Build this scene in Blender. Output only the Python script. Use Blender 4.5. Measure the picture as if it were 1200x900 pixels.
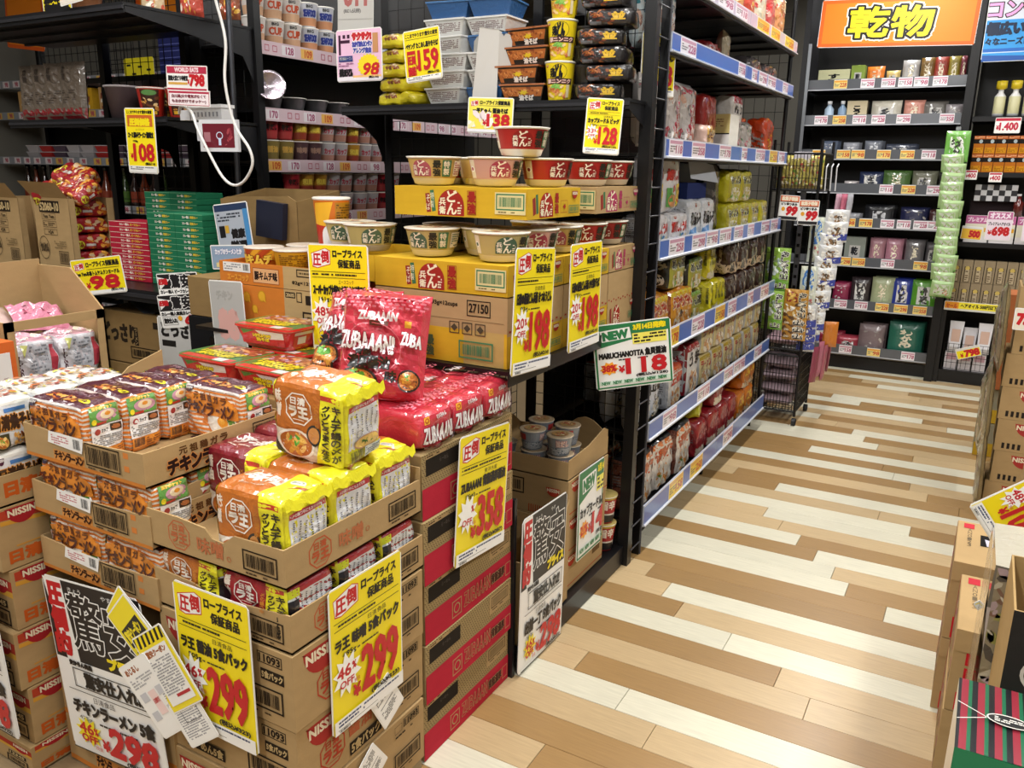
import bpy, math, random
import numpy as np

for o in list(bpy.data.objects):
    bpy.data.objects.remove(o)
SC = bpy.context.scene
COL = SC.collection
RN = random.Random(7)

# ---------------------------------------------------------------- camera
cd = bpy.data.cameras.new('camera')
cd.sensor_width = 36
cd.sensor_fit = 'HORIZONTAL'
cd.lens = 962.99 / 1200 * 36
cd.clip_start = 0.05
cd.clip_end = 60
cam = bpy.data.objects.new('camera', cd)
COL.objects.link(cam)
from mathutils import Matrix, Vector
_r = (0.86848408, 0.49549513, 0.01483199)
_u = (-0.13776521, 0.21251158, 0.96739835)
_f = (-0.4761892, 0.8422134, -0.25282492)
cam.matrix_world = Matrix(((_r[0], _u[0], -_f[0], 0), (_r[1], _u[1], -_f[1], 0),
                           (_r[2], _u[2], -_f[2], 1.6), (0, 0, 0, 1)))
SC.camera = cam

# ---------------------------------------------------------------- world, lights, exposure
W = bpy.data.worlds.new('world')
W.use_nodes = True
W.node_tree.nodes['Background'].inputs[0].default_value = (0.9, 0.95, 1, 1)
W.node_tree.nodes['Background'].inputs[1].default_value = 0.25
SC.world = W
SC.view_settings.view_transform = 'Standard'
SC.view_settings.look = 'None'
SC.view_settings.gamma = 1
SC.view_settings.use_curve_mapping = False
SC.view_settings.exposure = 0.0
SC.cycles.max_bounces = 6
SC.cycles.diffuse_bounces = 3
SC.cycles.glossy_bounces = 3
SC.cycles.transparent_max_bounces = 8
SC.cycles.sample_clamp_indirect = 4
SC.cycles.caustics_reflective = False
SC.cycles.caustics_refractive = False
SC.cycles.use_denoising = True

CEIL = 3.5
# fluorescent rows run along the aisles just under the ceiling: (x, y0, y1, watts)
TUBES = [(-0.75, 0.3, 2.7, 56), (-0.75, 3.1, 5.5, 60), (-0.75, 5.9, 8.3, 56),
         (1.3, -1.2, 1.2, 50), (1.3, 1.8, 4.2, 50), (1.3, 4.8, 7.2, 44),
         (-2.5, -1.7, 0.7, 58), (-2.9, 1.1, 3.5, 34), (-2.9, 4.2, 6.6, 34), (-0.75, -2.6, -0.3, 62), (-4.7, -0.5, 1.9, 40)]
for x, y0, y1, p in TUBES:
    l = bpy.data.lights.new('ceiling_tube_light', 'AREA')
    l.shape = 'RECTANGLE'
    l.size = 0.16
    l.size_y = y1 - y0
    l.energy = p
    l.color = (1.0, 0.985, 0.95)
    lo = bpy.data.objects.new('ceiling_tube_light', l)
    lo.location = (x, (y0 + y1) / 2, CEIL - 0.1)
    COL.objects.link(lo)
# ---------------------------------------------------------------- colours and materials
_cc = {}
def rgb(h):
    if isinstance(h, tuple):
        return h
    if h not in _cc:
        v = [int(h[i:i + 2], 16) / 255 for i in (0, 2, 4)]
        _cc[h] = tuple(c / 12.92 if c <= 0.04045 else ((c + 0.055) / 1.055) ** 2.4 for c in v)
    return _cc[h]

def mat(name, rough=0.5, spec=0.5, metal=0.0, coat=0.0, coat_rough=0.1, bump=0.0, bscale=60, var=0.0, vscale=8,
        alpha=1.0, trans=0.0, grain=None, emit=0.0, stretch=None, bdist=0.002, colour=None):
    m = bpy.data.materials.new(name)
    m.use_nodes = True
    nt = m.node_tree
    b = nt.nodes['Principled BSDF']
    if colour:
        rg = nt.nodes.new('ShaderNodeRGB')
        rg.outputs[0].default_value = (*rgb(colour), 1)
        src = rg.outputs[0]
    else:
        at = nt.nodes.new('ShaderNodeAttribute')
        at.attribute_name = 'Col'
        src = at.outputs['Color']
    tc = nt.nodes.new('ShaderNodeTexCoord')
    co = tc.outputs['Object']
    if stretch:
        mp = nt.nodes.new('ShaderNodeMapping')
        mp.inputs['Scale'].default_value = stretch
        nt.links.new(co, mp.inputs[0])
        co = mp.outputs[0]
    if var:
        n = nt.nodes.new('ShaderNodeTexNoise')
        n.inputs['Scale'].default_value = vscale
        n.inputs['Detail'].default_value = 5
        nt.links.new(co, n.inputs[0])
        mr = nt.nodes.new('ShaderNodeMapRange')
        mr.inputs[1].default_value = 0.25
        mr.inputs[2].default_value = 0.75
        mr.inputs[3].default_value = 1 - var
        mr.inputs[4].default_value = 1 + var * 0.6
        nt.links.new(n.outputs[0], mr.inputs[0])
        vm = nt.nodes.new('ShaderNodeVectorMath')
        vm.operation = 'SCALE'
        nt.links.new(src, vm.inputs[0])
        nt.links.new(mr.outputs[0], vm.inputs[3])
        src = vm.outputs[0]
    nt.links.new(src, b.inputs['Base Color'])
    if bump:
        n = nt.nodes.new('ShaderNodeTexNoise')
        n.inputs['Scale'].default_value = bscale
        n.inputs['Detail'].default_value = 3
        n.inputs['Distortion'].default_value = 1.2
        nt.links.new(tc.outputs['Object'], n.inputs[0])
        bp = nt.nodes.new('ShaderNodeBump')
        bp.inputs['Strength'].default_value = bump
        bp.inputs['Distance'].default_value = bdist
        nt.links.new(n.outputs[0], bp.inputs['Height'])
        nt.links.new(bp.outputs[0], b.inputs['Normal'])
    b.inputs['Roughness'].default_value = rough
    b.inputs['Specular IOR Level'].default_value = spec
    b.inputs['Metallic'].default_value = metal
    b.inputs['Coat Weight'].default_value = coat
    b.inputs['Coat Roughness'].default_value = coat_rough
    b.inputs['Alpha'].default_value = alpha
    b.inputs['Transmission Weight'].default_value = trans
    if emit:
        nt.links.new(src, b.inputs['Emission Color'])
        b.inputs['Emission Strength'].default_value = emit
    return m

M = {
    'card': mat('glossy_card', 0.35, 0.4),
    'paper': mat('paper', 0.7, 0.2),
    'board': mat('corrugated_cardboard', 0.8, 0.15, var=0.07, vscale=14, bump=0.15, bscale=90, stretch=(1, 1, 3)),
    'film': mat('wrinkled_film', 0.33, 0.5, coat=0.9, coat_rough=0.08, bump=0.8, bscale=30, bdist=0.005),
    'smooth': mat('smooth_plastic', 0.3, 0.5, bump=0.05, bscale=20),
    'wrap': mat('shrink_wrap', 0.12, 0.8, bump=0.8, bscale=30, alpha=0.28, bdist=0.004),
    'foil': mat('silver_foil', 0.25, 0.6, metal=0.85, bump=0.7, bscale=30, bdist=0.004),
    'black': mat('black_powder_coat', 0.38, 0.4, var=0.15, vscale=9, bump=0.05, bscale=300),
    'rail': mat('clear_rail_over_label', 0.28, 0.5, coat=.5, coat_rough=0.12),
    'wood': mat('wood_plank', 0.36, 0.42, var=0.12, vscale=6, stretch=(1.6, 22, 1), coat=0.1, coat_rough=0.2, bump=0.04, bscale=50),
    'wall': mat('painted_wall', 0.85, 0.2, var=0.03),
    'metal': mat('steel', 0.3, 0.5, metal=0.9),
    'glass': mat('bottle_glass', 0.08, 0.7, coat=0.6),
    'screen': mat('lit_screen', 0.2, 0.5, emit=0.5),
    'lamp': mat('lamp_diffuser', 0.5, 0.3, emit=6.0),
    'clear': mat('clear_plastic', 0.08, 0.6, alpha=0.18),
}

# ---------------------------------------------------------------- mesh builder
class MB:
    def __init__(s):
        s.v = []; s.nv = 0; s.lo = []; s.sz = []; s.c = []; s.m = []; s.mats = []; s.sm = []
    def mi(s, m):
        if m not in s.mats:
            s.mats.append(m)
        return s.mats.index(m)
    def add(s, v, f, c, m='card', smooth=False):
        v = np.asarray(v, dtype=np.float32).reshape(-1, 3)
        f = np.asarray(f, dtype=np.int32)
        s.v.append(v); s.lo.append((f + s.nv).ravel()); s.sz.append(np.full(len(f), f.shape[1], np.int32))
        s.nv += len(v)
        c = np.asarray(rgb(c) if isinstance(c, (str, tuple)) else c, dtype=np.float32)
        if c.ndim == 1:
            c = np.tile(c, (len(f), 1))
        s.c.append(c); s.m.append(np.full(len(f), s.mi(m), np.int32)); s.sm.append(np.full(len(f), smooth, bool))
        return s
    def box(s, x0, y0, z0, x1, y1, z1, c, m='card'):
        v = [(x, y, z) for z in (z0, z1) for x, y in ((x0, y0), (x1, y0), (x1, y1), (x0, y1))]
        return s.add(v, [(0, 3, 2, 1), (4, 5, 6, 7), (0, 1, 5, 4), (1, 2, 6, 5), (2, 3, 7, 6), (3, 0, 4, 7)], c, m)
    def bar(s, a, b, r, c, m='black', n=4):
        a = np.array(a, float); b = np.array(b, float); d = b - a; L = np.linalg.norm(d)
        if L < 1e-6: return s
        d /= L
        u = np.cross(d, (0, 0, 1) if abs(d[2]) < .9 else (1, 0, 0)); u /= np.linalg.norm(u); w = np.cross(d, u)
        t = [2 * math.pi * (k + .5) / n for k in range(n)]
        ring = [r * (math.cos(q) * u + math.sin(q) * w) for q in t]
        v = [a + q for q in ring] + [b + q for q in ring]
        s.add(v, [(k, (k + 1) % n, n + (k + 1) % n, n + k) for k in range(n)], c, m, smooth=n > 5)
        if n == 4:
            s.add(v, [(3, 2, 1, 0), (4, 5, 6, 7)], c, m)
        return s
    def tube(s, pts, r, c, m='smooth', n=8):
        for a, b in zip(pts, pts[1:]):
            s.bar(a, b, r, c, m, n)
        return s
    def lathe(s, prof, c, m='smooth', n=28, cols=None, cx=0, cy=0, z=0, smooth=True):
        v = []
        for r, h in prof:
            for k in range(n):
                a = 2 * math.pi * k / n
                v.append((cx + r * math.cos(a), cy + r * math.sin(a), z + h))
        for i in range(len(prof) - 1):
            f = [(i * n + k, i * n + (k + 1) % n, (i + 1) * n + (k + 1) % n, (i + 1) * n + k) for k in range(n)]
            s.add(v[:0] or v, f, cols[i] if cols else c, m, smooth) if i == 0 else s._more(f, cols[i] if cols else c, m, smooth, len(v))
        return s
    def _more(s, f, c, m, smooth, nvl):
        f = np.asarray(f, np.int32) + (s.nv - nvl)
        s.lo.append(f.ravel()); s.sz.append(np.full(len(f), f.shape[1], np.int32))
        s.c.append(np.tile(np.asarray(rgb(c), np.float32), (len(f), 1)))
        s.m.append(np.full(len(f), s.mi(m), np.int32)); s.sm.append(np.full(len(f), smooth, bool))
    def quad(s, p, c, m='card'):
        return s.add(p, [(0, 1, 2, 3)], c, m)
    def mesh(s, name):
        me = bpy.data.meshes.new(name)
        if not s.v: return me
        v = np.concatenate(s.v); lo = np.concatenate(s.lo); sz = np.concatenate(s.sz)
        me.vertices.add(len(v)); me.vertices.foreach_set('co', v.ravel())
        me.loops.add(len(lo)); me.loops.foreach_set('vertex_index', lo)
        me.polygons.add(len(sz))
        st = np.concatenate(([0], np.cumsum(sz)[:-1])).astype(np.int32)
        me.polygons.foreach_set('loop_start', st)
        me.polygons.foreach_set('material_index', np.concatenate(s.m))
        me.polygons.foreach_set('use_smooth', np.concatenate(s.sm))
        me.update(calc_edges=True)
        ca = me.color_attributes.new('Col', 'FLOAT_COLOR', 'CORNER')
        c = np.repeat(np.concatenate(s.c), sz, axis=0)
        ca.data.foreach_set('color', np.concatenate([c, np.ones((len(c), 1), np.float32)], axis=1).ravel())
        for m in s.mats:
            me.materials.append(M[m])
        return me
    def build(s, name, parent=None, loc=None, rz=None):
        return link(name, s.mesh(name), parent, loc, rz)

def link(name, me, parent=None, loc=None, rz=None):
    o = bpy.data.objects.new(name, me)
    COL.objects.link(o)
    if parent: o.parent = parent
    if loc is not None: o.location = loc
    if rz is not None: o.rotation_euler = rz if isinstance(rz, tuple) else (0, 0, rz)
    return o

def tag(o, label, cat, group=None, kind=None):
    if label: o['label'] = label
    if cat: o['category'] = cat
    if group: o['group'] = group
    if kind: o['kind'] = kind
    return o

def thing(name, label, cat, loc=(0, 0, 0), rz=0, group=None):
    o = link(name, None, None, loc, rz)
    return tag(o, label, cat, group)

def dup(o, loc, rz=None, label=None, group=None):
    c = o.copy(); COL.objects.link(c)
    c.location = loc
    if rz is not None: c.rotation_euler = rz if isinstance(rz, tuple) else (0, 0, rz)
    if label: c['label'] = label
    if group: c['group'] = group
    for ch in o.children:
        k = ch.copy(); COL.objects.link(k); k.parent = c
        for g in ch.children:
            q = g.copy(); COL.objects.link(q); q.parent = k
    return c

def struct(name, mb):
    return tag(mb.build(name), None, None, kind='structure')

ORD = ['first', 'second', 'third', 'fourth', 'fifth', 'sixth', 'seventh', 'eighth', 'ninth', 'tenth', 'eleventh', 'twelfth', 'thirteenth', 'fourteenth', 'fifteenth', 'sixteenth']

# ---------------------------------------------------------------- flat print: a sheet of coloured shapes and lettering
_gl = {}
def glyph(t):
    if t not in _gl:
        c = bpy.data.curves.new('t', 'FONT')
        c.body = t; c.resolution_u = 2; c.size = 1; c.fill_mode = 'FRONT'
        o = bpy.data.objects.new('t', c); COL.objects.link(o)
        dg = bpy.context.evaluated_depsgraph_get()
        e = o.evaluated_get(dg); me = e.to_mesh()
        v = np.empty(len(me.vertices) * 3, np.float32); me.vertices.foreach_get('co', v); v = v.reshape(-1, 3)[:, :2]
        me.calc_loop_triangles()
        f = np.empty(len(me.loop_triangles) * 3, np.int32); me.loop_triangles.foreach_get('vertices', f); f = f.reshape(-1, 3)
        e.to_mesh_clear(); bpy.data.objects.remove(o); bpy.data.curves.remove(c)
        if len(f) == 0:
            v = np.zeros((3, 2), np.float32); f = np.array([[0, 1, 2]])
        ed = np.sort(np.concatenate([f[:, (0, 1)], f[:, (1, 2)], f[:, (2, 0)]]), axis=1)
        u, n = np.unique(ed, axis=0, return_counts=True)
        mn = v.min(0); mx = v.max(0); mx = np.maximum(mx, mn + 1e-4)
        _gl[t] = ((v - mn) / (mx - mn), f, u[n == 1], tuple(mx - mn))
    return _gl[t]

class Sheet:
    """drawing of size W x H, y down; later laid on a flat or curved surface"""
    def __init__(s, W=1.0, H=1.0, bg=None, step=None):
        s.W = W; s.H = H; s.step = step; s.p = []; s.l = 0
        if bg: s.rect(0, 0, W, H, bg)
    def raw(s, v, f, c, lay=None, sub=()):
        if lay is None:
            s.l += 1; lay = s.l
        v = np.asarray(v, np.float32); f = np.asarray(f, np.int32)
        if s.step and not np.isscalar(sub):
            for _ in range(8):
                a, b, d = v[f[:, 0]], v[f[:, 1]], v[f[:, 2]]
                L = np.stack([np.linalg.norm(a - b, axis=1), np.linalg.norm(b - d, axis=1), np.linalg.norm(d - a, axis=1)], 1)
                k = L.max(1) > s.step * .8
                if not k.any(): break
                j = L.argmax(1); r = np.arange(len(f)); i0 = f[r, j]; i1 = f[r, (j + 1) % 3]; i2 = f[r, (j + 2) % 3]
                m = (v[i0[k]] + v[i1[k]]) / 2; n = len(v) + np.arange(k.sum()); v = np.concatenate([v, m])
                f = np.concatenate([f[~k], np.stack([i0[k], n, i2[k]], 1), np.stack([n, i1[k], i2[k]], 1)])
        s.p.append((v, f, rgb(c), lay))
    def rect(s, x0, y0, x1, y1, c, skew=0):
        nx = ny = 1
        if s.step:
            nx = max(1, math.ceil((x1 - x0) / s.step)); ny = max(1, math.ceil((y1 - y0) / s.step))
        v = [(x0 + (x1 - x0) * i / nx + skew * (1 - j / ny), y0 + (y1 - y0) * j / ny) for j in range(ny + 1) for i in range(nx + 1)]
        q = lambda i, j: j * (nx + 1) + i
        f = []
        for j in range(ny):
            for i in range(nx):
                f += [(q(i, j), q(i, j + 1), q(i + 1, j + 1)), (q(i, j), q(i + 1, j + 1), q(i + 1, j))]
        s.raw(v, f, c, sub=0)
    def poly(s, pts, c):
        n = len(pts); cx = sum(p[0] for p in pts) / n; cy = sum(p[1] for p in pts) / n
        s.raw([(cx, cy)] + list(pts), [(0, 1 + (k + 1) % n, 1 + k) for k in range(n)], c)
    def ell(s, cx, cy, rx, ry, c, n=20):
        s.poly([(cx + rx * math.cos(2 * math.pi * k / n), cy + ry * math.sin(2 * math.pi * k / n)) for k in range(n)], c)
    def star(s, cx, cy, rx, ry, c, n=12, k=.68):
        s.poly([(cx + (rx if i % 2 == 0 else rx * k) * math.cos(math.pi * i / n + .2), cy + (ry if i % 2 == 0 else ry * k) * math.sin(math.pi * i / n + .2)) for i in range(2 * n)], c)
    def frame(s, x0, y0, x1, y1, t, c):
        s.rect(x0, y0, x1, y0 + t, c); s.rect(x0, y1 - t, x1, y1, c); s.rect(x0, y0, x0 + t, y1, c); s.rect(x1 - t, y0, x1, y1, c)
    def ring(s, cx, cy, r, t, c, n=8, ry=None, a0=None):
        ry = ry or r; a0 = math.pi / n if a0 is None else a0
        v = []
        for k in range(n):
            a = 2 * math.pi * k / n + a0
            v += [(cx + r * math.cos(a), cy + ry * math.sin(a)), (cx + (r - t) * math.cos(a), cy + (ry - t) * math.sin(a))]
        f = []
        for k in range(n):
            a, b, d, e = 2 * k, 2 * k + 1, (2 * k + 2) % (2 * n), (2 * k + 3) % (2 * n)
            f += [(a, b, e), (a, e, d)]
        s.raw(v, f, c)
    def text(s, t, x, y, w, h, c, bold=0, out=None, skew=0, rot=0, mirror=False):
        """fit t in the box x,y,w,h (w None: natural width, w<0: centred in -w). bold/out are growth in sheet units"""
        v, f, e, (gw, gh) = glyph(t)
        if w is None: w = h * gw / gh
        elif w < 0:
            w2 = min(-w, h * gw / gh); x = x + (-w - w2) / 2; w = w2
        if t in ('ー', '一', '-', '—'):
            y += h * .45; h *= .12
        p = np.empty_like(v)
        p[:, 0] = (1 - v[:, 0] if mirror else v[:, 0]) * w; p[:, 1] = (1 - v[:, 1]) * h
        p[:, 0] += skew * (h - p[:, 1])
        if rot:
            cr, sr = math.cos(rot), math.sin(rot)
            q = p - (w / 2, h / 2)
            p = np.stack([q[:, 0] * cr - q[:, 1] * sr, q[:, 0] * sr + q[:, 1] * cr], 1) + (w / 2, h / 2)
        p += (x, y)
        if out: s.grow(p, e, out[0] + bold, out[1]); 
        if bold: s.grow(p, e, bold, c)
        s.raw(p, f, c)
    def grow(s, p, e, r, c):
        a = p[e[:, 0]]; b = p[e[:, 1]]; d = b - a; L = np.maximum(np.linalg.norm(d, axis=1, keepdims=True), 1e-6); d = d / L
        n = np.stack([-d[:, 1], d[:, 0]], 1) * r; x = d * r * .75
        v = np.stack([a - x - n, a - x + n, b + x + n, b + x - n], 1).reshape(-1, 2)
        k = np.arange(len(e))[:, None] * 4
        f = np.concatenate([k + (0, 1, 2), k + (0, 2, 3)], 0)
        s.raw(v, f, c)
        s.p[-1] = (s.p[-1][0], s.p[-1][1], s.p[-1][2], s.l + np.repeat(np.random.RandomState(len(e)).rand(len(e)) * .5, 4) if len(s.p[-1][0]) == len(e) * 4 else s.l + np.random.RandomState(len(e)).rand(len(s.p[-1][0])) * .3)
    def vtext(s, t, x, y, w, h, c, **k):
        ch = h / len(t)
        for i, q in enumerate(t):
            if q == 'ー': s.rect(x + w * .42, y + i * ch + ch * .1, x + w * .56, y + (i + 1) * ch - ch * .1, c)
            elif q != ' ': s.text(q, x, y + i * ch + ch * .06, w, ch * .88, c, **k)
    def bars(s, x, y, w, h, c='222222', n=22, seed=3):
        r = random.Random(seed); q = x
        while q < x + w:
            t = w / n * r.choice((.3, .5, .8)); s.raw([(q, y), (q, y + h), (q + t, y + h), (q + t, y)], [(0, 1, 2), (0, 2, 3)], c, s.l + 1); q += t + w / n * r.choice((.3, .5, .7))
        s.l += 1
    def lines(s, x, y, w, h, n, c='555555', seed=5, fill=.9):
        """tiny unreadable print"""
        r = random.Random(seed); lh = h / n
        for i in range(n):
            q = x; e = x + w * (1 if i < n - 1 else r.uniform(.4, .9))
            while q < e:
                t = min(lh * r.uniform(.4, 1.8), e - q)
                if r.random() < fill:
                    yy = y + i * lh
                    s.raw([(q, yy + lh * .2), (q, yy + lh * .75), (q + t * .85, yy + lh * .75), (q + t * .85, yy + lh * .2)], [(0, 1, 2), (0, 2, 3)], c, s.l + 1)
                q += t
        s.l += 1
    def blobs(s, x0, y0, x1, y1, cols, n, r0, r1, seed=1, lo=False):
        r = random.Random(seed)
        for i in range(n):
            a = r.uniform(0, 3.14); R = r.uniform(r0, r1); k = r.uniform(.25, .7); cx = r.uniform(x0, x1); cy = r.uniform(y0, y1)
            pts = [(cx + R * math.cos(t) * math.cos(a) - R * k * math.sin(t) * math.sin(a), cy + R * math.cos(t) * math.sin(a) + R * k * math.sin(t) * math.cos(a)) for t in [j * 1.0472 for j in range(6)]]
            m = sum(p[0] for p in pts) / 6, sum(p[1] for p in pts) / 6
            s.raw([m] + pts, [(0, 1 + (j + 1) % 6, 1 + j) for j in range(6)], r.choice(cols), s.l + 1 + (i % 3) * .3)
        s.l += 2
    def bowl(s, cx, cy, r, ry=None, rim='F2EFE6', seed=1, green=True, broth='B5662A'):
        ry = ry or r
        s.ell(cx, cy, r, ry, rim); s.ell(cx, cy, r * .86, ry * .84, broth)
        s.blobs(cx - r * .5, cy - ry * .5, cx + r * .5, cy + ry * .5, ['E3B45A', 'D89A3A', 'EFCB7C', 'C9782B'], 16, r * .15, r * .34, seed)
        if green: s.blobs(cx - r * .3, cy - ry * .5, cx + r * .2, cy, ['4E9A35', '6FB84A'], 6, r * .08, r * .16, seed)
    def put(s, mb, fn, m='card', eps=0.00012):
        off = 0; V = []; F = []; C = []; L = []
        for v, f, c, lay in s.p:
            V.append(v); F.append(f + off); C.append(np.tile(np.asarray(c, np.float32), (len(f), 1))); L.append(np.full(len(v), lay, np.float32) if np.isscalar(lay) else np.asarray(lay, np.float32)); off += len(v)
        V = np.concatenate(V); L = np.concatenate(L)
        uv = np.stack([V[:, 0] / s.W, 1 - V[:, 1] / s.H], 1)
        mb.add(fn(np.clip(uv, 0, 1), L * eps), np.concatenate(F), np.concatenate(C), m)
        return mb

def plane(o, u, v):
    """flat mapping: o = lower left corner, u = width vector, v = height vector"""
    o = np.array(o, float); u = np.array(u, float); v = np.array(v, float)
    n = np.cross(u, v); n /= np.linalg.norm(n)
    return lambda q, e: o + q[:, :1] * u + q[:, 1:] * v + e[:, None] * n + n * 0.0002
# ---------------------------------------------------------------- the room
mb = MB(); mb.box(-7.5, -3.5, -0.1, 4.5, 9.6, -0.006, '8F7A5C', 'wood'); FLOOR = struct('floor', mb)
mb = MB(); mb.box(-7.5, -3.5, CEIL, 4.5, 9.6, CEIL + 0.1, '8A8A88', 'wall'); CE = struct('ceiling', mb)
mb = MB(); mb.box(-7.5, 9.4, 0, 4.5, 9.5, CEIL, '77746C', 'wall'); struct('wall_back', mb)
mb = MB(); mb.box(-7.5, -3.4, 0, -7.4, 9.4, CEIL, '77746C', 'wall'); struct('wall_left', mb)
mb = MB(); mb.box(4.4, -3.4, 0, 4.5, 9.4, CEIL, '9A968C', 'wall'); struct('wall_right', mb)
mb = MB(); mb.box(-7.5, -3.5, 0, 4.5, -3.4, CEIL, '9A968C', 'wall'); struct('wall_front', mb)

# planks: row k lies at y = 2.192 + .1237 k; (joint x, colour left of it, colour right of it)
CW, CT, CB = 'CCC7B2', 'B89F78', '957549'
JT = {-3: (-.5, 'B', 'W'), -2: (-.655, 'T', 'T'), -1: (-.79, 'W', 'W'), 0: (-.989, 'T', 'B'), 1: (-.281, 'T', 'T'), 2: (-.395, 'B', 'T'), 3: (-.596, 'W', 'W'), 4: (-.814, 'B', 'T'), 5: (-.907, 'T', 'W'),
      6: (-1.021, 'T', 'B'), 7: (-.135, 'B', 'W'), 8: (-.288, 'W', 'B'), 9: (-.359, 'W', 'T'), 10: (-.452, 'B', 'W'), 11: (-.546, 'W', 'B'), 12: (-.652, 'T', 'T'), 13: (-.75, 'T', 'W'), 14: (-.118, 'W', 'B'),
      15: (-.265, 'T', 'T'), 16: (-.778, 'B', 'W'), 17: (-1.028, 'T', 'B'), 18: (-.077, 'T', 'B'), 19: (-.168, 'B', 'T'), 20: (-.26, 'W', 'W'), 21: (-.326, 'B', 'B'), 22: (-.747, 'B', 'W'), 23: (-.191, 'B', 'T'),
      24: (-.395, 'W', 'T'), 25: (-.487, 'W', 'B'), 26: (-.572, 'B', 'W'), 27: (-.69, 'T', 'T'), 28: (-.817, 'W', 'B'), 29: (-.047, 'T', 'W'), 30: (-.2, 'W', 'B'), 31: (-.392, 'B', 'T'), 32: (-.624, 'W', 'B'),
      33: (-.835, 'B', 'W'), 34: (-.106, 'T', 'B'), 35: (-.258, 'T', 'T'), 36: (-.345, 'T', 'B'), 37: (-.577, 'B', 'W'), 38: (-.706, 'B', 'T'), 39: (-.818, 'T', 'W'), 40: (-.372, 'B', 'T'), 41: (.003, 'W', 'B'),
      42: (-.869, 'T', 'B'), 43: (-.4, 'T', 'T')}
LP = 1.1
for k in range(-10, 45):
    jx, a, b = JT.get(k, (-.3 - (k % 9) * .12, 'WTBTB'[k % 5], 'TBWTW'[k % 5]))
    y = 2.192 + .1237 * k
    # planks left of the joint and right of it, then plank-length repeats
    spans = [(max(jx - LP, -1.5), jx, a), (jx, jx + LP, b)]
    if jx + LP < 1.2: spans.append((jx + LP, min(jx + 2 * LP, 1.9), 'TWBTWB'[k % 6]))
    if jx - LP > -1.5: spans.append((-1.5, jx - LP, 'BTWTB'[k % 5]))
    for x0, x1, c in spans:
        if x1 - x0 < .03: continue
        mb = MB(); f = RN.uniform(.93, 1.06); cc = tuple(v * f for v in rgb({'W': CW, 'T': CT, 'B': CB}[c]))
        L, Wd, z = x1 - x0, .1237, -.0012
        g = .0007; e = .0016
        v = [(g, g, -.006), (L - g, g, -.006), (L - g, Wd - g, -.006), (g, Wd - g, -.006), (g, g, z), (L - g, g, z), (L - g, Wd - g, z), (g, Wd - g, z), (e, e, 0), (L - e, e, 0), (L - e, Wd - e, 0), (e, Wd - e, 0)]
        mb.add(v, [(0, 1, 5, 4), (1, 2, 6, 5), (2, 3, 7, 6), (3, 0, 4, 7), (4, 5, 9, 8), (5, 6, 10, 9), (6, 7, 11, 10), (7, 4, 8, 11), (8, 9, 10, 11)], cc, 'wood')
        mb.build('plank', FLOOR, (x0, y, 0))

# ceiling fixtures
for i, (x, y0, y1, p) in enumerate(TUBES):
    t = thing('ceiling_light', 'long white fluorescent strip light under the ceiling, ' + ['above the near aisle', 'above the middle of the aisle', 'above the far end of the aisle', 'right side, nearest', 'right side, middle', 'right side, farthest',
              'behind the pallet stacks', 'above the left gondola', 'above the far left gondola', 'behind the camera', 'at the far left'][i], 'ceiling light', (x, (y0 + y1) / 2, CEIL), group='fluorescent strip lights')
    L = (y1 - y0) / 2
    mb = MB(); mb.box(-.1, -L, -.06, .1, L, 0, 'D8D8D8', 'smooth'); mb.build('housing', t)
    mb = MB(); mb.box(-.06, -L + .02, -.075, .06, L - .02, -.06, 'FFFFFF', 'lamp'); mb.build('diffuser', t)

# ---------------------------------------------------------------- shape makers
def wiregrid(mb, o, u, v, nu, nv, r=.0016, c='0C0C0D', m='black'):
    o, u, v = (np.array(q, float) for q in (o, u, v))
    for i in range(nu + 1): mb.bar(o + u * i / nu, o + u * i / nu + v, r, c, m)
    for j in range(nv + 1): mb.bar(o + v * j / nv, o + v * j / nv + u, r, c, m)
    return mb

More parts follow.
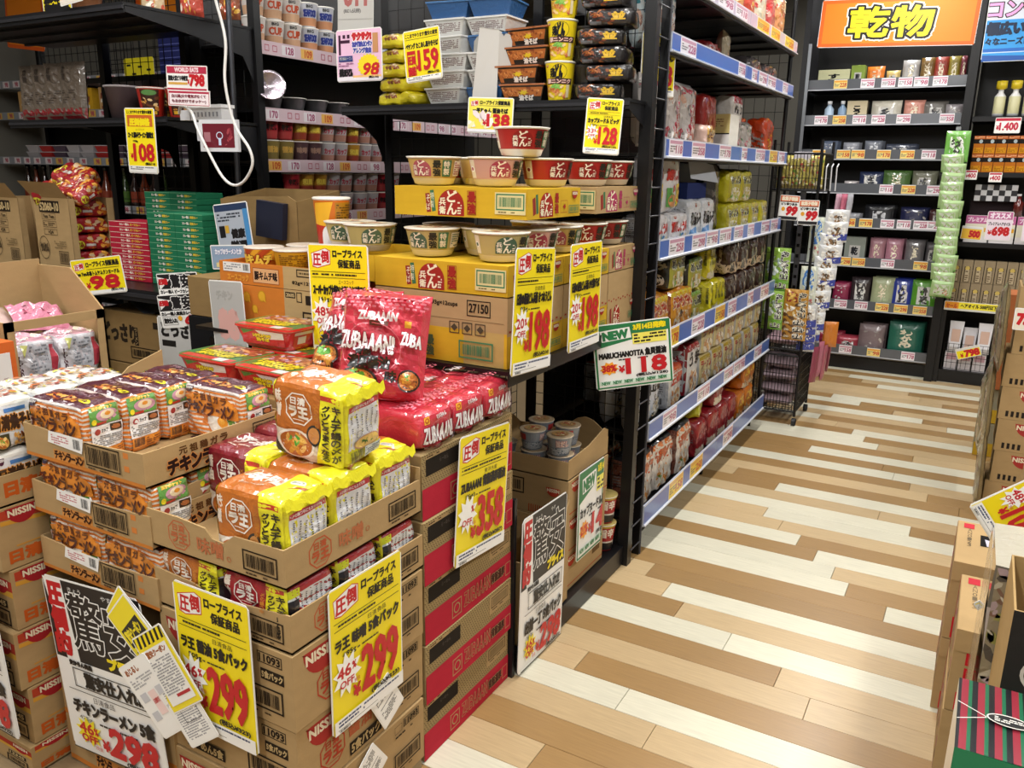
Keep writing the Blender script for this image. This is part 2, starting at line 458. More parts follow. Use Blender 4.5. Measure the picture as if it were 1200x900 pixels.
class Brick:
    """film-wrapped block; origin at the centre of its base"""
    def __init__(s, w, d, h, k=9, wr=.0022, seed=0, sag=0.0):
        s.w, s.d, s.h, s.k, s.wr, s.seed, s.sag = w, d, h, k, wr, seed, sag
    def fn(s, face):
        def f(q, e):
            a = q[:, 0] * 2 - 1; b = q[:, 1] * 2 - 1; o = np.ones_like(a)
            p = {'front': (a, -o, b), 'right': (o, a, b), 'back': (-a, o, b), 'left': (-o, -a, b), 'top': (a, b, o), 'bottom': (a, -b, -o)}[face]
            p = np.stack(p, 1)
            n = (np.abs(p) ** s.k).sum(1) ** (1 / s.k)
            c = p / n[:, None]
            nn = np.sign(c) * np.abs(c) ** (s.k - 1); nn /= np.linalg.norm(nn, axis=1, keepdims=True)
            X = c * (s.w / 2, s.d / 2, s.h / 2)
            t = s.seed * 1.7
            wv = np.sin(X[:, 0] * 61 + t + 2.5 * np.sin(X[:, 2] * 40 + t)) * np.sin(X[:, 1] * 55 + t * 2 + 2 * np.sin(X[:, 0] * 35)) + .6 * np.sin(X[:, 2] * 85 + X[:, 0] * 70 + t * 3) * np.cos(X[:, 1] * 90 + t)
            X = X + nn * (wv * s.wr + e + (.0003 if e[0] else 0))[:, None]
            X[:, 2] += s.h / 2 - s.sag * (X[:, 0] / s.w) ** 2 * (X[:, 2] > 0)
            X[:, 2] = np.maximum(X[:, 2], .0006)
            X[:, 0] = np.clip(X[:, 0], -s.w / 2 - .002, s.w / 2 + .002 + e); X[:, 1] = np.clip(X[:, 1], -s.d / 2 - .002 - e, s.d / 2 + .002)
            return X
        return f
    def body(s, mb, cols, m='film', n=10):
        g = np.linspace(0, 1, n + 1); q = np.array([(x, y) for y in g for x in g])
        f = [(j * (n + 1) + i, j * (n + 1) + i + 1, (j + 1) * (n + 1) + i + 1, (j + 1) * (n + 1) + i) for j in range(n) for i in range(n)]
        for face in ('front', 'right', 'back', 'left', 'top', 'bottom'):
            c = cols.get(face, cols['*']) if isinstance(cols, dict) else cols
            mb.add(s.fn(face)(q, np.zeros(len(q))), f, c, m, smooth=True)
        return mb

def pack(w, d, h, cols, arts, m='film', n=10, **k):
    """mesh of a film-wrapped block with print"""
    b = Brick(w, d, h, **k); mb = MB(); b.body(mb, cols, m, n)
    for face, sh in arts.items(): sh.put(mb, b.fn(face), m, .00022)
    return mb

def pouch(w, h, t, col, art=None, back=None, m='film', n=12, seed=0, crimp=.07, fold=0.0, wr=.003):
    """pillow bag standing on its seam: front faces -y, origin at the bottom centre"""
    def fn(sgn):
        def f(q, e):
            a = q[:, 0] * 2 - 1; b = q[:, 1] * 2 - 1
            pr = (1 - np.abs(a) ** 3.2) ** .55 * np.clip((1 - np.abs(b) ** 2) / (1 - (1 - crimp * 2) ** 2) - .55, 0, 1) ** .5
            pr = np.where(np.abs(b) > 1 - crimp * 1.2, 0, pr)
            wv = np.sin(a * 9 + seed + 3 * np.sin(b * 5 + seed)) * np.sin(b * 11 + seed * 2)
            y = -(t / 2 * pr + .0006 + e + (.0004 if e[0] else 0) + wr * pr * wv)
            pin = 1 - .06 * (1 - np.abs(b)) * (t / w)
            x = sgn * a * w / 2 * pin; z = h / 2 * (1 + b)
            cr = np.where(np.abs(b) > 1 - crimp, np.sin(a * w * 500) * .0006, 0)
            top = fold * np.clip(b - .6, 0, 1) ** 2 * 4
            return np.stack([x, sgn * y + cr + top * t, z], 1)
        return f
    mb = MB(); g = np.linspace(0, 1, n + 1); q = np.array([(x, y) for y in g for x in g])
    fa = [(j * (n + 1) + i, j * (n + 1) + i + 1, (j + 1) * (n + 1) + i + 1, (j + 1) * (n + 1) + i) for j in range(n) for i in range(n)]
    for sgn in (1, -1): mb.add(fn(sgn)(q, np.zeros(len(q))), fa, col, m, True)
    if art: art.put(mb, fn(1), m, .00022)
    if back: back.put(mb, fn(-1), m, .00022)
    return mb

def cup(r0, r1, h, body, lid, art=None, foot=None, n=28, z0=.012, lidart=None, span=6.28, lip='EDEAE2', m='smooth', wrap=False, bowl=False):
    """noodle cup or bowl, origin at the centre of its base; print front faces -y"""
    mb = MB()
    ft = foot or body
    if bowl:
        prof = [(0, 0), (r0 * .8, 0), (r0 * .98, h * .05), (r0 * 1.08, h * .24), (r0 * 1.1, h * .25), (r1 * .95, h * .93), (r1, h * .94), (r1 + .003, h), (r1 * .97, h + .001), (0, h + .001)]
        cols = [ft, ft, ft, ft, body, lip, lip, lid, lid]
        za, zb, ra, rb = h * .26, h * .92, r0 * 1.1, r1 * .95
    else:
        prof = [(0, 0), (r0, 0), (r0 + (r1 - r0) * .04, h * .05), (r0 + (r1 - r0) * .95, h * .94), (r1 + .002, h * .95), (r1 + .003, h * .985), (r1 * .97, h), (0, h)]
        cols = [ft, ft, body, lip, lip, lid, lid]
        za, zb, ra, rb = h * .05, h * .94, r0 + (r1 - r0) * .04, r0 + (r1 - r0) * .95
    mb.lathe(prof, body, m, n, cols)
    if art:
        def f(q, e):
            an = -math.pi / 2 + (q[:, 0] - .5) * span; R = ra + (rb - ra) * q[:, 1] + .0004 + e
            return np.stack([R * np.cos(an), R * np.sin(an), za + (zb - za) * q[:, 1]], 1)
        art.put(mb, f, m, .00018)
    if lidart:
        def f2(q, e):
            R = r1 * .95 * q[:, 1]; an = q[:, 0] * 6.2832
            return np.stack([(q[:, 0] - .5) * 2 * r1 * .68, (q[:, 1] - .5) * 2 * r1 * .68, h + .0022 + e], 1)
        lidart.put(mb, f2, m, .0001)
    return mb

def wall(mb, p0, p1, hs, t, c, m='board', zb=0):
    """upright board from p0 to p1 whose top edge follows hs = [(s, height)]"""
    p0 = np.array(p0, float); p1 = np.array(p1, float); d = (p1 - p0); L = np.linalg.norm(d); nrm = np.array([-d[1], d[0]]) / L * t / 2
    for (s0, h0), (s1, h1) in zip(hs, hs[1:]):
        a = p0 + d * s0; b = p0 + d * s1
        v = [(*(a - nrm), zb), (*(b - nrm), zb), (*(b + nrm), zb), (*(a + nrm), zb), (*(a - nrm), h0), (*(b - nrm), h1), (*(b + nrm), h1), (*(a + nrm), h0)]
        mb.add(v, [(0, 3, 2, 1), (4, 5, 6, 7), (0, 1, 5, 4), (1, 2, 6, 5), (2, 3, 7, 6), (3, 0, 4, 7)], c, m)
    return mb

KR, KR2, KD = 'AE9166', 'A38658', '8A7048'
def tray(w, d, h, c=KR, front=None, right=None, hf=None, hr=None, hb=None, hl=None, t=.004):
    """open cardboard tray, origin at its front left bottom corner"""
    mb = MB(); H = [(0, h), (1, h)]
    mb.box(0, 0, 0, w, d, t, c, 'board')
    wall(mb, (0, t / 2), (w, t / 2), hf or H, t, c); wall(mb, (w - t / 2, t), (w - t / 2, d - t), hr or H, t, c)
    wall(mb, (w, d - t / 2), (0, d - t / 2), hb or H, t, c); wall(mb, (t / 2, d - t), (t / 2, t), hl or H, t, c)
    if front: front.put(mb, plane((0, 0, 0), (w, 0, 0), (0, 0, h)), 'board')
    if right: right.put(mb, plane((w, 0, 0), (0, d, 0), (0, 0, h)), 'board')
    return mb

def carton(w, d, h, c=KR, front=None, right=None, top=None, seam=True):
    mb = MB(); b = .002
    v = []
    for z, i in ((0, b), (b, 0), (h - b, 0), (h, b)):
        v += [(i, i, z), (w - i, i, z), (w - i, d - i, z), (i, d - i, z)]
    f = [(3, 2, 1, 0), (12, 13, 14, 15)]
    for k in range(3):
        f += [(4 * k + i, 4 * k + (i + 1) % 4, 4 * k + 4 + (i + 1) % 4, 4 * k + 4 + i) for i in range(4)]
    mb.add(v, f, c, 'board')
    if front: front.put(mb, plane((0, 0, 0), (w, 0, 0), (0, 0, h)), 'board')
    if right: right.put(mb, plane((w, 0, 0), (0, d, 0), (0, 0, h)), 'board')
    if top: top.put(mb, plane((0, 0, h), (w, 0, 0), (0, d, 0)), 'board')
    return mb

def flaps(parent, w, d, h, c=KR):
    """the two lid flaps that meet over the carton"""
    for k in (0, 1):
        mb = MB(); y0 = .001 + k * d / 2; mb.box(.001, y0, h, w - .001, y0 + d / 2 - .002, h + .0025, c, 'board'); mb.build('flap', parent)

def sign(name, label, sh, c, yaw, roll, w, h, cat='sign', group=None, hook=False, m='card', base=None, curl=0.0):
    """printed card facing -y before it is turned by yaw; c = its centre"""
    o = thing(name, label, cat, (c[0], c[1], c[2]), 0, group)
    o.rotation_euler = (0, -roll, yaw)
    mb = MB(); r = min(w, h) * .04
    def bend(x, z): return curl * ((2 * x / w) ** 2)
    nx = 8 if curl else 1
    xs = [-w / 2 + w * i / nx for i in range(nx + 1)]
    for x0, x1 in zip(xs, xs[1:]):
        cr0 = r if x0 == xs[0] else 0; cr1 = r if x1 == xs[-1] else 0
        y0, y1 = bend(x0, 0), bend(x1, 0)
        P = [(x0 + cr0, -h / 2), (x1 - cr1, -h / 2)] + ([(x1, -h / 2 + r)] if cr1 else []) + ([(x1, h / 2 - r)] if cr1 else []) + [(x1 - cr1, h / 2), (x0 + cr0, h / 2)] + ([(x0, h / 2 - r), (x0, -h / 2 + r)] if cr0 else [])
        yy = lambda x: y0 + (y1 - y0) * (x - x0) / (x1 - x0)
        n = len(P); v = [(x, yy(x), z) for x, z in P] + [(x, yy(x) + .0016, z) for x, z in P]
        fl = [tuple(range(n))]
        mb.add(v[:n], fl, base or 'F0EFEA', m); mb.add(v[n:], [tuple(range(n))[::-1]], 'E4E2DC', m)
        k = [(i, n + i, n + (i + 1) % n, (i + 1) % n) for i in range(n)]; mb.add(v, k, 'EFEFEF', m)
    ins = .004
    def f(q, e):
        x = (q[:, 0] - .5) * (w - 2 * ins); z = (q[:, 1] - .5) * (h - 2 * ins)
        return np.stack([x, curl * (2 * x / w) ** 2 - .0003 - e, z], 1)
    sh.put(mb, f, m, .00012)
    mb.build('card', o)
    if hook:
        hk = MB(); hk.bar((0, .004, h / 2 - .01), (0, .004, h / 2 + .03), .0015, 'C8C8C8', 'metal', 6); hk.bar((-.02, .003, h / 2 - .006), (.02, .003, h / 2 - .006), .003, 'DDDDDD', 'smooth', 6); hk.build('hook', o)
    return o
# ---------------------------------------------------------------- print designs
YEL, RED, INK, WHT = 'F4DE1E', 'C4222A', '1B1A1C', 'F2F1EE'
def atto(s, x, y, w, h):
    """the red two-character stamp at the top left of the yellow cards"""
    s.poly([(x, y + h * .25), (x + w * .75, y - h * .03), (x + w, y + h * .1), (x + w * .98, y + h * .8), (x + w * .3, y + h * 1.02), (x + w * .05, y + h * .95)], RED)
    s.poly([(x + .02 * w, y + h * .28), (x + w * .74, y), (x + w * .97, y + h * .13), (x + w * .95, y + h * .77), (x + w * .3, y + h * .98), (x + w * .07, y + h * .9)], WHT)
    s.text('圧', x + w * .1, y + h * .28, w * .38, h * .6, RED, bold=w * .018)
    s.text('倒', x + w * .52, y + h * .12, w * .38, h * .6, RED, bold=w * .018)

def yellow(maker, name, gram, off, price, tax, W=100, H=140, dot=True, bg=YEL):
    s = Sheet(W, H, bg)
    atto(s, 4, 4, 34, 24)
    s.text('ロープライス', 42, 5, 50, 9, INK, bold=.5); s.text('保証商品', 50, 17, 38, 10, INK, bold=.4)
    s.rect(4, 32, 96, 32.6, INK); s.lines(5, 34, 90, 3.6, 1, INK, seed=len(name)); s.rect(4, 39.3, 96, 39.9, INK)
    s.text(maker, 50, 42, -0.01 + 26, 5, INK)
    s.text(name, 5, 49, 90, 12, INK, bold=.7)
    s.text(gram, 14, 64, 18, 6, INK, bold=.2); s.lines(34, 66, 58, 3, 1, INK, seed=4)
    s.star(19, 86, 20, 22, 'FAFAF5', 10, .62)
    s.text(off, 6, 77, 18, 11, RED, bold=.5); s.text('%', 26, 78, 5, 7, RED, bold=.4); s.text('OFF', 9, 91, 19, 7, RED, bold=.25)
    s.text('税抜', 28, 96, 8, 4, RED); s.text('¥', 27, 103, 9, 12, RED, bold=.8)
    n = len(price)
    s.text(price, 40, 72, 52, 43, RED, bold=1.9)
    s.text('(税込¥' + tax + ')', 52, 119, 42, 6, INK, bold=.35)
    s.rect(0, 126, W, H, WHT); s.lines(5, 127.5, 88, 7, 2, '30406A', seed=9); s.rect(4, 136, 60, 136.4, INK); s.bars(6, 136.8, 14, 2.4, INK, 12)
    return s

def kyoyasu(maker, name, gram, off, price, tax, W=100, H=145, face=True):
    """the black and white deep discount card"""
    s = Sheet(W, H, WHT)
    s.rect(0, 0, W, 66, '252325'); s.poly([(0, 0), (20, 0), (26, 66), (12, 66)], WHT)
    s.vtext('圧倒的', 3.5, 3, 15, 60, RED, bold=1.4)
    s.text('きょう', 27, 4, 14, 4, WHT); s.text('やす', 62, 4, 10, 4, WHT)
    for i, q in enumerate('驚安'):
        s.text(q, 24 + i * 37, 9, 34, 44, '252325', bold=.55, out=(1.0, WHT))
    s.text('プライス', 58, 54, 38, 9, YEL, bold=.9)
    s.text('安からん商品', 14, 66, 24, 4, INK, bold=.4)
    s.frame(16, 72, 94, 88, .8, INK); s.text(maker[0] if False else '驚安仕入れ!!', 28, 74, 60, 12, INK, bold=.7)
    s.rect(8, 91, 95, 91.6, INK); s.text(maker, 34, 93, 22, 5, INK)
    s.text(name, 10, 99, 84, 12, INK, bold=.8)
    s.text(gram, 14, 113, 14, 4, INK); s.lines(36, 114, 56, 3, 1, INK)
    s.star(22, 126, 15, 13, 'F3E124', 10, .6); s.text(off, 12, 119, 15, 9, RED, bold=.45); s.text('%', 28, 121, 4, 6, RED, bold=.3); s.text('OFF', 13, 129, 17, 6, RED, bold=.4)
    s.text('¥', 36, 128, 7, 9, RED, bold=.6); s.text('税抜', 27, 136, 8, 3.6, RED)
    s.text(price, 44, 115, 48, 23, RED, bold=1.5, skew=.12)
    s.text('(税込¥' + tax + ')', 60, 139, 34, 4, INK, bold=.3)
    s.rect(2, 143, 98, 144, INK)
    return s

def newcard(lines, price, tax, off, W=100, H=100, tall=False):
    s = Sheet(W, H, WHT); g = '2C7A4B'
    s.frame(0, 0, W, H, 2.5, g); s.poly([(0, 0), (W, 0), (W, H * .16), (0, H * .36)], g)
    s.poly([(8, H * .085), (47, H * .06), (49, H * .23), (10, H * .26)], WHT)
    s.text('NEW', 12, H * .105, 32, H * .12, g, bold=1.2, rot=-.06)
    s.text('3月14日発売!', 52, H * .03, 42, H * .09, YEL, bold=.6)
    s.rect(50, H * .17, 95, H * .34, 'F2E868'); s.lines(52, H * .18, 42, H * .15, 3, INK)
    s.text(lines, 5, H * .42, 88, H * .11, INK, bold=.6); s.lines(30, H * .545, 55, H * .035, 1, INK)
    s.star(17, H * .68, 13, H * .11, 'F3A52A', 9, .7); s.text(off + '%', 8, H * .63, 18, H * .1, RED, bold=.7)
    s.text('¥', 30, H * .66, 7, H * .1, RED, bold=.6); s.text(price, 40, H * .56, 52, H * .23, RED, bold=1.5)
    s.text('(税込¥' + tax + ')', 52, H * .81, 42, H * .05, INK, bold=.3)
    s.rect(3, H * .88, 97, H * .94, 'D7EBDC')
    for i in range(6): s.text('NEW', 6 + i * 15, H * .885, 11, H * .05, g, bold=.3)
    return s

def smallprice(price, bg=WHT, c='B03060', top='C98A9A', W=60, H=36):
    s = Sheet(W, H, bg); s.rect(2, 2, W - 2, 9, top); s.lines(4, 12, 26, 16, 3, '666666', seed=len(price) + int(price[:1] or 1))
    s.text(price, 28, 12, 28, 17, c, bold=.8, skew=.1); return s

def barcode(s, x, y, w, h, c='2A2118', t=1.0, bg=None):
    if bg: s.rect(x, y, x + w, y + h, bg)
    s.frame(x, y, x + w, y + h, t, c); s.bars(x + t * 2.5, y + t * 2.5, w - t * 5, h - t * 5, c, 26)

def nissin(s, x, y, w, c='A5252A', t='E8DCC0'):
    """half-round maker's badge"""
    h = w * .55; n = 12
    s.poly([(x, y), (x + w, y)] + [(x + w / 2 + w * .47 * math.cos(math.pi * k / n), y + h * math.sin(math.pi * k / n)) for k in range(n + 1)], c)
    s.text('NISSIN', x + w * .1, y + h * .12, w * .8, h * .36, t, bold=w * .012)

def octa(s, cx, cy, r, c, fill=None, t=.1):
    """octagon badge with the four characters"""
    if fill: s.poly([(cx + r * math.cos(math.pi / 8 + k * math.pi / 4), cy + r * math.sin(math.pi / 8 + k * math.pi / 4)) for k in range(8)], fill)
    s.ring(cx, cy, r, r * t, c)
    s.text('日清', cx - r * .5, cy - r * .68, r, r * .42, c, bold=r * .02)
    s.text('ラ王', cx - r * .66, cy - r * .14, r * 1.32, r * .62, c, bold=r * .045)
    s.rect(cx - r * .4, cy + r * .62, cx + r * .4, cy + r * .66, c)

def stripes(s, x0, y0, x1, y1, a, b, n):
    s.rect(x0, y0, x1, y1, b)
    for i in range(n):
        y = y0 + (y1 - y0) * i / n; s.rect(x0, y, x1, y + (y1 - y0) / n * .5, a)
# ---------------------------------------------------------------- front pallets: chicken flavour noodles
OR1, OR2 = 'D97B2E', 'EDE3D6'
def chicken_front(W=235, H=150):
    s = Sheet(W, H, None, step=14)
    stripes(s, 0, 0, W, H, OR1, OR2, 13)
    s.rect(0, 0, W, 8, 'E6DEDA')
    nissin(s, 10, 5, 34, '3A2038', 'EDE8E4')
    s.ell(160, 96, 62, 34, 'EDE9E2'); s.ell(160, 90, 22, 15, 'E9972B'); s.ell(158, 88, 12, 8, 'F0AE45')
    s.blobs(182, 76, 212, 90, ['4C8C2E', '6FA53C', '2F6E24'], 18, 3, 7); s.blobs(130, 125, 220, 142, ['C98A3A', 'DDA95A'], 22, 4, 9, 3)
    s.poly([(16, 32), (56, 24), (170, 22), (222, 44), (226, 78), (180, 78), (26, 74)], 'E08A32')
    for i, q in enumerate('元祖鶏ガラ'): s.text(q, 54 + i * 27, 19 + i * 1.2, 18, 18, '6B3A22', bold=.9)
    for i, q in enumerate('チキンラーメン'):
        if q == 'ー': s.rect(26 + i * 28, 56, 44 + i * 28, 64, '4A1E1C')
        else: s.text(q, 22 + i * 28, 42 + (i % 2) * 2, 23, 32, '4A1E1C', bold=1.9)
    return s
def chicken_side(W=115, H=150):
    s = Sheet(W, H, None, step=14)
    stripes(s, 0, 0, W, H, OR1, OR2, 13)
    s.rect(16, 6, W, 52, '5F9A4C'); s.ell(68, 32, 34, 15, 'C795A8'); s.ell(68, 30, 22, 11, 'EAD9B8'); s.ell(68, 28, 9, 5, 'E3983A'); s.text('玉子ポケット', 26, 8, 60, 8, 'F2C94C', bold=.8)
    s.ell(26, 44, 7, 7, 'F0E030'); s.rect(32, 46, 62, 52, 'C0392B')
    s.rect(16, 54, W - 4, 112, 'EEEDEC'); s.ell(34, 70, 9, 8, 'A82A30'); s.text('カップ', 46, 64, 20, 9, '444444', bold=.5); s.rect(72, 56, 104, 74, '3A2A22'); s.ell(88, 65, 12, 6, 'A8653A')
    s.lines(20, 80, 86, 28, 6, '7A7A7A')
    s.rect(16, 112, W, H, 'E08A2A'); s.bars(20, 114, 34, 20, '333333', 18); s.lines(62, 116, 46, 24, 4, '8A4A20')
    return s
def chicken_top(W=235, H=115):
    s = Sheet(W, H, None, step=16)
    s.rect(0, 0, W, H, '4E1C2B'); s.rect(0, 0, W, 8, '6B3544')
    s.blobs(60, 62, 165, 92, ['C8742E', 'E2A24A', '8C3A20', 'F0C070', 'A04828'], 46, 5, 12, 2)
    s.text('チキンラーメン', 60, 24, 120, 20, '9A7880', bold=1.2)
    s.ell(192, 76, 20, 11, 'E8DC28'); s.text('5食', 182, 70, 20, 11, '5A2030', bold=.5)
    return s
CH = {'front': chicken_front(), 'right': chicken_side(), 'top': chicken_top(), 'left': chicken_side()}
ch_me = [pack(.219, .102, .15, {'*': 'D9884A', 'top': '4E1C2B'}, CH, seed=q, wr=.0028, k=8).mesh('chicken_noodle_pack') for q in (1, 4)]
ch0 = []
def chicken(x, y, z, rz=0, label='', k=0, tilt=0):
    o = link('chicken_noodle_pack', ch_me[k % 2], None, (x, y, z), (tilt, 0, rz))
    return tag(o, label, 'noodle pack', 'striped chicken noodle packs in trays')

def ch_tray_front():
    s = Sheet(460, 83)
    s.rect(0, 74, 460, 83, 'C47A35'); s.rect(390, 8, 408, 22, 'D08040'); s.rect(390, 40, 408, 54, 'D08040')
    # only the plain drawn pouch outline beside the lettering
    s.rect(118, 48, 240, 74, 'CC8A48')
    for i, q in enumerate('チキンラーメン'):
        s.text(q if q != 'ー' else '一', 122 + i * 17, 51, 14, 20, '3A2218', bold=1.3)
    barcode(s, 250, 8, 128, 56, '2A2118', 3.2); s.lines(256, 66, 110, 6, 1, '4A3A28')
    s.poly([(112, 2), (248, 2), (238, 40), (104, 32)], 'EDEBE8'); s.lines(120, 8, 70, 24, 4, 'C07880'); s.bars(206, 8, 26, 24, '444444', 10)
    return s
def ch_tray_right():
    s = Sheet(420, 83)
    for i, q in enumerate('元祖鶏ガラ'): s.text(q, 96 + i * 30, 12, 22, 18, '5A3A1E', bold=.9)
    for i, q in enumerate('チキンラーメン'):
        s.text(q if q != 'ー' else '一', 62 + i * 33, 36, 28, 34, '2A1712', bold=2.6, out=(1.6, 'D48A48'))
    barcode(s, 318, 10, 88, 52, '2A2118', 3)
    return s
SF, SR = ch_tray_front(), ch_tray_right()
ZC = [.89, .74, .585, .435, .29, .145]
for i, z in enumerate(ZC):
    dx = (.0, .006, .012, .014, .016, .016)[i]
    if i < 4:
        mb = tray(.455, .42, .083, KR, SF, SR, hf=[(0, .083), (.2, .08), (.34, .066), (.52, .072), (1, .083)])
        o = mb.build('noodle_tray', None, (-2.02 + dx * .5, 1.10, z))
        tag(o, 'kraft tray of striped chicken noodle packs, ' + ['topmost tray of the stack', 'second tray from the top', 'third tray from the top', 'fourth tray from the top, behind a card'][i], 'cardboard tray', 'chicken noodle trays')
    else:
        o = carton(.455, .42, .143, KR, SF, SR).build('noodle_carton', None, (-2.02 + dx * .5, 1.10, z if i < 5 else .145))
        tag(o, 'closed kraft carton under the chicken noodle trays, ' + ['upper of three', 'middle of three'][i - 4], 'carton', 'cartons under the chicken noodle trays')
o = carton(.455, .42, .142, KR, SF, SR).build('noodle_carton', None, (-2.012, 1.10, .0)); tag(o, 'closed kraft carton on the floor at the bottom of the chicken noodle stack', 'carton', 'cartons under the chicken noodle trays')
# topmost tray
P = [(-1.90, 1.162, 'nearest the front left corner of the top tray'), (-1.9, 1.272, 'second from the front in the top tray'), (-1.905, 1.378, 'third from the front in the top tray'), (-1.9, 1.478, 'last of the column in the top tray'),
     (-1.69, 1.455, 'with the egg picture in full view')]
for i, (x, y, l) in enumerate(P):
    chicken(x, y, .894, (.02, -.03, .04, .0, .0)[i], 'striped orange noodle pack with maroon top, ' + l, i)
def orange_bag(x, y, z, l):
    mb = pouch(.1, .2, .03, 'C96A28', None, seed=3); o = mb.build('noodle_bag', None, (x, y, z), (1.45, 0, .3)); tag(o, l, 'noodle bag')
for i in (1, 2):
    z = ZC[i] + .004
    for j, x in enumerate((-1.895, -1.675)):
        o = chicken(x + .006 * i, 1.165, z, (.02, -.02)[j], 'striped orange noodle pack, ' + ['left', 'right'][j] + ' one at the front of the ' + ['second', 'third'][i - 1] + ' tray down', i + j)
    for j, y in enumerate((1.285, 1.405)):
        chicken(-1.685, y, z, 0, 'striped orange noodle pack, ' + ['middle', 'rear'][j] + ' one on the aisle side of the ' + ['second', 'third'][i - 1] + ' tray down', j)
o = MB(); wall(o, (0, 0), (0, .46), [(0, .93), (.6, .98), (.75, 1.03), (1, 1.06)], .004, KR); o = o.build('cardboard_sheet', None, (-2.105, 1.12, .0)); tag(o, 'tall sheet of kraft cardboard standing behind the chicken noodle packs', 'cardboard')

# ---------------------------------------------------------------- leftmost stack: fried noodle packs and cartons
def yaki_front(W=200, H=130):
    s = Sheet(W, H, None, step=14); s.rect(0, 0, W, H, 'DCDDE0')
    s.rect(0, 0, W, 16, 'E6E3DC'); nissin(s, 8, 14, 32, '4A1F38', 'E8E4E0')
    s.rect(60, 24, 150, 34, '4A7FC0'); s.text('日清焼そば', 14, 42, 170, 36, '3A1F14', bold=2.6, out=(2, 'E9A040'))
    s.rect(0, 88, 70, H, '3C3A22'); s.bowl(38, 108, 26, 16, 'C7A050', seed=4); s.blobs(90, 90, 190, 122, ['A8642C', 'CF9244', 'E5B562', '7C3C1C'], 46, 5, 11, 5)
    return s
def yaki_top(W=200, H=120):
    s = Sheet(W, H, None, step=14); s.rect(0, 0, W, H, 'D8D5CF')
    for i in range(14): s.poly([(i * 15, 0), (i * 15 + 8, 0), (i * 15, 14), (i * 15 - 8, 14)], INK if i % 2 else YEL)
    s.blobs(10, 22, 190, 110, ['C9784A', 'E0C070', 'EDEAE4', 'B04A3A', 'D8D23A', '5A3A2A'], 60, 5, 13, 6)
    return s
YK = {'front': yaki_front(), 'right': yaki_front(), 'top': yaki_top()}
yk_me = pack(.2, .12, .13, 'DADBDE', YK, seed=5, wr=.003).mesh('fried_noodle_pack')
Z0 = [.015, .1, .27, .44, .61]
def yk_right(tr=False):
    s = Sheet(400, 170)
    s.poly([(10, 8), (120, 8), (120, 44), (10, 32)], 'B5422A'); s.poly([(10, 34), (120, 46), (120, 56), (10, 46)], 'D29A3A')
    nissin(s, 22, 6, 84, 'A5252A'); 
    s.rect(40, 108, 250, 112, 'C89040')
    s.text('日清焼そば', 22, 120, 210, 32, 'C25A20', bold=2.4)
    s.rect(200, 60, 260, 74, '4A3A2A')
    return s
def yk_front():
    s = Sheet(470, 170)
    s.poly([(0, 30), (470, 30), (470, 60), (0, 60)], 'A83A2A'); s.rect(0, 60, 470, 76, 'CFA040'); nissin(s, 380, 28, 80, 'A5252A')
    s.rect(360, 90, 440, 112, '2A2118'); s.text('12345', 366, 94, 66, 14, 'C9B080', bold=.8); barcode(s, 350, 118, 96, 46, '2A2118', 5)
    return s
R1, F1 = yk_right(), yk_front()
for i in range(5):
    o = carton(.47, .42, .168 if i else .083, KR, F1, R1).build('fried_noodle_carton', None, (-2.5, 1.005 + .015 * (i % 2), [.0, .0855, .256, .4265, .597][i] if i else 0.0))
    tag(o, 'kraft carton with an orange maker badge at the far left, %s from the floor' % ORD[i], 'carton', 'fried noodle cartons at the far left')
def yk_tr():
    s = Sheet(420, 80); s.text('日清焼そば', 20, 20, 220, 36, 'C25A20', bold=3); return s
o = tray(.47, .42, .08, KR, None, yk_tr()).build('noodle_tray', None, (-2.5, 1.02, .767)); tag(o, 'kraft tray of white fried noodle packs on top of the far left stack', 'cardboard tray', 'fried noodle trays')
k = 0
for y in (1.09, 1.22, 1.35):
    for z in (.772, .905):
        for x in (-2.14,):
            o = link('fried_noodle_pack', yk_me, None, (x, y, z), (0, 0, .02 * k)); k += 1
            tag(o, 'white fried noodle pack with black and yellow zigzag top, %s row %s from the front' % ('upper' if z > .8 else 'lower', ORD[(k - 1) // 2]), 'noodle pack', 'fried noodle packs at the far left')
mb = pouch(.19, .36, .05, '23202A', seed=2); o = mb.build('noodle_bag', None, (-2.13, 1.04, .742 + .0), (0, 0, 0)); bpy.data.objects.remove(o)

# ---------------------------------------------------------------- centre stack: five-packs in orange, yellow and maroon
def raoh_front(c, ch, W=215, H=190):
    s = Sheet(W, H, None, step=13); s.rect(0, 0, W, H, c)
    s.vtext(ch, 8, 20, 20, 70, 'F0E2D2', bold=1.2)
    octa(s, 82, 62, 42, 'F4EDE4', None, .08)
    s.rect(0, 118, 140, H, 'D9CDBE'); s.poly([(0, 150), (70, 190), (0, 190)], '2A2422')
    s.bowl(72, 150, 58, 36, 'EDE6DC', seed=8); s.ell(128, 118, 20, 26, '2A2A2A'); s.ell(128, 118, 15, 20, 'C98A4A')
    s.poly([(150, 0), (W, 0), (W, H), (134, H), (148, 120)], 'EBE32A')
    s.rect(150, 14, 205, 26, 'C0392B'); s.vtext('グッとうまくなる', 156, 36, 20, 138, '26231A', bold=.9); s.vtext('キムチ鍋の〆が', 186, 30, 22, 140, '26231A', bold=1)
    s.vtext('〆の鍋つゆ', 140, 34, 12, 60, 'C27A2A', bold=.5)
    return s
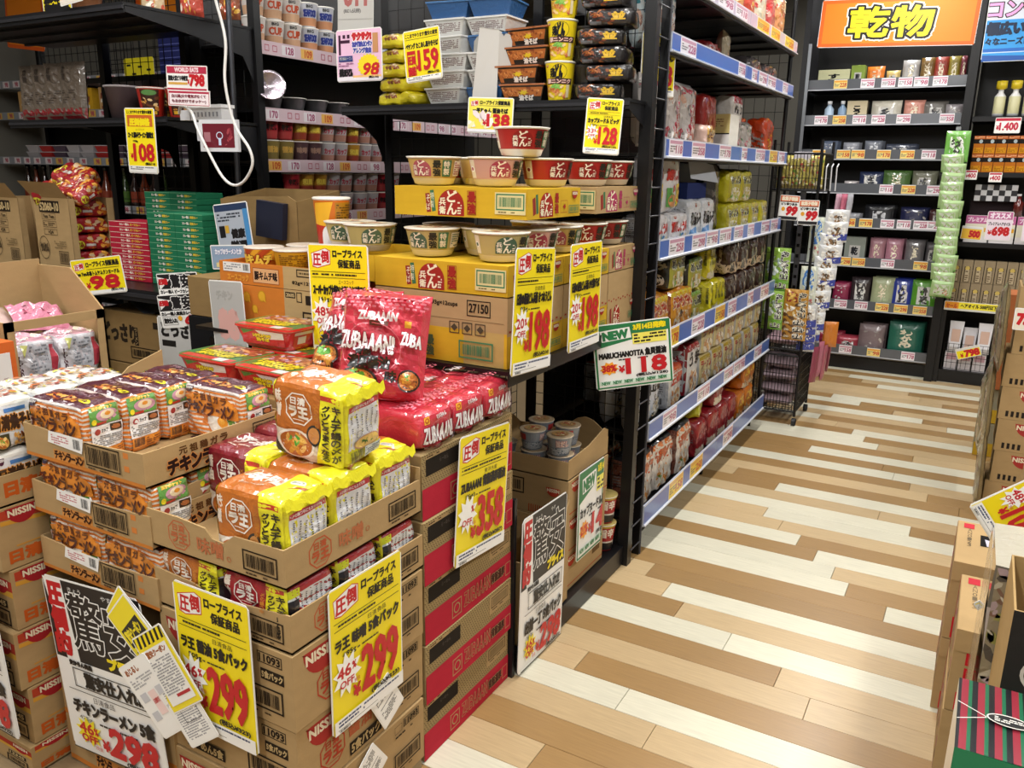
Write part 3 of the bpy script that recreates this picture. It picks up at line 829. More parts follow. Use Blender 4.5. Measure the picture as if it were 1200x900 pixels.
def raoh_side(W=145, H=190):
    s = Sheet(W, H, None, step=13); s.rect(0, 0, W, H, 'EBE32A')
    s.rect(16, 42, W - 10, 148, 'E4E6EA'); s.rect(16, 38, W - 10, 52, 'B8303A'); s.text('〆の鍋つゆにもおすすめ', 24, 41, 90, 8, 'F0DADA', bold=.3)
    for i in range(6): s.lines(26 + i * 18, 60, 5, 44 + (i * 37 % 20), 10, '5A5A62', seed=i)
    for i in (0, 1): s.ring(52 + i * 42, 112, 10, 1.2, '777777', 12)
    s.ell(80, 136, 46, 16, 'B7886A'); s.ell(80, 136, 42, 13, 'DDB860'); s.blobs(62, 130, 98, 140, ['5C8A34', '3E6E28'], 10, 2, 5)
    s.bars(20, 150, 46, 26, '333333', 20); s.rect(72, 150, 132, 178, 'DCE6E4'); s.lines(75, 153, 54, 22, 4, '557088'); s.rect(16, 178, 30, 188, 'B8303A')
    return s
def raoh_top(c, t, W=215, H=145):
    s = Sheet(W, H, None, step=14); s.rect(0, 0, W, H, c)
    s.text(t, 36, 46, 110, 40, 'F0E4DA', bold=2.2, skew=.2); s.ring(40, 50, 18, 3, 'F0E4DA', 8); s.lines(50, 100, 70, 14, 2, 'E8D8C8')
    s.poly([(148, 0), (W, 0), (W, H), (140, H)], 'EBE32A'); s.ell(180, 60, 22, 12, 'D7DCD6'); s.lines(164, 54, 32, 12, 2, '8A9A8A'); s.poly([(172, 96), (214, 60), (214, 72)], 'A85A1A')
    return s
rs = raoh_side()
MISO, SOY = 'BC6A26', '7C1A28'
def raoh(c, t, seed):
    return pack(.203, .141, .185, {'*': c, 'right': 'EBE32A'}, {'front': raoh_front(c, t), 'right': rs, 'top': raoh_top(c, t), 'left': raoh_top(c, t)}, seed=seed, wr=.003, k=9, n=12)
miso_me = [raoh(MISO, '味噌', q).mesh('five_pack_of_noodles') for q in (1, 3)]
soy_me = [raoh(SOY, '醤油', 2).mesh('five_pack_of_noodles')]
def fold(parent, w, d, h, c):
    """pinched end seal that lies across the right end"""
    mb = MB(); n = 10
    pts = [(w / 2 + .004, -d / 2 + d * i / n, h * .97 + .006 * math.sin(i * 1.9)) for i in range(n + 1)]; p2 = [(w / 2 + .009, y, z - .022 - .003 * (i % 2)) for i, (x, y, z) in enumerate(pts)]
    mb.add(pts + p2, [(i, i + 1, n + 2 + i, n + 1 + i) for i in range(n)], c, 'film', True)
    mb.build('end_seal', parent)
def put_raoh(me, x, y, z, rot, label, grp='orange and yellow five-packs'):
    o = thing('five_pack_of_noodles', label, 'noodle pack', (x, y, z), 0, grp); o.rotation_euler = rot
    link('wrapper', me, o); fold(o, .203, .141, .185, 'E6DE28'); return o
ZT = .757
put_raoh(miso_me[0], -1.262, 1.185, ZT + .004, (0, 0, .02), 'orange and yellow five-pack, nearest one in the top centre tray')
put_raoh(miso_me[1], -1.262, 1.335, ZT + .004, (0, 0, -.02), 'orange and yellow five-pack, middle one along the aisle side of the top centre tray')
put_raoh(miso_me[0], -1.262, 1.487, ZT + .004, (0, 0, .01), 'orange and yellow five-pack, rear one along the aisle side of the top centre tray')
put_raoh(soy_me[0], -1.474, 1.345, ZT + .004, (0, 0, .02), 'maroon and yellow five-pack beside the middle orange one', 'maroon five-packs')
put_raoh(soy_me[0], -1.474, 1.49, ZT + .012, (0, 0, -.03), 'maroon and yellow five-pack at the back left of the top centre tray', 'maroon five-packs')
put_raoh(miso_me[1], -1.268, 1.375, ZT + .197, (.06, .07, .06), 'orange and yellow five-pack lying loose on top of the others')

def rtray_front(t='味噌'):
    s = Sheet(425, 90); octa(s, 105, 44, 38, 'B86A45', None, .09); s.text(t, 165, 30, 80, 38, 'B8704A', bold=1.2); s.ring(262, 62, 7, 2, 'B8704A', 8)
    barcode(s, 305, 24, 100, 48, '2A2118', 3.4); s.lines(312, 75, 90, 7, 1, '4A3A28'); return s
def rtray_right(t='味噌'):
    s = Sheet(470, 90); octa(s, 105, 46, 38, 'B85A38', None, .09); s.text(t, 165, 26, 80, 38, 'B8704A', bold=1.2); s.ring(262, 52, 7, 2, 'B8704A', 8)
    barcode(s, 340, 20, 108, 48, '2A2118', 3.4); s.lines(350, 71, 94, 7, 1, '4A3A28'); return s
A1, A2, A3, A4 = rtray_front(), rtray_right(), rtray_front('醤油'), rtray_right('醤油')
o = tray(.425, .47, .088, KR, A1, A2, hf=[(0, .088), (.45, .085), (.53, .066), (.7, .058), (.82, .066), (1, .088)][0:1] + [(.25, .088), (.45, .082), (.5, .062), (.58, .06), (.66, .085), (1, .088)], hb=[(0, .12), (1, .12)], hl=[(0, .12), (1, .1)]).build('noodle_tray', None, (-1.575, 1.103, ZT - .002))
tag(o, 'open kraft tray with the orange and yellow five-packs, top of the centre stack', 'cardboard tray', 'five-pack trays')
o = tray(.425, .47, .088, KR, A3, A4, hf=[(0, .092), (.3, .085), (.5, .07), (.8, .082), (1, .09)]).build('noodle_tray', None, (-1.572, 1.106, .604)); tag(o, 'kraft tray of squeezed red five-packs right under the top centre tray', 'cardboard tray', 'five-pack trays')
# packs squeezed between the two trays: (orange, red on the front; three on the aisle side)
def flat_art(c, W=150, H=140):
    s = Sheet(W, H, None, step=14); s.rect(0, 0, W, H, c); s.rect(0, 24, W, H, 'DDDFE2'); s.rect(0, 14, W, 24, 'B0303A'); s.rect(0, 12, 34, 30, 'D9DF2E')
    for i in range(7): s.lines(38 + i * 15, 30, 5, 60, 12, '55555E', seed=i)
    s.rect(0, 34, 28, H, '1E1E26'); return s
sq = pack(.2, .145, .142, {'*': '9C1F2C', 'front': MISO}, {'right': flat_art('A31E2C'), 'front': raoh_front(MISO, '味噌')}, seed=7, wr=.004, k=7).mesh('squeezed_five_pack')
sq2 = pack(.2, .145, .142, {'*': '9C1F2C'}, {'right': flat_art('A31E2C'), 'front': raoh_front('A31E2C', '醤油')}, seed=9, wr=.004, k=7).mesh('squeezed_five_pack')
for i, (x, y, me, l) in enumerate([(-1.462, 1.188, sq, 'orange five-pack peeking out between the two centre trays on the left of the front'), (-1.258, 1.188, sq2, 'red five-pack at the front corner between the two centre trays'),
                                   (-1.258, 1.34, sq2, 'red five-pack, middle one between the two centre trays on the aisle side'), (-1.258, 1.492, sq2, 'red five-pack, rear one between the two centre trays on the aisle side')]):
    tag(link('squeezed_five_pack', me, None, (x, y, .61), (0, 0, .03 * (i - 1))), l, 'noodle pack', 'squeezed five-packs between the centre trays')
def rc_right():
    s = Sheet(470, 190); nissin(s, 28, 14, 120, 'A5352E'); octa(s, 112, 118, 46, 'B0452F', None, .09); s.text('醤油', 168, 80, 84, 42, 'B0603F', bold=1.3); s.ring(268, 108, 8, 2, 'B0603F', 8)
    s.rect(170, 140, 290, 176, '2A2118'); s.text('5食パック', 176, 144, 108, 28, 'C2A878', bold=1.2)
    s.frame(378, 10, 446, 34, 2, '2A2118'); s.text('11093', 384, 14, 56, 16, '2A2118', bold=.8); s.frame(340, 14, 370, 36, 1.2, '4A3A28'); s.lines(342, 42, 104, 9, 1, '2A2118'); barcode(s, 336, 96, 112, 52, '2A2118', 4); s.lines(344, 152, 94, 7, 1, '4A3A28'); return s
def rc_front():
    s = Sheet(425, 190); s.frame(320, 14, 394, 42, 2.4, '2A2118'); s.text('11093', 326, 19, 62, 18, '2A2118', bold=1); s.rect(328, 54, 398, 82, '2A2118'); s.text('5食パック', 332, 59, 62, 18, 'C2A878', bold=.8)
    barcode(s, 268, 100, 124, 58, '2A2118', 4.5); s.lines(276, 164, 110, 8, 1, '4A3A28'); nissin(s, 20, 20, 110, 'A5352E'); s.text('醤油', 60, 70, 90, 46, 'B0603F', bold=1.3)
    s.rect(60, 140, 190, 172, '2A2118'); s.text('らーめん5食', 66, 144, 118, 24, 'C2A878', bold=1); return s
B1, B2 = rc_front(), rc_right()
for i in range(3):
    o = link('five_pack_carton', carton(.42, .466, .188, KR, B1, B2).mesh('five_pack_carton'), None, (-1.572 + (.004, 0, .006)[i], 1.104 + (0, .004, .0)[i], (.03, .2205, .411)[i]))
    tag(o, 'kraft carton printed 11093 in the centre stack, %s from the floor' % ORD[i], 'carton', 'five-pack cartons of the centre stack')
mb = MB()
for x in (-1.56, -1.37, -1.2): mb.box(x, 1.12, 0, x + .05, 1.56, .028, '9B8B6C', 'board')
tag(mb.build('pallet'), 'low pallet under the centre stack of five-pack cartons', 'pallet')

# ---------------------------------------------------------------- red cartons and red bags
RB = 'B5273A'
def zu_right():
    s = Sheet(460, 180)
    for j in range(10):
        for i in range(46): s.raw([(i * 10 + (j % 2) * 5, j * 9 + 1), (i * 10 + 7 + (j % 2) * 5, j * 9 + 7), (i * 10 + 8 + (j % 2) * 5, j * 9 + 6), (i * 10 + 1.4 + (j % 2) * 5, j * 9)], [(0, 1, 2), (0, 2, 3)], '5A4730', s.l + 1)
    s.l += 1
    s.rect(18, 16, 170, 62, '26201A'); s.text('らーめん', 80, 26, 40, 12, '5A5048'); s.rect(18, 6, 110, 15, KR); s.lines(22, 7, 80, 6, 1, '2A2118')
    s.rect(330, 10, 450, 70, KR); s.frame(340, 16, 440, 52, 2.4, '2A2118'); s.lines(346, 56, 90, 6, 1, '4A3A28'); s.rect(348, 22, 432, 46, '8A7350')
    s.rect(0, 92, 460, 180, RB)
    s.frame(128, 112, 176, 164, 3, KR); s.ring(152, 138, 16, 4, KR, 14)
    [s.text(q, 190 + i * 20, 112, 17, 42, RB, bold=.6, out=(1.8, KR)) for i, q in enumerate('ZUBAAAN')]
    s.text('背脂濃厚', 336, 120, 76, 30, '4E2A22', bold=1.4, out=(1.2, KR)); s.frame(418, 118, 448, 160, 2, KR)
    return s
zr = zu_right()
zme = carton(.415, .46, .178, 'A08A60', None, zr).mesh('red_noodle_carton')
for i in range(5):
    o = link('red_noodle_carton', zme, None, (-1.57 + (0, .006, .002, .008, .0)[i], 1.58 + (0, .004, .008, 0, .006)[i], .002 + .1797 * i))
    tag(o, 'carton with a red band behind the centre stack, %s from the floor' % ORD[i], 'carton', 'red banded cartons')
def zu_front(W=155, H=105):
    s = Sheet(W, H, None, step=11); s.rect(0, 0, W, H, 'CC3648'); s.ring(80, 62, 50, 2, 'DC6A78', 16, 34)
    s.rect(14, 12, 34, 32, 'E9A830'); s.ring(24, 22, 7, 2.2, 'B03020', 12); s.text('マルちゃん', 60, 14, 50, 12, 'F4ECEC', bold=.8)
    [s.text(q, 10 + i * 16.4, 42, 14.5 if q != '!' else 4, 42, 'F6F2F2', bold=1.5, out=(1.1, '7A1420')) for i, q in enumerate('ZUBAAAN!')]; s.rect(144, 0, W, H, 'C9CCD2'); s.lines(145, 4, 9, 96, 12, '777777')
    s.rect(10, 92, 100, 100, '6E1420'); return s
def zu_top(W=155, H=200):
    s = Sheet(W, H, None, step=14); s.rect(0, 0, W, H, 'CC3648')
    for j in range(9):
        for i in range(9): s.rect(6 + i * 16 + (j % 2) * 4, 90 + j * 10, 15 + i * 16 + (j % 2) * 4, 96 + j * 10, 'DD7484')
    s.text('ZUBAAAN', 34, 40, 84, 20, 'F2E8EA', bold=1.4); s.rect(56, 62, 96, 74, '5C2A1E'); s.ring(76, 60, 60, 2, 'DC6A78', 16, 46); return s
zp = pack(.155, .2, .105, 'C93444', {'front': zu_front(), 'top': zu_top()}, seed=3, wr=.0035, k=6).mesh('red_noodle_bag')
for i in range(3):
    tag(link('red_noodle_bag', zp, None, (-1.255, 1.665 + .154 * i, .902 + (0, .002, .004)[i]), (0, 0, math.pi / 2 + (.02, -.03, .04)[i])), 'red noodle bag with big white letters along the aisle edge, %s' % ['nearest', 'middle', 'farthest'][i], 'noodle bag', 'red noodle bags lying on the red cartons')
for i in range(3):
    tag(link('red_noodle_bag', zp, None, (-1.465, 1.665 + .154 * i, .902), (0, 0, math.pi / 2)), 'red noodle bag behind the aisle edge row, %s' % ['nearest', 'middle', 'farthest'][i], 'noodle bag', 'red noodle bags lying on the red cartons')
def zu_big(W=230, H=280):
    s = Sheet(W, H, None, step=14); s.rect(0, 0, W, H, 'CC3648')
    for j in range(5):
        for i in range(13): s.rect(8 + i * 17 + (j % 2) * 6, 6 + j * 9, 18 + i * 17 + (j % 2) * 6, 11 + j * 9, 'DD7484')
    s.text('ZUBAAAN', 60, 58, 100, 20, 'F2E8EA', bold=1.4, skew=.1); s.rect(90, 80, 140, 92, '5C2A1E')
    s.ring(100, 150, 80, 2.4, 'DC6A78', 18, 66)
    [s.text(q, 14 + i * 20, 108 + i * 1.5, 17.5 if q != '!' else 6, 42, 'F6F2F2', bold=1.7, out=(1.3, '7A1420')) for i, q in enumerate('ZUBAAAN!')]; s.text('背脂', 60, 152, 44, 14, INK, bold=1); s.text('濃厚醤油', 44, 168, 108, 30, INK, bold=1.8)
    s.bowl(74, 234, 56, 38, '1E1614', seed=3); s.blobs(55, 205, 88, 224, ['4E9A35', '79B84A'], 26, 4, 9)
    s.text('味', 146, 202, 26, 26, INK, bold=1.6)
    s.rect(182, 76, 198, 92, 'E9A830'); [s.text(q, 178 + i * 12, 104 + i * 2, 10, 30, 'F6F2F2', bold=1.1, out=(1, '7A1420')) for i, q in enumerate('ZUBA')]; s.bowl(202, 222, 26, 28, '1E1614', seed=9); return s
zb = pouch(.235, .29, .13, 'C93444', zu_big(), seed=4, crimp=.05, n=16, wr=.008).mesh('standing_red_noodle_bag')
tag(link('red_noodle_bag', zb, None, (-1.33, 1.64, 1.0), (-.3, .05, .42)), 'red noodle bag standing upright on the others, bowl picture facing out', 'noodle bag', 'upright red noodle bags')
tag(link('red_noodle_bag', zb, None, (-1.53, 1.75, 1.0), (-.6, -.1, .1)), 'red noodle bag leaning back behind the upright one, seal folded over', 'noodle bag', 'upright red noodle bags')

# ---------------------------------------------------------------- rectangular cup noodles in red, white and green
def yakicup(seed):
    w, d, h = .25, .185, .072; mb = MB(); n = 6
    def ring(hw, hd, z, r=.025):
        p = []
        for cx, cy, a0 in ((hw - r, hd - r, 0), (-hw + r, hd - r, 90), (-hw + r, -hd + r, 180), (hw - r, -hd + r, 270)):
            for k in range(n): a = math.radians(a0 + 90 * k / (n - 1)); p.append((cx + r * math.cos(a), cy + r * math.sin(a), z))
        return p
    N = 4 * n; rs_ = [ring(w * .38, d * .36, 0), ring(w * .41, d * .4, .012), ring(w * .45, d * .44, h * .55), ring(w * .475, d * .47, h * .86), ring(w / 2, d / 2, h * .9, .03), ring(w / 2 - .001, d / 2 - .001, h, .03)]
    cl = ['C8262C', 'C8262C', 'C62A2E', 'D8D6D0', 'D03028']
    for i in range(5):
        mb.add(rs_[i] + rs_[i + 1], [(k, (k + 1) % N, N + (k + 1) % N, N + k) for k in range(N)], cl[i], 'film', True)
    mb.add(rs_[5], [tuple(range(N))], '3C7A34', 'film')
    s = Sheet(250, 185); s.rect(14, 4, 236, 180, '3F7C36'); s.rect(14, 150, 236, 182, 'D63A30'); s.rect(160, 150, 205, 182, 'E8E4DC'); s.rect(14, 4, 236, 84, '8A4426')
    s.blobs(16, 8, 234, 80, ['B86A3A', 'D79A5C', '7A3420', 'E0B070', 'A8503A', 'C9BBD0'], 90, 7, 16, seed)
    s.text('いか天ふりかけ', 24, 84, 180, 32, YEL, bold=2.2, out=(2, INK), skew=.2); s.text('焼そば大盛り', 40, 118, 150, 26, YEL, bold=2, out=(2, INK), skew=.2)
    s.put(mb, plane((-w / 2 + .004, -d / 2 + .004, h), (w - .008, 0, 0), (0, d - .008, 0)), 'film')
    def side(axis):
        hw, hd = (w, d)
        def f(q, e):
            z = .012 + (h * .8 - .012) * q[:, 1]; t = .4 + .07 * (z - .012) / (h * .8)
            if axis == 'f': return np.stack([(q[:, 0] - .5) * w * .72, -(d * t * 1.0) - .0015 - e, z], 1)
            return np.stack([w * (t + .012) + .001 + e, (q[:, 0] - .5) * d * .66, z], 1)
        return f
    s = Sheet(200, 60, 'C62A2E'); s.poly([(0, 0), (70, 0), (10, 20)], '4E8A40'); s.poly([(70, 0), (200, 0), (200, 26), (120, 34)], 'E4E0D8'); s.text('いか天ふりかけ', 56, 14, 84, 14, YEL, bold=1.2, out=(1, INK)); s.text('焼そば', 70, 30, 60, 14, YEL, bold=1.2, out=(1, INK)); s.put(mb, side('f'), 'film')
    s = Sheet(140, 60, 'C62A2E'); s.rect(0, 0, 140, 12, 'DAD6CE'); s.rect(20, 20, 60, 50, 'E4E0D8'); s.rect(100, 0, 140, 60, '23201E'); s.ring(118, 30, 14, 2.5, 'DDDDDD', 14); s.put(mb, side('r'), 'film')
    return mb
yc = [yakicup(1).mesh('square_cup_noodle'), yakicup(2).mesh('square_cup_noodle')]
for i, (x, y, z, rz, l) in enumerate([(-1.955, 1.695, .975, -.03, 'left one of the two wide front cups'), (-1.70, 1.68, .975, -.05, 'right one of the two wide front cups'), (-1.85, 1.885, .975, -.05, 'lower one of the rear pair'), (-1.90, 1.87, 1.049, .0, 'topmost one of the rear pair')]):
    tag(link('square_cup_noodle', yc[i % 2], None, (x, y, z), (0, 0, rz)), 'square red and green fried noodle cup, ' + l, 'cup noodle', 'square fried noodle cups')
for i in range(6):
    o = carton(.5, .4, .161, KR2).build('cup_noodle_carton', None, (-2.08, 1.585, .001 + .1622 * i)); tag(o, 'plain carton under the square fried noodle cups, %s from the floor' % ORD[i], 'carton', 'cartons under the square cups')
# ---------------------------------------------------------------- gondola next to the red cartons
BK, BK2 = '101012', '18181B'
def black_shelf(name, label, x0, x1, y0, y1, z, lip=.03, brackets=(), lipside='front', rib=True):
    """shelf plate with folded lip; z is its top"""
    t = thing(name, label, 'shelf', ((x0 + x1) / 2, (y0 + y1) / 2, z))
    cx, cy = (x0 + x1) / 2, (y0 + y1) / 2
    mb = MB(); mb.box(x0 - cx, y0 - cy, -.012, x1 - cx, y1 - cy, 0, BK)
    if lipside == 'front':
        mb.box(x0 - cx, y0 - cy - .004, -lip, x1 - cx, y0 - cy, .001, BK2); mb.box(x0 - cx, y0 - cy - .010, -lip * .62, x1 - cx, y0 - cy - .004, -lip * .3, '2A2A2E')
        if rib:
            for k in (1, 2, 3): mb.box(x0 - cx + .01, y0 - cy + (y1 - y0) * k / 4 - .01, -.022, x1 - cx - .01, y0 - cy + (y1 - y0) * k / 4 + .01, -.012, BK2)
    else:
        mb.box(x1 - cx, y0 - cy, -lip, x1 - cx + .004, y1 - cy, .001, BK2)
        if rib:
            for k in (1, 2, 3): mb.box(x0 - cx + (x1 - x0) * k / 4 - .01, y0 - cy + .01, -.022, x0 - cx + (x1 - x0) * k / 4 + .01, y1 - cy - .01, -.012, BK2)
    mb.build('shelf_plate', t)
    for b in brackets:
        mb = MB()
        if lipside == 'front':
            P = [(y0 - cy + .005, -.012), (y0 - cy + .005, -.035), (y0 - cy + (y1 - y0) * .5, -.08), (y1 - cy - .06, -.13), (y1 - cy, -.24), (y1 - cy, -.012)]
            v = [(b - cx - .0015, y, zz) for y, zz in P] + [(b - cx + .0015, y, zz) for y, zz in P]
        else:
            P = [(x1 - cx - .005, -.012), (x1 - cx - .005, -.03), (x0 - cx + .04, -.07), (x0 - cx, -.1), (x0 - cx, -.012)]
            v = [(x, b - cy - .0015, zz) for x, zz in P] + [(x, b - cy + .0015, zz) for x, zz in P]
        n = len(P); mb.add(v, [tuple(range(n)), tuple(range(2 * n - 1, n - 1, -1))], BK2, 'black'); mb.add(v, [(i, (i + 1) % n, n + (i + 1) % n, n + i) for i in range(n)], BK2, 'black')
        mb.build('shelf_bracket', t)
    return t
def ladder(name, label, x, y0, y1, z1, rungs=26):
    t = thing(name, label, 'shelf upright', (x, (y0 + y1) / 2, 0)); h = (y1 - y0) / 2
    mb = MB(); mb.box(-.045, -h - .03, 0, 0, -h + .012, z1, BK); mb.build('post', t)
    mb = MB(); mb.box(-.03, h - .012, 0, .002, h, z1, BK); mb.bar((.003, h, 0), (.003, h, z1), .0035, '4A4A50', 'black', 6); mb.build('post', t)
    mb = MB()
    for i in range(rungs): mb.bar((.001, -h, .06 + z1 * i / rungs), (.001, h, .06 + z1 * i / rungs), .003, '3A3A40', 'black', 6)
    mb.build('rungs', t); return t
ladder('shelf_upright', 'tall black upright with ladder rungs at the near end of the blue railed shelves', -1.115, 3.0, 3.11, 2.75)

black_shelf('display_shelf', 'black waist-high shelf carrying the yellow bowl noodle cartons', -2.45, -1.14, 1.99, 3.02, 1.035, .045, (), 'side')
black_shelf('display_shelf', 'black low shelf with the cardboard crates of small cups on it', -1.62, -1.14, 2.07, 3.0, .085, .08, (), 'side')
black_shelf('display_shelf', 'black head-high shelf over the bowl noodles with fried noodle trays on it', -2.44, -1.14, 2.82, 3.09, 1.845, .035, (-1.145, -1.79, -2.43), 'front')
mb = MB(); mb.box(-2.44, 2.30, 1.0, -1.6, 2.34, 1.024, BK)
t = thing('gondola_frame', 'black gondola posts and feet carrying the waist-high shelf', 'shelf frame', (-1.8, 2.6, 0))
for x, y in ((-1.66, 2.06), (-1.66, 3.105), (-2.42, 2.06), (-2.42, 3.105)):
    q = MB(); q.box(x + 1.8 - .02, y - 2.6 - (.02 if y < 3 else .008), 0, x + 1.8 + .02, y - 2.6 + (.02 if y < 3 else .01), .985 if y < 2.5 else 2.7, BK); q.build('post', t)
q = MB(); q.box(.63, -.555, 0, .66, -.54, .62, BK2); q.build('foot_post', t)
q = MB(); wiregrid(q, (.14, -.52, .1), (0, .9, 0), (0, 0, .87), 18, 18, .0016); q.build('wire_mesh', t)
q = MB(); wiregrid(q, (.19, .46, .1), (.42, 0, 0), (0, 0, .92), 9, 18, .0018); q.build('wire_mesh', t)
q = MB(); wiregrid(q, (-.62, .5, 1.05), (1.24, 0, 0), (0, 0, .75), 18, 10, .0018); q.build('wire_mesh', t)
q = MB(); wiregrid(q, (-.62, .506, 1.86), (1.24, 0, 0), (0, 0, .8), 18, 10, .0018); q.build('wire_mesh', t)
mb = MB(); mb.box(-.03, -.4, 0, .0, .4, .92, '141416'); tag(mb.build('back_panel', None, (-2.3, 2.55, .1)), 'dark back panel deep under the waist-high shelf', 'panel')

# ---- bowl noodle cartons
YB = 'C9A227'
def don(s, x, y, w, c='9A2A20', bg='E8DFC0'):
    """round-topped maker's crest"""
    h = w * .82; pts = [(x, y + h)] + [(x + w / 2 - w / 2 * math.cos(math.pi * k / 12), y + h * .62 - h * .62 * math.sin(math.pi * k / 12)) for k in range(13)] + [(x + w, y + h)]
    s.poly(pts, c); s.vtext('どん', x + w * .36, y + h * .02, w * .36, h * .96, bg, bold=w * .014); s.vtext('兵衛', x + w * .06, y + h * .3, w * .24, h * .66, bg, bold=w * .008); s.lines(x + w * .76, y + h * .45, w * .16, h * .5, 5, bg)
def don_front(W=480, H=90, c=YB, ink='9A2A20', bar=True):
    s = Sheet(W, H, c)
    k = H / 90
    s.poly([(118, 22), (134, 20), (140, 78), (124, 80)], '8A3028'); s.vtext('そば', 122, 24, 14, 50, 'E8DFC0'); s.poly([(136, 12), (150, 10), (158, 74), (144, 77)], '3E6B48'); s.vtext('特製', 138, 16, 13, 50, 'E8DFC0')
    don(s, 166, 8, 96, ink); s.frame(274, 10, 306, 82, 1.5, ink); s.vtext('最強', 277, 12, 26, 68, ink, bold=1.6)
    s.rect(372, 12, 476, 76, 'D9C890'); barcode(s, 376, 16, 96, 48, '3E7A55', 4); s.lines(384, 67, 80, 6, 1, '6A5A30')
    return s
def don_side(W=360, H=90, c=YB, ink='9A2A20', half=None):
    s = Sheet(W, H, c)
    if half: s.rect(0, H * half, W, H, c); 
    s.poly([(30, 30), (48, 24), (54, 74), (36, 80)], '8A3028'); s.poly([(50, 18), (64, 16), (70, 72), (56, 76)], '3E6B48'); don(s, 76, 12, 90, ink); s.vtext('最強', 176, 14, 24, 64, ink, bold=1.4)
    s.frame(214, 38, 262, 76, 1.2, ink); s.poly([(228, 57), (244, 48), (250, 57), (244, 66)], ink)
    nissin(s, 292, 10, 44, ink); barcode(s, 270, 54, 76, 24, '3E7A55', 2)
    return s
def big_front(W=480, H=208):
    s = Sheet(W, H, KR); s.rect(0, 104, W, H, YB); s.rect(330, 104, 470, H, 'B59A5C')
    s.frame(20, 20, 150, 56, 1.2, 'A06040'); s.lines(28, 26, 112, 24, 2, 'A06040'); s.text('NET93g×12cups', 180, 24, 128, 16, '3A2E20', bold=.8); s.frame(342, 14, 424, 62, 3, '2A2118'); s.text('27150', 350, 24, 66, 26, '2A2118', bold=1)
    s.rect(0, 74, 470, 75.5, '7A6440')
    for i in range(3): s.frame(280 + i * 46, 82, 316 + i * 46, 118, 3, '4A4030'); s.poly([(286 + i * 46, 100), (298 + i * 46, 88), (310 + i * 46, 100), (298 + i * 46, 112)], '4A4030')
    don(s, 96, 130, 84, '5A6A40'); s.vtext('最強', 196, 130, 28, 66, '4A5A38', bold=1.6); barcode(s, 316, 136, 120, 54, '3E7A55', 4.5); return s
def big_side(W=360, H=208, c=KR, band=YB):
    s = Sheet(W, H, c)
    if band: s.rect(0, 112, W, H, band)
    for i in range(12): s.rect(10 + i * 30, 96 + (i % 2) * 6, 24 + i * 30, 102 + (i % 2) * 6, '9A3A2A')
    s.poly([(30, 134), (48, 130), (54, 184), (36, 188)], '8A3028'); don(s, 70, 124, 90, '9A2A20'); nissin(s, 290, 118, 44, '9A2A20'); barcode(s, 270, 164, 76, 24, '3E7A55', 2); return s
DF, DS = don_front(), don_side(); DFR, DSR = don_front(c=KR, ink='A23A5A'), don_side(c=KR, ink='A23A5A')
BF, BS = big_front(), big_side(); BSR = big_side(band=None)
def put_carton(me, x, y, z, label, grp='bowl noodle cartons', name='bowl_noodle_carton', fl=None):
    o = thing(name, label, 'carton', (x, y, z), 0, grp); link('box', me, o)
    if fl: flaps(o, *fl)
    return o
bm = carton(.475, .355, .206, KR, BF, BS).mesh('box'); bm2 = carton(.475, .355, .206, KR, BF, BS).mesh('box'); bm3 = carton(.475, .42, .206, KR, BF, BSR).mesh('box')
tm = carton(.475, .355, .088, YB, DF, DS).mesh('box'); tm3 = carton(.475, .42, .088, KR, DFR, DSR).mesh('box')
for k, (x, y, z, me, l) in enumerate([(-1.63, 2.01, 1.037, bm, 'large kraft and yellow bowl noodle carton printed 27150, nearest on the shelf'), (-1.63, 2.372, 1.037, bm2, 'large kraft and yellow bowl noodle carton behind the one printed 27150'),
                                      (-1.625, 2.60 + .135, 1.037, None, ''), (-1.63, 2.01, 1.247, tm, 'flat yellow carton on the one printed 27150, bowls standing on it'), (-1.63, 2.372, 1.247, tm, 'flat yellow carton, second from the front in the lower row of flat cartons'),
                                      (-1.632, 2.12, 1.458, tm, 'flat yellow carton with red crest, topmost and nearest'), ]):
    if me is None: continue
    put_carton(me, x, y, z, l)
bm3 = carton(.475, .26, .206, KR, BF, BSR).mesh('box'); tm3b = carton(.475, .26, .088, KR, DFR, DSR).mesh('box'); tm3 = carton(.42, .4, .088, KR, DFR, DSR).mesh('box')
put_carton(bm3, -1.63, 2.735, 1.037, 'large kraft carton with pink crest, farthest on the waist-high shelf')
put_carton(tm3b, -1.63, 2.735, 1.247, 'flat kraft carton with pink crest, lower row, beside the black upright')
put_carton(tm3, -1.575, 2.6, 1.458, 'flat kraft carton with pink crest, topmost, beside the black upright')
mb = MB(); mb.box(0, 0, 0, .46, .36, .21, KD, 'board')

# ---- bowls
def bowl_art(c, ink, white='E8E2D4', crest='F0E6D0', seed=0, text='E4D8C0'):
    s = Sheet(420, 60, None, step=8); s.rect(0, 0, 420, 60, c)
    s.rect(8, 4, 76, 56, ink); s.lines(10, 6, 64, 46, 8, text, seed=seed)
    s.rect(92, 2, 118, 58, text); s.ring(105, 30, 9, 3, 'FFFFFF', 12); s.ell(105, 30, 6, 6, ink)
    don(s, 168, 4, 62, ink if c != ink else '7A1A18', crest)
    s.vtext('最強', 236, 4, 22, 52, '2A2A22', bold=.8); s.rect(262, 4, 290, 56, '3E6B48'); s.vtext('特製', 266, 6, 18, 46, text, bold=.6)
    s.rect(300, 6, 350, 54, text); s.lines(303, 9, 44, 42, 6, ink, seed=seed + 1); s.frame(356, 6, 412, 54, 1.4, ink); s.lines(360, 10, 48, 40, 7, ink, seed=seed + 2)
    return s
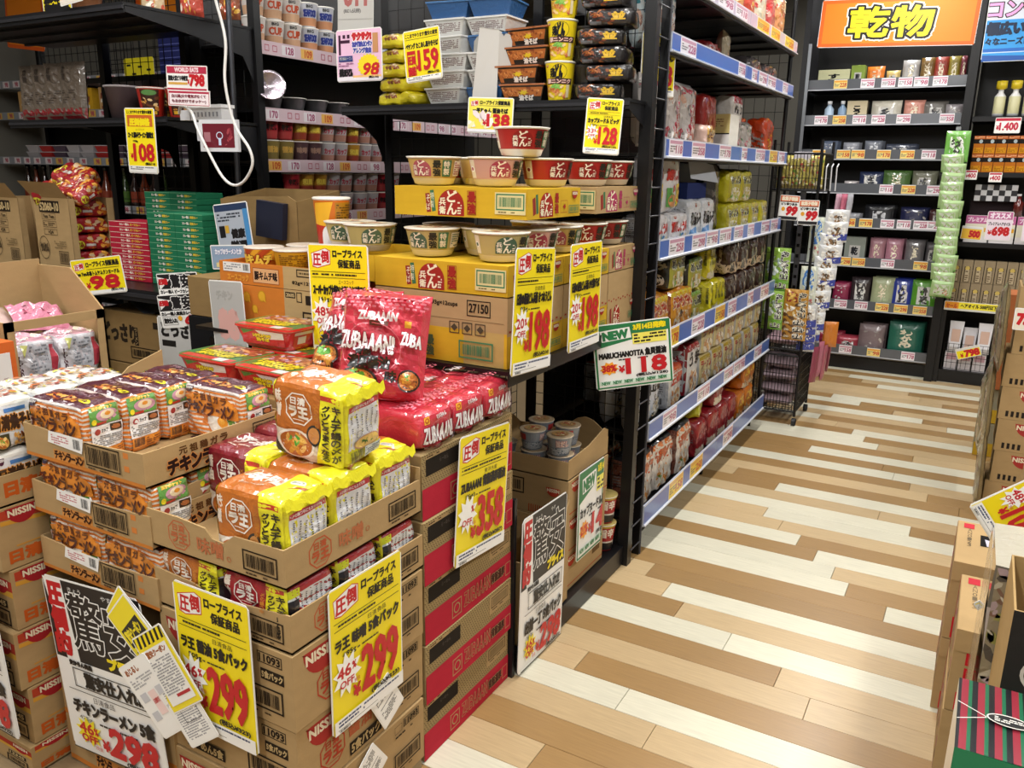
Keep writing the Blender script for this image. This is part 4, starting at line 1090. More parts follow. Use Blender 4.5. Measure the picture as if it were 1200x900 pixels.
def lid_art(c):
    s = Sheet(100, 100); s.ell(50, 50, 48, 48, c); s.blobs(20, 20, 80, 80, ['D9B86A', 'B9844A', 'E8D8B0', '6A8A4A', 'A83A2A'], 30, 5, 14, 3); s.text('どん兵衛', 24, 38, 52, 18, 'A02A22', bold=1.2); return s
def bowl(c, ink, seed, span=6.0): return cup(.062, .085, .086, c, 'CFC5B4', bowl_art(c, ink, seed=seed), 'E6E2DA', bowl=True, span=span, lidart=lid_art('D8C8A8'), n=36).mesh('bowl_noodle')
BW = {'r': bowl('A32420', '8A1A18', 1), 'g': bowl('B9A76A', '46604A', 2), 'p': bowl('C99A8A', 'A23A4A', 3), 'y': bowl('C9A860', 'A8505A', 4)}
DESC = {'r': 'red', 'g': 'green and khaki', 'p': 'pale pink', 'y': 'pink and yellow'}
def putb(kind, x, y, z, rz, l): tag(link('bowl_noodle', BW[kind], None, (x, y, z), (0, 0, rz)), DESC[kind] + ' noodle bowl, ' + l, 'noodle bowl', DESC[kind] + ' noodle bowls')
ZA, ZB = 1.3375, 1.5485
for k, (kd, x, y, rz, l) in enumerate([('g', -1.715, 2.12, .9, 'leftmost of the lower row, partly beyond the carton'), ('g', -1.49, 2.12, .1, 'second from the left in the lower row'), ('g', -1.237, 2.11, .9, 'at the near corner of the lower row'), ('g', -1.365, 2.24, .9, 'between the second bowl and the corner bowl'),
      ('p', -1.237, 2.30, .9, 'on the aisle side of the lower row, behind the corner bowl'), ('y', -1.237, 2.475, .6, 'on the aisle side, third from the near corner'), ('r', -1.237, 2.68, .7, 'lower row, nearer of the pair by the black upright'), ('r', -1.237, 2.87, .5, 'lower row, farther of the pair by the black upright'),
      ('g', -1.7, 2.3, .4, 'second row back on the left'), ('y', -1.4, 2.62, .4, 'in shade behind the red pair')]):
    if k == 0: putb(kd, x, y, ZA - .09, rz, l) if False else putb(kd, -1.735, 2.12, ZA + .0005, rz, l)
    elif k == 8: putb(kd, -1.55, 2.30, ZA, rz, l)
    else: putb(kd, x, y, ZA, rz, l)
o = tray(.2, .36, .085, YB).build('noodle_tray', None, (-1.84, 2.02, 1.25)); tag(o, 'yellow carton end just left of the nearest flat yellow carton', 'cardboard tray')
putb('g', -1.87, 2.18, ZA + .0, .3, 'behind the leftmost one, near the orange cups')
for k, (kd, x, y, rz, l) in enumerate([('y', -1.545, 2.21, .2, 'left one on the topmost yellow carton'), ('y', -1.47, 2.38, .8, 'behind the left one on the topmost yellow carton'), ('p', -1.33, 2.23, .9, 'front right of the topmost yellow carton'), ('r', -1.237, 2.385, 1.2, 'topmost row, behind the corner bowl'), ('r', -1.237, 2.70, .6, 'topmost row, nearer one on the kraft carton'), ('r', -1.237, 2.90, .9, 'topmost row, farther one on the kraft carton'), ('r', -1.41, 2.72, .2, 'topmost row, second from the aisle on the kraft carton')]):
    putb(kd, x, y, ZB, rz, l)
putb('r', -1.28, 2.30, ZB + .089, .7, 'highest one, sitting on top of two others')
putb('r', -1.60, 2.39, ZB, .2, 'topmost row, in shade behind the left pair')

# ---- tall orange cups and their cartons
def ace_art(W=320, H=120):
    s = Sheet(W, H, None, step=10); s.rect(0, 0, W, H, 'C06A1E')
    for i in range(7): s.poly([(20 + i * 14, H), (34 + i * 14, H), (90 + i * 26, 0), (70 + i * 26, 0)], 'E2A42A' if i % 2 else 'B5461E')
    s.rect(0, 0, 60, H, 'B8860B'); s.rect(250, 0, W, H, 'B8860B'); s.lines(254, 8, 60, 100, 16, '6A4A10'); s.lines(4, 8, 52, 100, 16, '6A4A10', seed=9)
    s.rect(100, 70, 170, 112, 'D8D2C8'); s.lines(104, 74, 62, 34, 6, '8A4A3A'); s.text('豚キムチ', 96, 22, 100, 36, 'F0D050', bold=2.4, out=(2, '8A2A14')); s.ell(208, 30, 16, 16, 'E9A030'); return s
def ace2_art(W=320, H=120):
    s = Sheet(W, H, None, step=10); s.rect(0, 0, W, H, 'C08A1A'); s.lines(130, 10, 90, 100, 14, '6A4410'); s.lines(20, 10, 80, 100, 14, '6A4410', seed=9); s.poly([(240, 0), (320, 0), (320, H), (270, H)], 'C0501E'); return s
AC = [cup(.053, .068, .118, 'C06A1E', 'C9B9A8', a, n=32).mesh('tall_cup_noodle') for a in (ace_art(), ace2_art())]
def up_art():
    s = Sheet(320, 120, None, step=10); s.rect(0, 0, 320, 120, 'C96A1E'); s.rect(0, 60, 320, 120, 'B5301E'); s.poly([(110, 8), (170, 4), (150, 70), (96, 64)], 'E8B030'); s.ell(160, 96, 30, 30, 'E8E8EA'); s.rect(130, 96, 190, 120, 'E8E8EA'); s.rect(176, 6, 250, 74, 'A8741A'); s.lines(180, 10, 66, 60, 9, '5A3A10'); return s
AU = cup(.048, .064, .172, 'C96A1E', 'D8CFC0', up_art(), n=32).mesh('tall_cup_noodle')
for x, y, z, k, l in [(-2.228, 2.13, 1.205, 0, 'leftmost on the orange carton'), (-2.075, 2.12, 1.205, 1, 'second from the left, with the cooking text facing out'), (-1.925, 2.13, 1.205, 0, 'third from the left, behind the 100 card'), (-2.17, 2.28, 1.205, 1, 'behind the second one')]:
    tag(link('tall_cup_noodle', AC[k], None, (x, y, z), (0, 0, .5)), 'orange spicy cup noodle ' + l, 'cup noodle', 'orange cup noodles')
tag(link('tall_cup_noodle', AC[0], None, (-2.02, 2.275, 1.205), (0, 0, .5)), 'orange cup noodle at the back right, carrying a taller cup', 'cup noodle', 'orange cup noodles')
tag(link('tall_cup_noodle', AU, None, (-2.02, 2.26, 1.325), (0, 0, .6)), 'tall orange and red cup noodle standing on another cup', 'cup noodle')
def ace_box(W=620, H=75):
    s = Sheet(W, H, 'C9782E'); s.frame(160, 14, 280, 66, 2, '8A3A1A'); s.rect(162, 16, 278, 64, 'D9A878'); s.text('豚キムチ味', 168, 26, 104, 28, '2A1A14', bold=1.4); s.rect(300, 0, W, H, 'B59A6C'); barcode(s, 360, 6, 150, 26, '2A2118', 4); s.text('82g×12食入 18', 340, 44, 150, 16, '3A2E20', bold=.8)
    s.rect(20, 2, 150, 34, 'E4E2DE'); s.lines(26, 6, 80, 24, 3, '8A8A90'); s.bars(116, 6, 26, 22, '333333', 10); s.text('エースコック', 40, 42, 100, 22, 'E09A3A', bold=1.2); return s
def ace_box2(W=620, H=160):
    s = Sheet(W, H, 'C9782E')
    for x, y, r in ((60, 44, 30), (124, 42, 17), (196, 34, 18), (160, 82, 14)): s.ell(x, y, r, r * 1.1, 'C08A20'); s.ell(x, y, r * .82, r * .9, 'D9A52E'); s.poly([(x + r * .3, y + r * .7), (x + r, y + r * 1.2), (x + r * .8, y + r * .2)], 'D9A52E')
    s.rect(300, 0, W, H, 'B59A6C'); s.rect(306, 8, 350, 28, '2A2118'); s.text('20605', 310, 12, 36, 12, 'C9B080', bold=.5); s.frame(356, 6, 380, 40, 3, '2A2118'); s.rect(396, 14, 560, 46, '2A2118'); barcode(s, 380, 70, 190, 60, '2A2118', 6); s.text('82g×12食入 18', 380, 138, 150, 14, '3A2E20', bold=.6); return s
o = tray(.63, .36, .075, 'C9782E', ace_box()).build('noodle_tray', None, (-2.335, 2.02, 1.2)); tag(o, 'orange and kraft open tray under the tall orange cups', 'cardboard tray')
o = carton(.63, .36, .158, KR, ace_box2()).build('cup_noodle_carton', None, (-2.335, 2.02, 1.04)); tag(o, 'orange carton with yellow speech bubbles under the tray of orange cups', 'carton')

# ---- crates and small cups on the low shelf
def crate_front(W=390, H=150):
    s = Sheet(W, H); barcode(s, 60, 20, 150, 62, '2A2118', 5); 
    for i in range(16): s.rect(230 + i * 9, 116, 234 + i * 9, 146, 'B5502E')
    nissin(s, 300, 36, 60, 'B5402E'); return s
def crate_side(W=350, H=150):
    s = Sheet(W, H); nissin(s, 20, 12, 80, 'B5402E'); s.rect(0, 128, W, 132, 'B5502E'); s.rect(250, 60, 320, 90, '6A5030'); s.lines(150, 50, 80, 10, 1, '8A7A5A'); return s
CF, CS = crate_front(), crate_side()
cm = carton(.39, .35, .148, KR, CF, CS).mesh('crate')
for i in range(3): tag(link('cup_noodle_carton', cm, None, (-1.56 + .004 * i, 2.475, .087 + .1485 * i), None), 'kraft carton of small cups on the low shelf, %s from the bottom' % ORD[i], 'carton', 'cartons of small cups on the low shelf')
def arch(): return [(0, .085)] + [(k / 10, .085 + .055 * math.sin(math.pi * k / 10)) for k in range(1, 10)] + [(1, .085)]
o = tray(.39, .35, .07, KR, None, None, hb=[(0, .07)] + [(k / 12, .07 + .065 * math.sin(math.pi * min(1, k / 6)) if k < 6 else .07) for k in range(1, 12)] + [(1, .07)], hl=[(0, .07), (.2, .12), (.8, .12), (1, .07)], hr=[(0, .075), (.5, .085), (.9, .115), (1, .1)]).build('cup_noodle_crate', None, (-1.555, 2.475, .533)); tag(o, 'open kraft crate with a half-round back flap holding small clear-wrapped cups', 'cardboard tray')
def cupn_art(c1='8A9098', c2='B03030'):
    s = Sheet(300, 80, None, step=10); s.rect(0, 0, 300, 80, c1); s.rect(0, 44, 300, 80, '5F6A78'); s.lines(10, 46, 280, 30, 6, 'C8CCD2'); s.text('旨だし', 120, 10, 50, 28, 'D8C8C0', bold=1, out=(1, c2)); s.rect(20, 8, 60, 36, c2); s.rect(190, 40, 220, 64, 'E8E8E8'); s.text('得', 196, 44, 16, 16, '2A7A5A', bold=1); return s
SC2 = cup(.034, .047, .075, 'A8A8AE', 'B7A080', cupn_art(), n=26, lidart=lid_art('B08A5A')).mesh('small_cup_noodle')
for i, (x, y, z, l) in enumerate([(-1.225, 2.53, .538, 'at the near aisle corner'), (-1.335, 2.53, .538, 'beside the corner one'), (-1.25, 2.645, .538, 'second along the aisle side'), (-1.36, 2.64, .538, 'second row, inner side'), (-1.47, 2.55, .538, 'far inner side of the front row')]):
    tag(link('small_cup_noodle', SC2, None, (x, y, z), (0, 0, .8)), 'small grey cup in the open crate, lower layer, ' + l, 'cup noodle', 'small grey cups in the open crate')
for i, (x, y, l) in enumerate([(-1.222, 2.515, 'at the near aisle corner'), (-1.338, 2.525, 'beside the corner one'), (-1.25, 2.635, 'second along the aisle side'), (-1.365, 2.645, 'second row, inner side')]):
    tag(link('small_cup_noodle', SC2, None, (x, y, .6145), (0, 0, .8 + i)), 'small grey cup in the open crate, upper layer, ' + l, 'cup noodle', 'small grey cups in the open crate')
o = tray(.4, .36, .3, KR, CF, None, hf=[(0, .3), (1, .3)], hr=[(0, .28), (.3, .3), (.6, .29), (.8, .37), (.87, .33), (1, .39)]).build('cup_noodle_crate', None, (-1.545, 2.095, .087)); tag(o, 'empty open kraft crate with torn edge behind the black and white card', 'cardboard tray')
def redcup():
    s = Sheet(300, 110, None, step=10); s.rect(0, 0, 300, 110, 'A8262A'); s.rect(0, 70, 300, 110, 'D8D4CC'); s.poly([(100, 110), (200, 110), (180, 78), (120, 76)], '23201E'); s.text('旨辛', 116, 12, 60, 40, 'E8DCD0', bold=2); s.rect(200, 20, 236, 60, 'E8E4DC'); s.bars(204, 24, 28, 30, '333333', 10); s.rect(0, 0, 300, 6, 'C9A82E'); return s
RC = cup(.036, .05, .12, 'A8262A', 'B5A060', redcup(), n=26).mesh('red_cup_noodle')
for i, z in enumerate((.087, .209)): tag(link('red_cup_noodle', RC, None, (-1.205, 2.915, z), (0, 0, .9)), 'red and white cup noodle beside the black upright, ' + ['lower one', 'upper one'][i], 'cup noodle', 'stacked red cups by the upright')
for i, z in enumerate((.087, .209)): tag(link('red_cup_noodle', RC, None, (-1.32, 2.92, z), (0, 0, .4)), 'red and white cup noodle just behind the pair by the upright, ' + ['lower one', 'upper one'][i], 'cup noodle', 'stacked red cups by the upright')

# ---- goods on the head-high shelf
ZS = 1.8465
def slope_tray(name, w, d, h, c, lid, art=None, m='smooth'):
    mb = MB(); k = .8
    v = [(-w / 2 * k, -d / 2 * k, 0), (w / 2 * k, -d / 2 * k, 0), (w / 2 * k, d / 2 * k, 0), (-w / 2 * k, d / 2 * k, 0), (-w / 2, -d / 2, h * .9), (w / 2, -d / 2, h * .9), (w / 2, d / 2, h * .9), (-w / 2, d / 2, h * .9)]
    mb.add(v, [(3, 2, 1, 0), (0, 1, 5, 4), (1, 2, 6, 5), (2, 3, 7, 6), (3, 0, 4, 7)], c, m)
    mb.box(-w / 2 - .003, -d / 2 - .003, h * .9, w / 2 + .003, d / 2 + .003, h, lid, m)
    if art:
        def f(q, e):
            t = k + (1 - k) * (q[:, 1] * .8 + .1); return np.stack([(q[:, 0] - .5) * w * t * .96, -d / 2 * t - .0006 - e, h * .9 * (q[:, 1] * .8 + .1)], 1)
        art.put(mb, f, m)
    return mb.mesh(name)
def wt():
    s = Sheet(180, 60, 'C9C9C6'); s.lines(8, 6, 164, 48, 7, '6A4A4A'); return s
WTm = slope_tray('white_tray_noodle', .18, .16, .062, 'C9C9C6', 'D8D8D6', wt(), 'film'); BTm = slope_tray('blue_tray_noodle', .18, .16, .062, '2F5A8E', '3A6A9E', None, 'film')
for j, (x, y) in enumerate(((-1.94, 2.93), (-1.76, 2.95))):
    for i in range(6):
        b = (j == 1 and i in (0,)) or (i == 3 and j == 1) or (i == 5)
        tag(link('tray_noodle', BTm if b else WTm, None, (x + .006 * (i % 2), y, ZS + .063 * i), (0, 0, .12 * (i % 3 - 1))), ('blue' if b else 'white') + ' tray noodle in the %s column on the head-high shelf, %s from the bottom' % (['left', 'right'][j], ORD[i]), 'tray noodle', 'tray noodles stacked on the head-high shelf')
def oil(w):
    s = Sheet(180, 64, 'B0652E'); s.blobs(4, 2, 176, 40, ['D99A5C', 'C77A3E', '8A4420'], 34, 5, 12, 4); s.star(96, 26, 26, 14, 'E2C22A', 6, .5); s.rect(20, 44, 180, 64, '17130F'); s.text('油そば', 74, 38, 70, 26, 'E8E0D8', bold=1.6, out=(1.4, '17130F')); return s
OL = slope_tray('oil_noodle_tray', .18, .15, .065, '1A1614', '9A5A30', oil(1), 'film')
BKp = slope_tray('black_noodle_tray', .18, .16, .062, '1B191A', '2A2829', None, 'film')
for j, (x, n) in enumerate(((-1.62, 4),)):
    for i in range(n): tag(link('oil_noodle_tray', OL, None, (x + (.02, 0, .04, .045)[i], 2.93 + .01 * (i // 2), ZS + .066 * i), (0, 0, .1 - .07 * i)), 'black oil noodle tray with brown noodle picture, %s from the bottom' % ORD[i], 'tray noodle', 'oil noodle trays')
for i in range(4): tag(link('oil_noodle_tray', BKp, None, (-1.43, 3.0, ZS + .0665 * i), (0, 0, 0)), 'plain black noodle tray in shade behind the yellow cups, %s from the bottom' % ORD[i], 'tray noodle', 'plain black noodle trays')
def blk_art():
    s = Sheet(180, 150, None, step=16); s.rect(0, 0, 180, 150, '1B1718'); s.blobs(6, 8, 110, 140, ['6A2A1A', '8A4A24', '3A1A12', 'A8642E'], 30, 8, 20, 5); s.text('並', 100, 40, 50, 60, 'D9B02A', bold=3, out=(2, '1B1718')); s.rect(10, 110, 60, 140, '5A5A5E'); return s
BPm = pouch(.18, .15, .05, '1B1718', blk_art(), seed=2).mesh('black_noodle_bag')
bpk = pack(.17, .15, .06, {'*': '1D1A1B', 'top': '2A2627'}, {'front': blk_art(), 'right': None} if False else {'front': (lambda s: s)(blk_art())}, seed=8, wr=.003, k=6, n=8).mesh('black_noodle_bag')
for j, (x, y) in enumerate(((-1.335, 2.93), (-1.225, 2.98))):
    if j == 1: continue
    for i in range(6): tag(link('black_noodle_bag', bpk, None, (-1.29 + .02 * ((i * 2) % 3 - 1), 2.95, ZS + .062 * i), (0, 0, .3 - .12 * (i % 3))), 'black noodle pack with a yellow character in a pile, %s from the bottom' % ORD[i], 'noodle pack', 'black noodle packs piled on the head-high shelf')
def ydon(W=330, H=140):
    s = Sheet(W, H, None, step=10); s.rect(0, 0, W, H, 'E2C81E'); nissin(s, 108, 8, 18, 'A5252A'); s.ring(170, 34, 30, 1.6, INK, 16); s.text('どん', 156, 8, 26, 52, INK, bold=2); s.text('兵衛', 134, 22, 20, 34, INK, bold=1.2)
    s.rect(112, 60, 226, 82, '3A2A2A'); s.text('豚ニンニク', 118, 63, 100, 16, 'E8C8B8', bold=1, out=(.8, '8A2A2A')); s.blobs(125, 90, 205, 132, ['D99A5A', 'C97A3A', 'E8C890', 'B5603A'], 26, 6, 13, 5); s.blobs(140, 86, 180, 100, ['6FA84A', '8FC05A'], 16, 5, 10, 6); s.rect(200, 84, 214, 134, 'D8C8A0')
    s.vtext('汁なし', 112, 86, 12, 44, 'B03030', bold=.4); s.rect(250, 10, 320, 130, 'D8B81C'); s.lines(254, 14, 62, 110, 16, '5A4A10'); return s
YD = cup(.04, .055, .14, 'E2C81E', 'D8CE8A', ydon(), n=32).mesh('tall_yellow_cup')
for i in range(3): tag(link('tall_yellow_cup', YD, None, (-1.455 + .004 * i, 2.90, ZS + .1425 * i), (0, 0, .3)), 'tall yellow cup noodle in the stack on the head-high shelf, %s' % ['lowest', 'middle', 'topmost'][i], 'cup noodle', 'tall yellow cups')
# folded white carton piece
mb = MB(); mb.add([(0, 0, 0), (.1, .02, 0), (.11, .02, .26), (.035, 0, .27)], [(0, 1, 2, 3)], 'C6C3BE', 'paper'); mb.add([(.035, -.001, .27), (.11, .018, .26), (.15, .09, .25), (.09, .1, .26)], [(0, 1, 2, 3)], 'ADABA6', 'paper'); mb.add([(.1, .02, .12), (.145, .05, .12), (.15, .05, .24), (.11, .02, .255)], [(0, 1, 2, 3)], 'BAB7B2', 'paper'); mb.add([(-.03, .05, .05), (0, .02, 0), (.035, .03, .27), (-.02, .05, .25)], [(0, 1, 2, 3)], 'A8A6A0', 'paper')
sm = mb.build('folded_card', None, (-1.80, 2.832, ZS)); tag(sm, 'folded white blank card box standing on the head-high shelf', 'card')
md = sm.modifiers.new('thickness', 'SOLIDIFY'); md.thickness = .0015
# yellow bags in a pile at the left end
def yb():
    s = Sheet(200, 60, None, step=14); s.rect(0, 0, 200, 60, 'E0D022'); s.rect(46, 4, 110, 30, '8A4A30'); s.blobs(50, 6, 106, 28, ['C9A07A', 'B5643A', 'D8C0A0'], 16, 4, 9, 3); return s
YB2 = pack(.25, .17, .058, {'*': 'DFCE1E'}, {'front': yb()}, seed=6, wr=.006, k=4, n=12).mesh('yellow_noodle_bag')
for i in range(5): tag(link('yellow_noodle_bag', YB2, None, (-2.185 + .012 * (i % 2), 2.95, ZS + .056 * i), (0, 0, .08 * (i % 3 - 1))), 'yellow noodle bag in the pile on the head-high shelf, %s from the bottom' % ORD[i], 'noodle bag', 'yellow noodle bags in a pile')
mb = pouch(.12, .17, .03, 'A9B4C8', (lambda s: (s.rect(0, 0, 100, 140, '9FB4D4'), s.rect(10, 30, 90, 110, 'C8C4D8'), s.lines(14, 40, 70, 60, 8, '4A5A9A'), s)[-1])(Sheet(100, 140, None, step=14)), seed=3)
for i, x in enumerate((-2.33, -2.22)): tag(link('pale_blue_pouch', mb.mesh('pale_blue_pouch'), None, (x, 3.035, ZS + .13), (0, 0, .1)), 'pale blue pouch standing behind the yellow bags, ' + ['left', 'right'][i] + ' one', 'pouch', 'pale blue pouches')
b_ = MB(); b_.box(-2.4, 3.05, ZS, -2.12, 3.085, ZS + .128, '2A2A2E', 'board'); tag(b_.build('dark_carton'), 'dark carton behind the yellow bags', 'carton')
# ---------------------------------------------------------------- price cards
HP = math.pi / 2
def sg(lab, sh, c, yaw, roll, w, h, **k): return sign(k.pop('name', 'price_card'), lab, sh, c, yaw, roll, w, h, cat='price card', **k)
def c138():
    s = Sheet(100, 66, 'F2E45A'); atto(s, 4, 4, 18, 12); s.text('ロープライス保証商品', 26, 4, 68, 8, INK, bold=.4); s.rect(24, 14, 96, 14.6, INK); s.text('一平ちゃん 醤油そば', 10, 19, 80, 9, INK, bold=.6); s.blobs(6, 30, 50, 56, ['F4F2EC', 'F6EFB0', 'EFE0E4'], 12, 6, 13, 3); s.text('¥', 34, 42, 8, 10, RED, bold=.6); s.text('138', 44, 31, 50, 22, RED, bold=1.6); s.text('(税込150)', 64, 54, 28, 5, INK, bold=.3); s.rect(0, 60, 100, 66, 'E8E8F0'); return s  # pale blobs left of the price are glare painted into the print
sg('black and white deep discount card 298 on the chicken noodle stack', kyoyasu('日清食品', 'チキンラーメン 5食', '425g', '46', '298', '322'), (-1.775, 1.078, .345), 0, .095, .395, .50)
sg('yellow 299 card on the front of the centre stack', yellow('日清食品', 'ラ王 醤油 5食パック', '505g', '46', '299', '323'), (-1.361, 1.082, .515), 0, .0, .24, .37)
sg('yellow 299 card on the aisle side of the centre stack', yellow('日清食品', 'ラ王 味噌 5食パック', '495g', '46', '299', '323'), (-1.138, 1.34, .515), HP, -.012, .262, .37)
sg('yellow 358 card hooked over the red cartons', yellow('東洋水産', 'ZUBAAAN! 背脂濃厚醤油', '125g×3', '', '358', '387'), (-1.132, 1.845, .716), HP, -.087, .268, .37)
sg('black and white card 298 at the far left edge, lower part only in view', kyoyasu('日清食品', '日清焼そば 5食', '500g', '46', '298', '322'), (-2.20, .985, .37), -.05, .074, .34, .50)
sg('yellow 100 card on the bowl noodle cartons by the orange carton', yellow('エースコック', 'スーパーカップ大盛りいか天ふりかけ焼そば', '161g', '48', '100', '108'), (-1.68, 1.90, 1.2), .12, .02, .215, .35)
sg('yellow 198 card hanging at the near corner of the waist-high shelf', yellow('日清食品', '日清の最強どん兵衛 きつねうどん', '93g', '20', '198', '214'), (-1.105, 2.075, 1.206), HP, -.065, .24, .36)
sg('yellow 198 card hanging farther along the waist-high shelf', yellow('日清食品', '日清の最強どん兵衛 かき揚げそば', '101g', '20', '198', '214'), (-1.105, 2.43, 1.205), HP, -.008, .24, .345)
sg('green and white NEW card 118 in front of the black upright', newcard('MARUCHANOTTA 魚貝醤油', '118', '128', '38'), (-1.04, 2.72, .965), .62, .12, .285, .24)
sg('tall green and white NEW card 148 on the crates', newcard('カップヌードル旨だし', '148', '160', '21', 70, 104), (-1.145, 2.636, .375), HP, -.004, .225, .35)
sg('tall black and white card 298 standing on the floor by the red cartons', kyoyasu('日清食品', '出前一丁 5食パック', '510g', '46', '298', '322'), (-1.122, 2.215, .275), HP, -.03, .315, .54, name='price_card')
sg('yellow 128 card hanging from the right end of the head-high shelf', yellow('日清食品', 'カップヌードル ビッグ', '104g', '33', '128', '139'), (-1.225, 2.79, 1.75), .25, -.06, .13, .19)
sg('pale yellow 138 card with painted glare under the head-high shelf', c138(), (-1.69, 2.79, 1.795), .1, -.045, .19, .13, base='F8F7F0')
def y159():
    s = Sheet(100, 108, YEL); s.text('ここまでやります!驚安の殿堂', 4, 5, 92, 9, INK, bold=.4); s.rect(4, 17, 96, 18, INK); s.text('ペヤング たこめし風やきそば', 4, 26, 92, 12, INK, bold=.7)
    s.frame(6, 42, 30, 96, 1.4, RED); s.rect(6, 42, 30, 50, RED); s.text('圧倒', 8, 53, 20, 18, RED, bold=1); s.text('価格', 8, 76, 20, 18, RED, bold=1); s.text('¥', 31, 74, 6, 9, RED, bold=.6); s.text('159', 38, 44, 56, 42, RED, bold=1.8)
    s.text('(税込172)', 62, 90, 32, 6, INK, bold=.4); s.rect(0, 98, 100, 108, WHT); s.lines(4, 99, 88, 7, 2, '555555'); return s
sg('yellow 159 card clipped above the head-high shelf', y159(), (-1.978, 2.76, 2.02), 0, .088, .172, .19)
def pink98():
    s = Sheet(100, 96, 'E9BFDA'); s.rect(4, 8, 9, 46, '3A1230'); s.rect(4, 18, 30, 24, '3A1230'); s.rect(14, 8, 20, 15, '3A1230'); s.rect(24, 8, 30, 15, '3A1230')
    s.text('サクサク!', 36, 6, 42, 13, RED, bold=1.6, out=(1, WHT)); s.text('おかず皿もカンタン', 36, 22, 44, 10, '3A3FA0', bold=.8, out=(.8, WHT)); s.text('アレンジ自由', 38, 34, 40, 10, '3A3FA0', bold=.8, out=(.8, WHT)); s.rect(82, 8, 94, 44, 'C79060')
    s.rect(4, 48, 36, 59, '2A3A7A'); s.text('驚安価格オープン', 6, 50, 28, 6, 'D8D8C0'); s.lines(4, 61, 34, 8, 2, '8A4A7A'); s.star(72, 68, 26, 23, 'F0D82A', 20, .85); s.text('98', 58, 64, 34, 22, RED, bold=1.3, skew=.2)
    s.rect(0, 88, 100, 96, 'E8E4EC'); s.rect(36, 86, 100, 90, 'F0C080'); s.text('長崎 皿うどん', 5, 73, 30, 14, INK, bold=1); s.text('(税込106)', 72, 88, 22, 5, INK, bold=.3); return s
sg('pink 98 card with yellow burst beside the yellow bags', pink98(), (-2.295, 2.765, 2.035), 0, .0, .235, .2)
def rev811():
    s = Sheet(100, 100, 'BDBBB6'); s.text('118', 18, 6, 64, 44, 'A8605C', bold=2.4, mirror=True); s.text('(税込128)', 16, 56, 50, 8, '7A7876', bold=.5, mirror=True); s.rect(0, 74, 100, 75, '9A9894'); return s
sg('grey back of a hanging card with 118 showing through in reverse', rev811(), (-2.335, 2.80, 2.23), 0, -.05, .185, .22, base='BDBBB6')
def y108():
    s = Sheet(100, 160, YEL); s.text('ここまでやります!驚安の殿堂', 6, 4, 88, 8, INK, bold=.5); s.rect(6, 15, 94, 44, 'C9662A'); s.text('圧倒価格', 14, 24, 70, 17, YEL, bold=1.6); s.text('エースコック', 34, 49, 30, 5, INK); s.text('エース 豚みそラーメン 濃厚仕立', 6, 58, 88, 14, INK, bold=1)
    s.text('108g', 22, 78, 16, 6, INK, bold=.3); s.text('¥', 10, 112, 8, 12, RED, bold=.8); s.text('108', 22, 88, 70, 42, RED, bold=2.2); s.text('(税込116)', 60, 134, 34, 7, INK, bold=.4); s.rect(0, 143, 100, 160, 'E4E4E0'); s.lines(6, 145, 88, 9, 2, '555555'); return s
sg('yellow 108 card hanging below the red soup cups', y108(), (-3.08, 2.31, 1.69), .1, -.02, .165, .26)
def r798():
    s = Sheet(100, 40, WHT); s.rect(0, 0, 100, 12, 'B5304A'); s.text('WORLD EATS', 20, 2, 60, 7, 'F0D8DC', bold=.6); s.text('厳選大豆ピリ辛枝豆', 3, 16, 50, 8, INK, bold=.6); s.rect(3, 27, 52, 31, 'D9A850'); s.text('798', 58, 14, 36, 18, RED, bold=1.6); s.text('¥', 53, 22, 4, 8, RED, bold=.4); s.rect(0, 37, 100, 40, 'B5304A'); return s
sg('white and red 798 card above the white wall socket', r798(), (-2.80, 2.33, 1.925), .1, -.05, .21, .095)
def r2():
    s = Sheet(100, 34, 'F4E9EC'); s.rect(0, 0, 100, 5, 'B5304A'); s.frame(0, 0, 100, 34, 1.2, 'B5304A'); s.text('白川風(火や電気がなくて', 8, 8, 84, 9, '7A2A3A', bold=.4); s.text('もお水だけでオッケー)', 8, 20, 84, 9, '7A2A3A', bold=.4); return s
sg('small pink bordered note right under the 798 card', r2(), (-2.79, 2.325, 1.85), .1, -.05, .215, .06)
def y98():
    s = Sheet(140, 80, YEL); atto(s, 6, 6, 30, 18); s.text('ロープライス保証商品', 42, 6, 92, 12, INK, bold=.6); s.rect(42, 22, 134, 23, INK); s.text('Yum Yum本格トムヤムクンヌードル', 8, 27, 124, 10, INK, bold=.5); s.text('98', 46, 40, 80, 28, RED, bold=2.2); s.text('¥', 34, 54, 10, 12, RED, bold=.8); s.rect(0, 72, 140, 80, WHT); s.text('(税込106)', 100, 70, 34, 7, INK, bold=.4); return s
sg('yellow 98 card at the foot of the tilted noodle carton', y98(), (-3.25, 2.165, 1.135), .15, .14, .29, .155)
def k69(p, nm):
    s = Sheet(130, 60, '232124'); s.poly([(0, 6), (40, 14), (4, 40)], WHT); s.text('圧倒的', 3, 12, 28, 14, RED, bold=1.4)
    for i, q in enumerate('驚安'): s.text(q, 44 + i * 34, 3, 30, 32, '232124', bold=1.8, out=(2, WHT))
    s.rect(0, 38, 130, 60, WHT); s.text(nm, 5, 41, 120, 9, INK, bold=.8)
    if p: s.frame(6, 50, 50, 59, 1, INK)
    return s
sg('upper half of a black and white card under the green boxes', k69(0, 'カレー職人 ビーフカレー 中辛'), (-2.755, 2.17, 1.135), .15, .1, .205, .1)
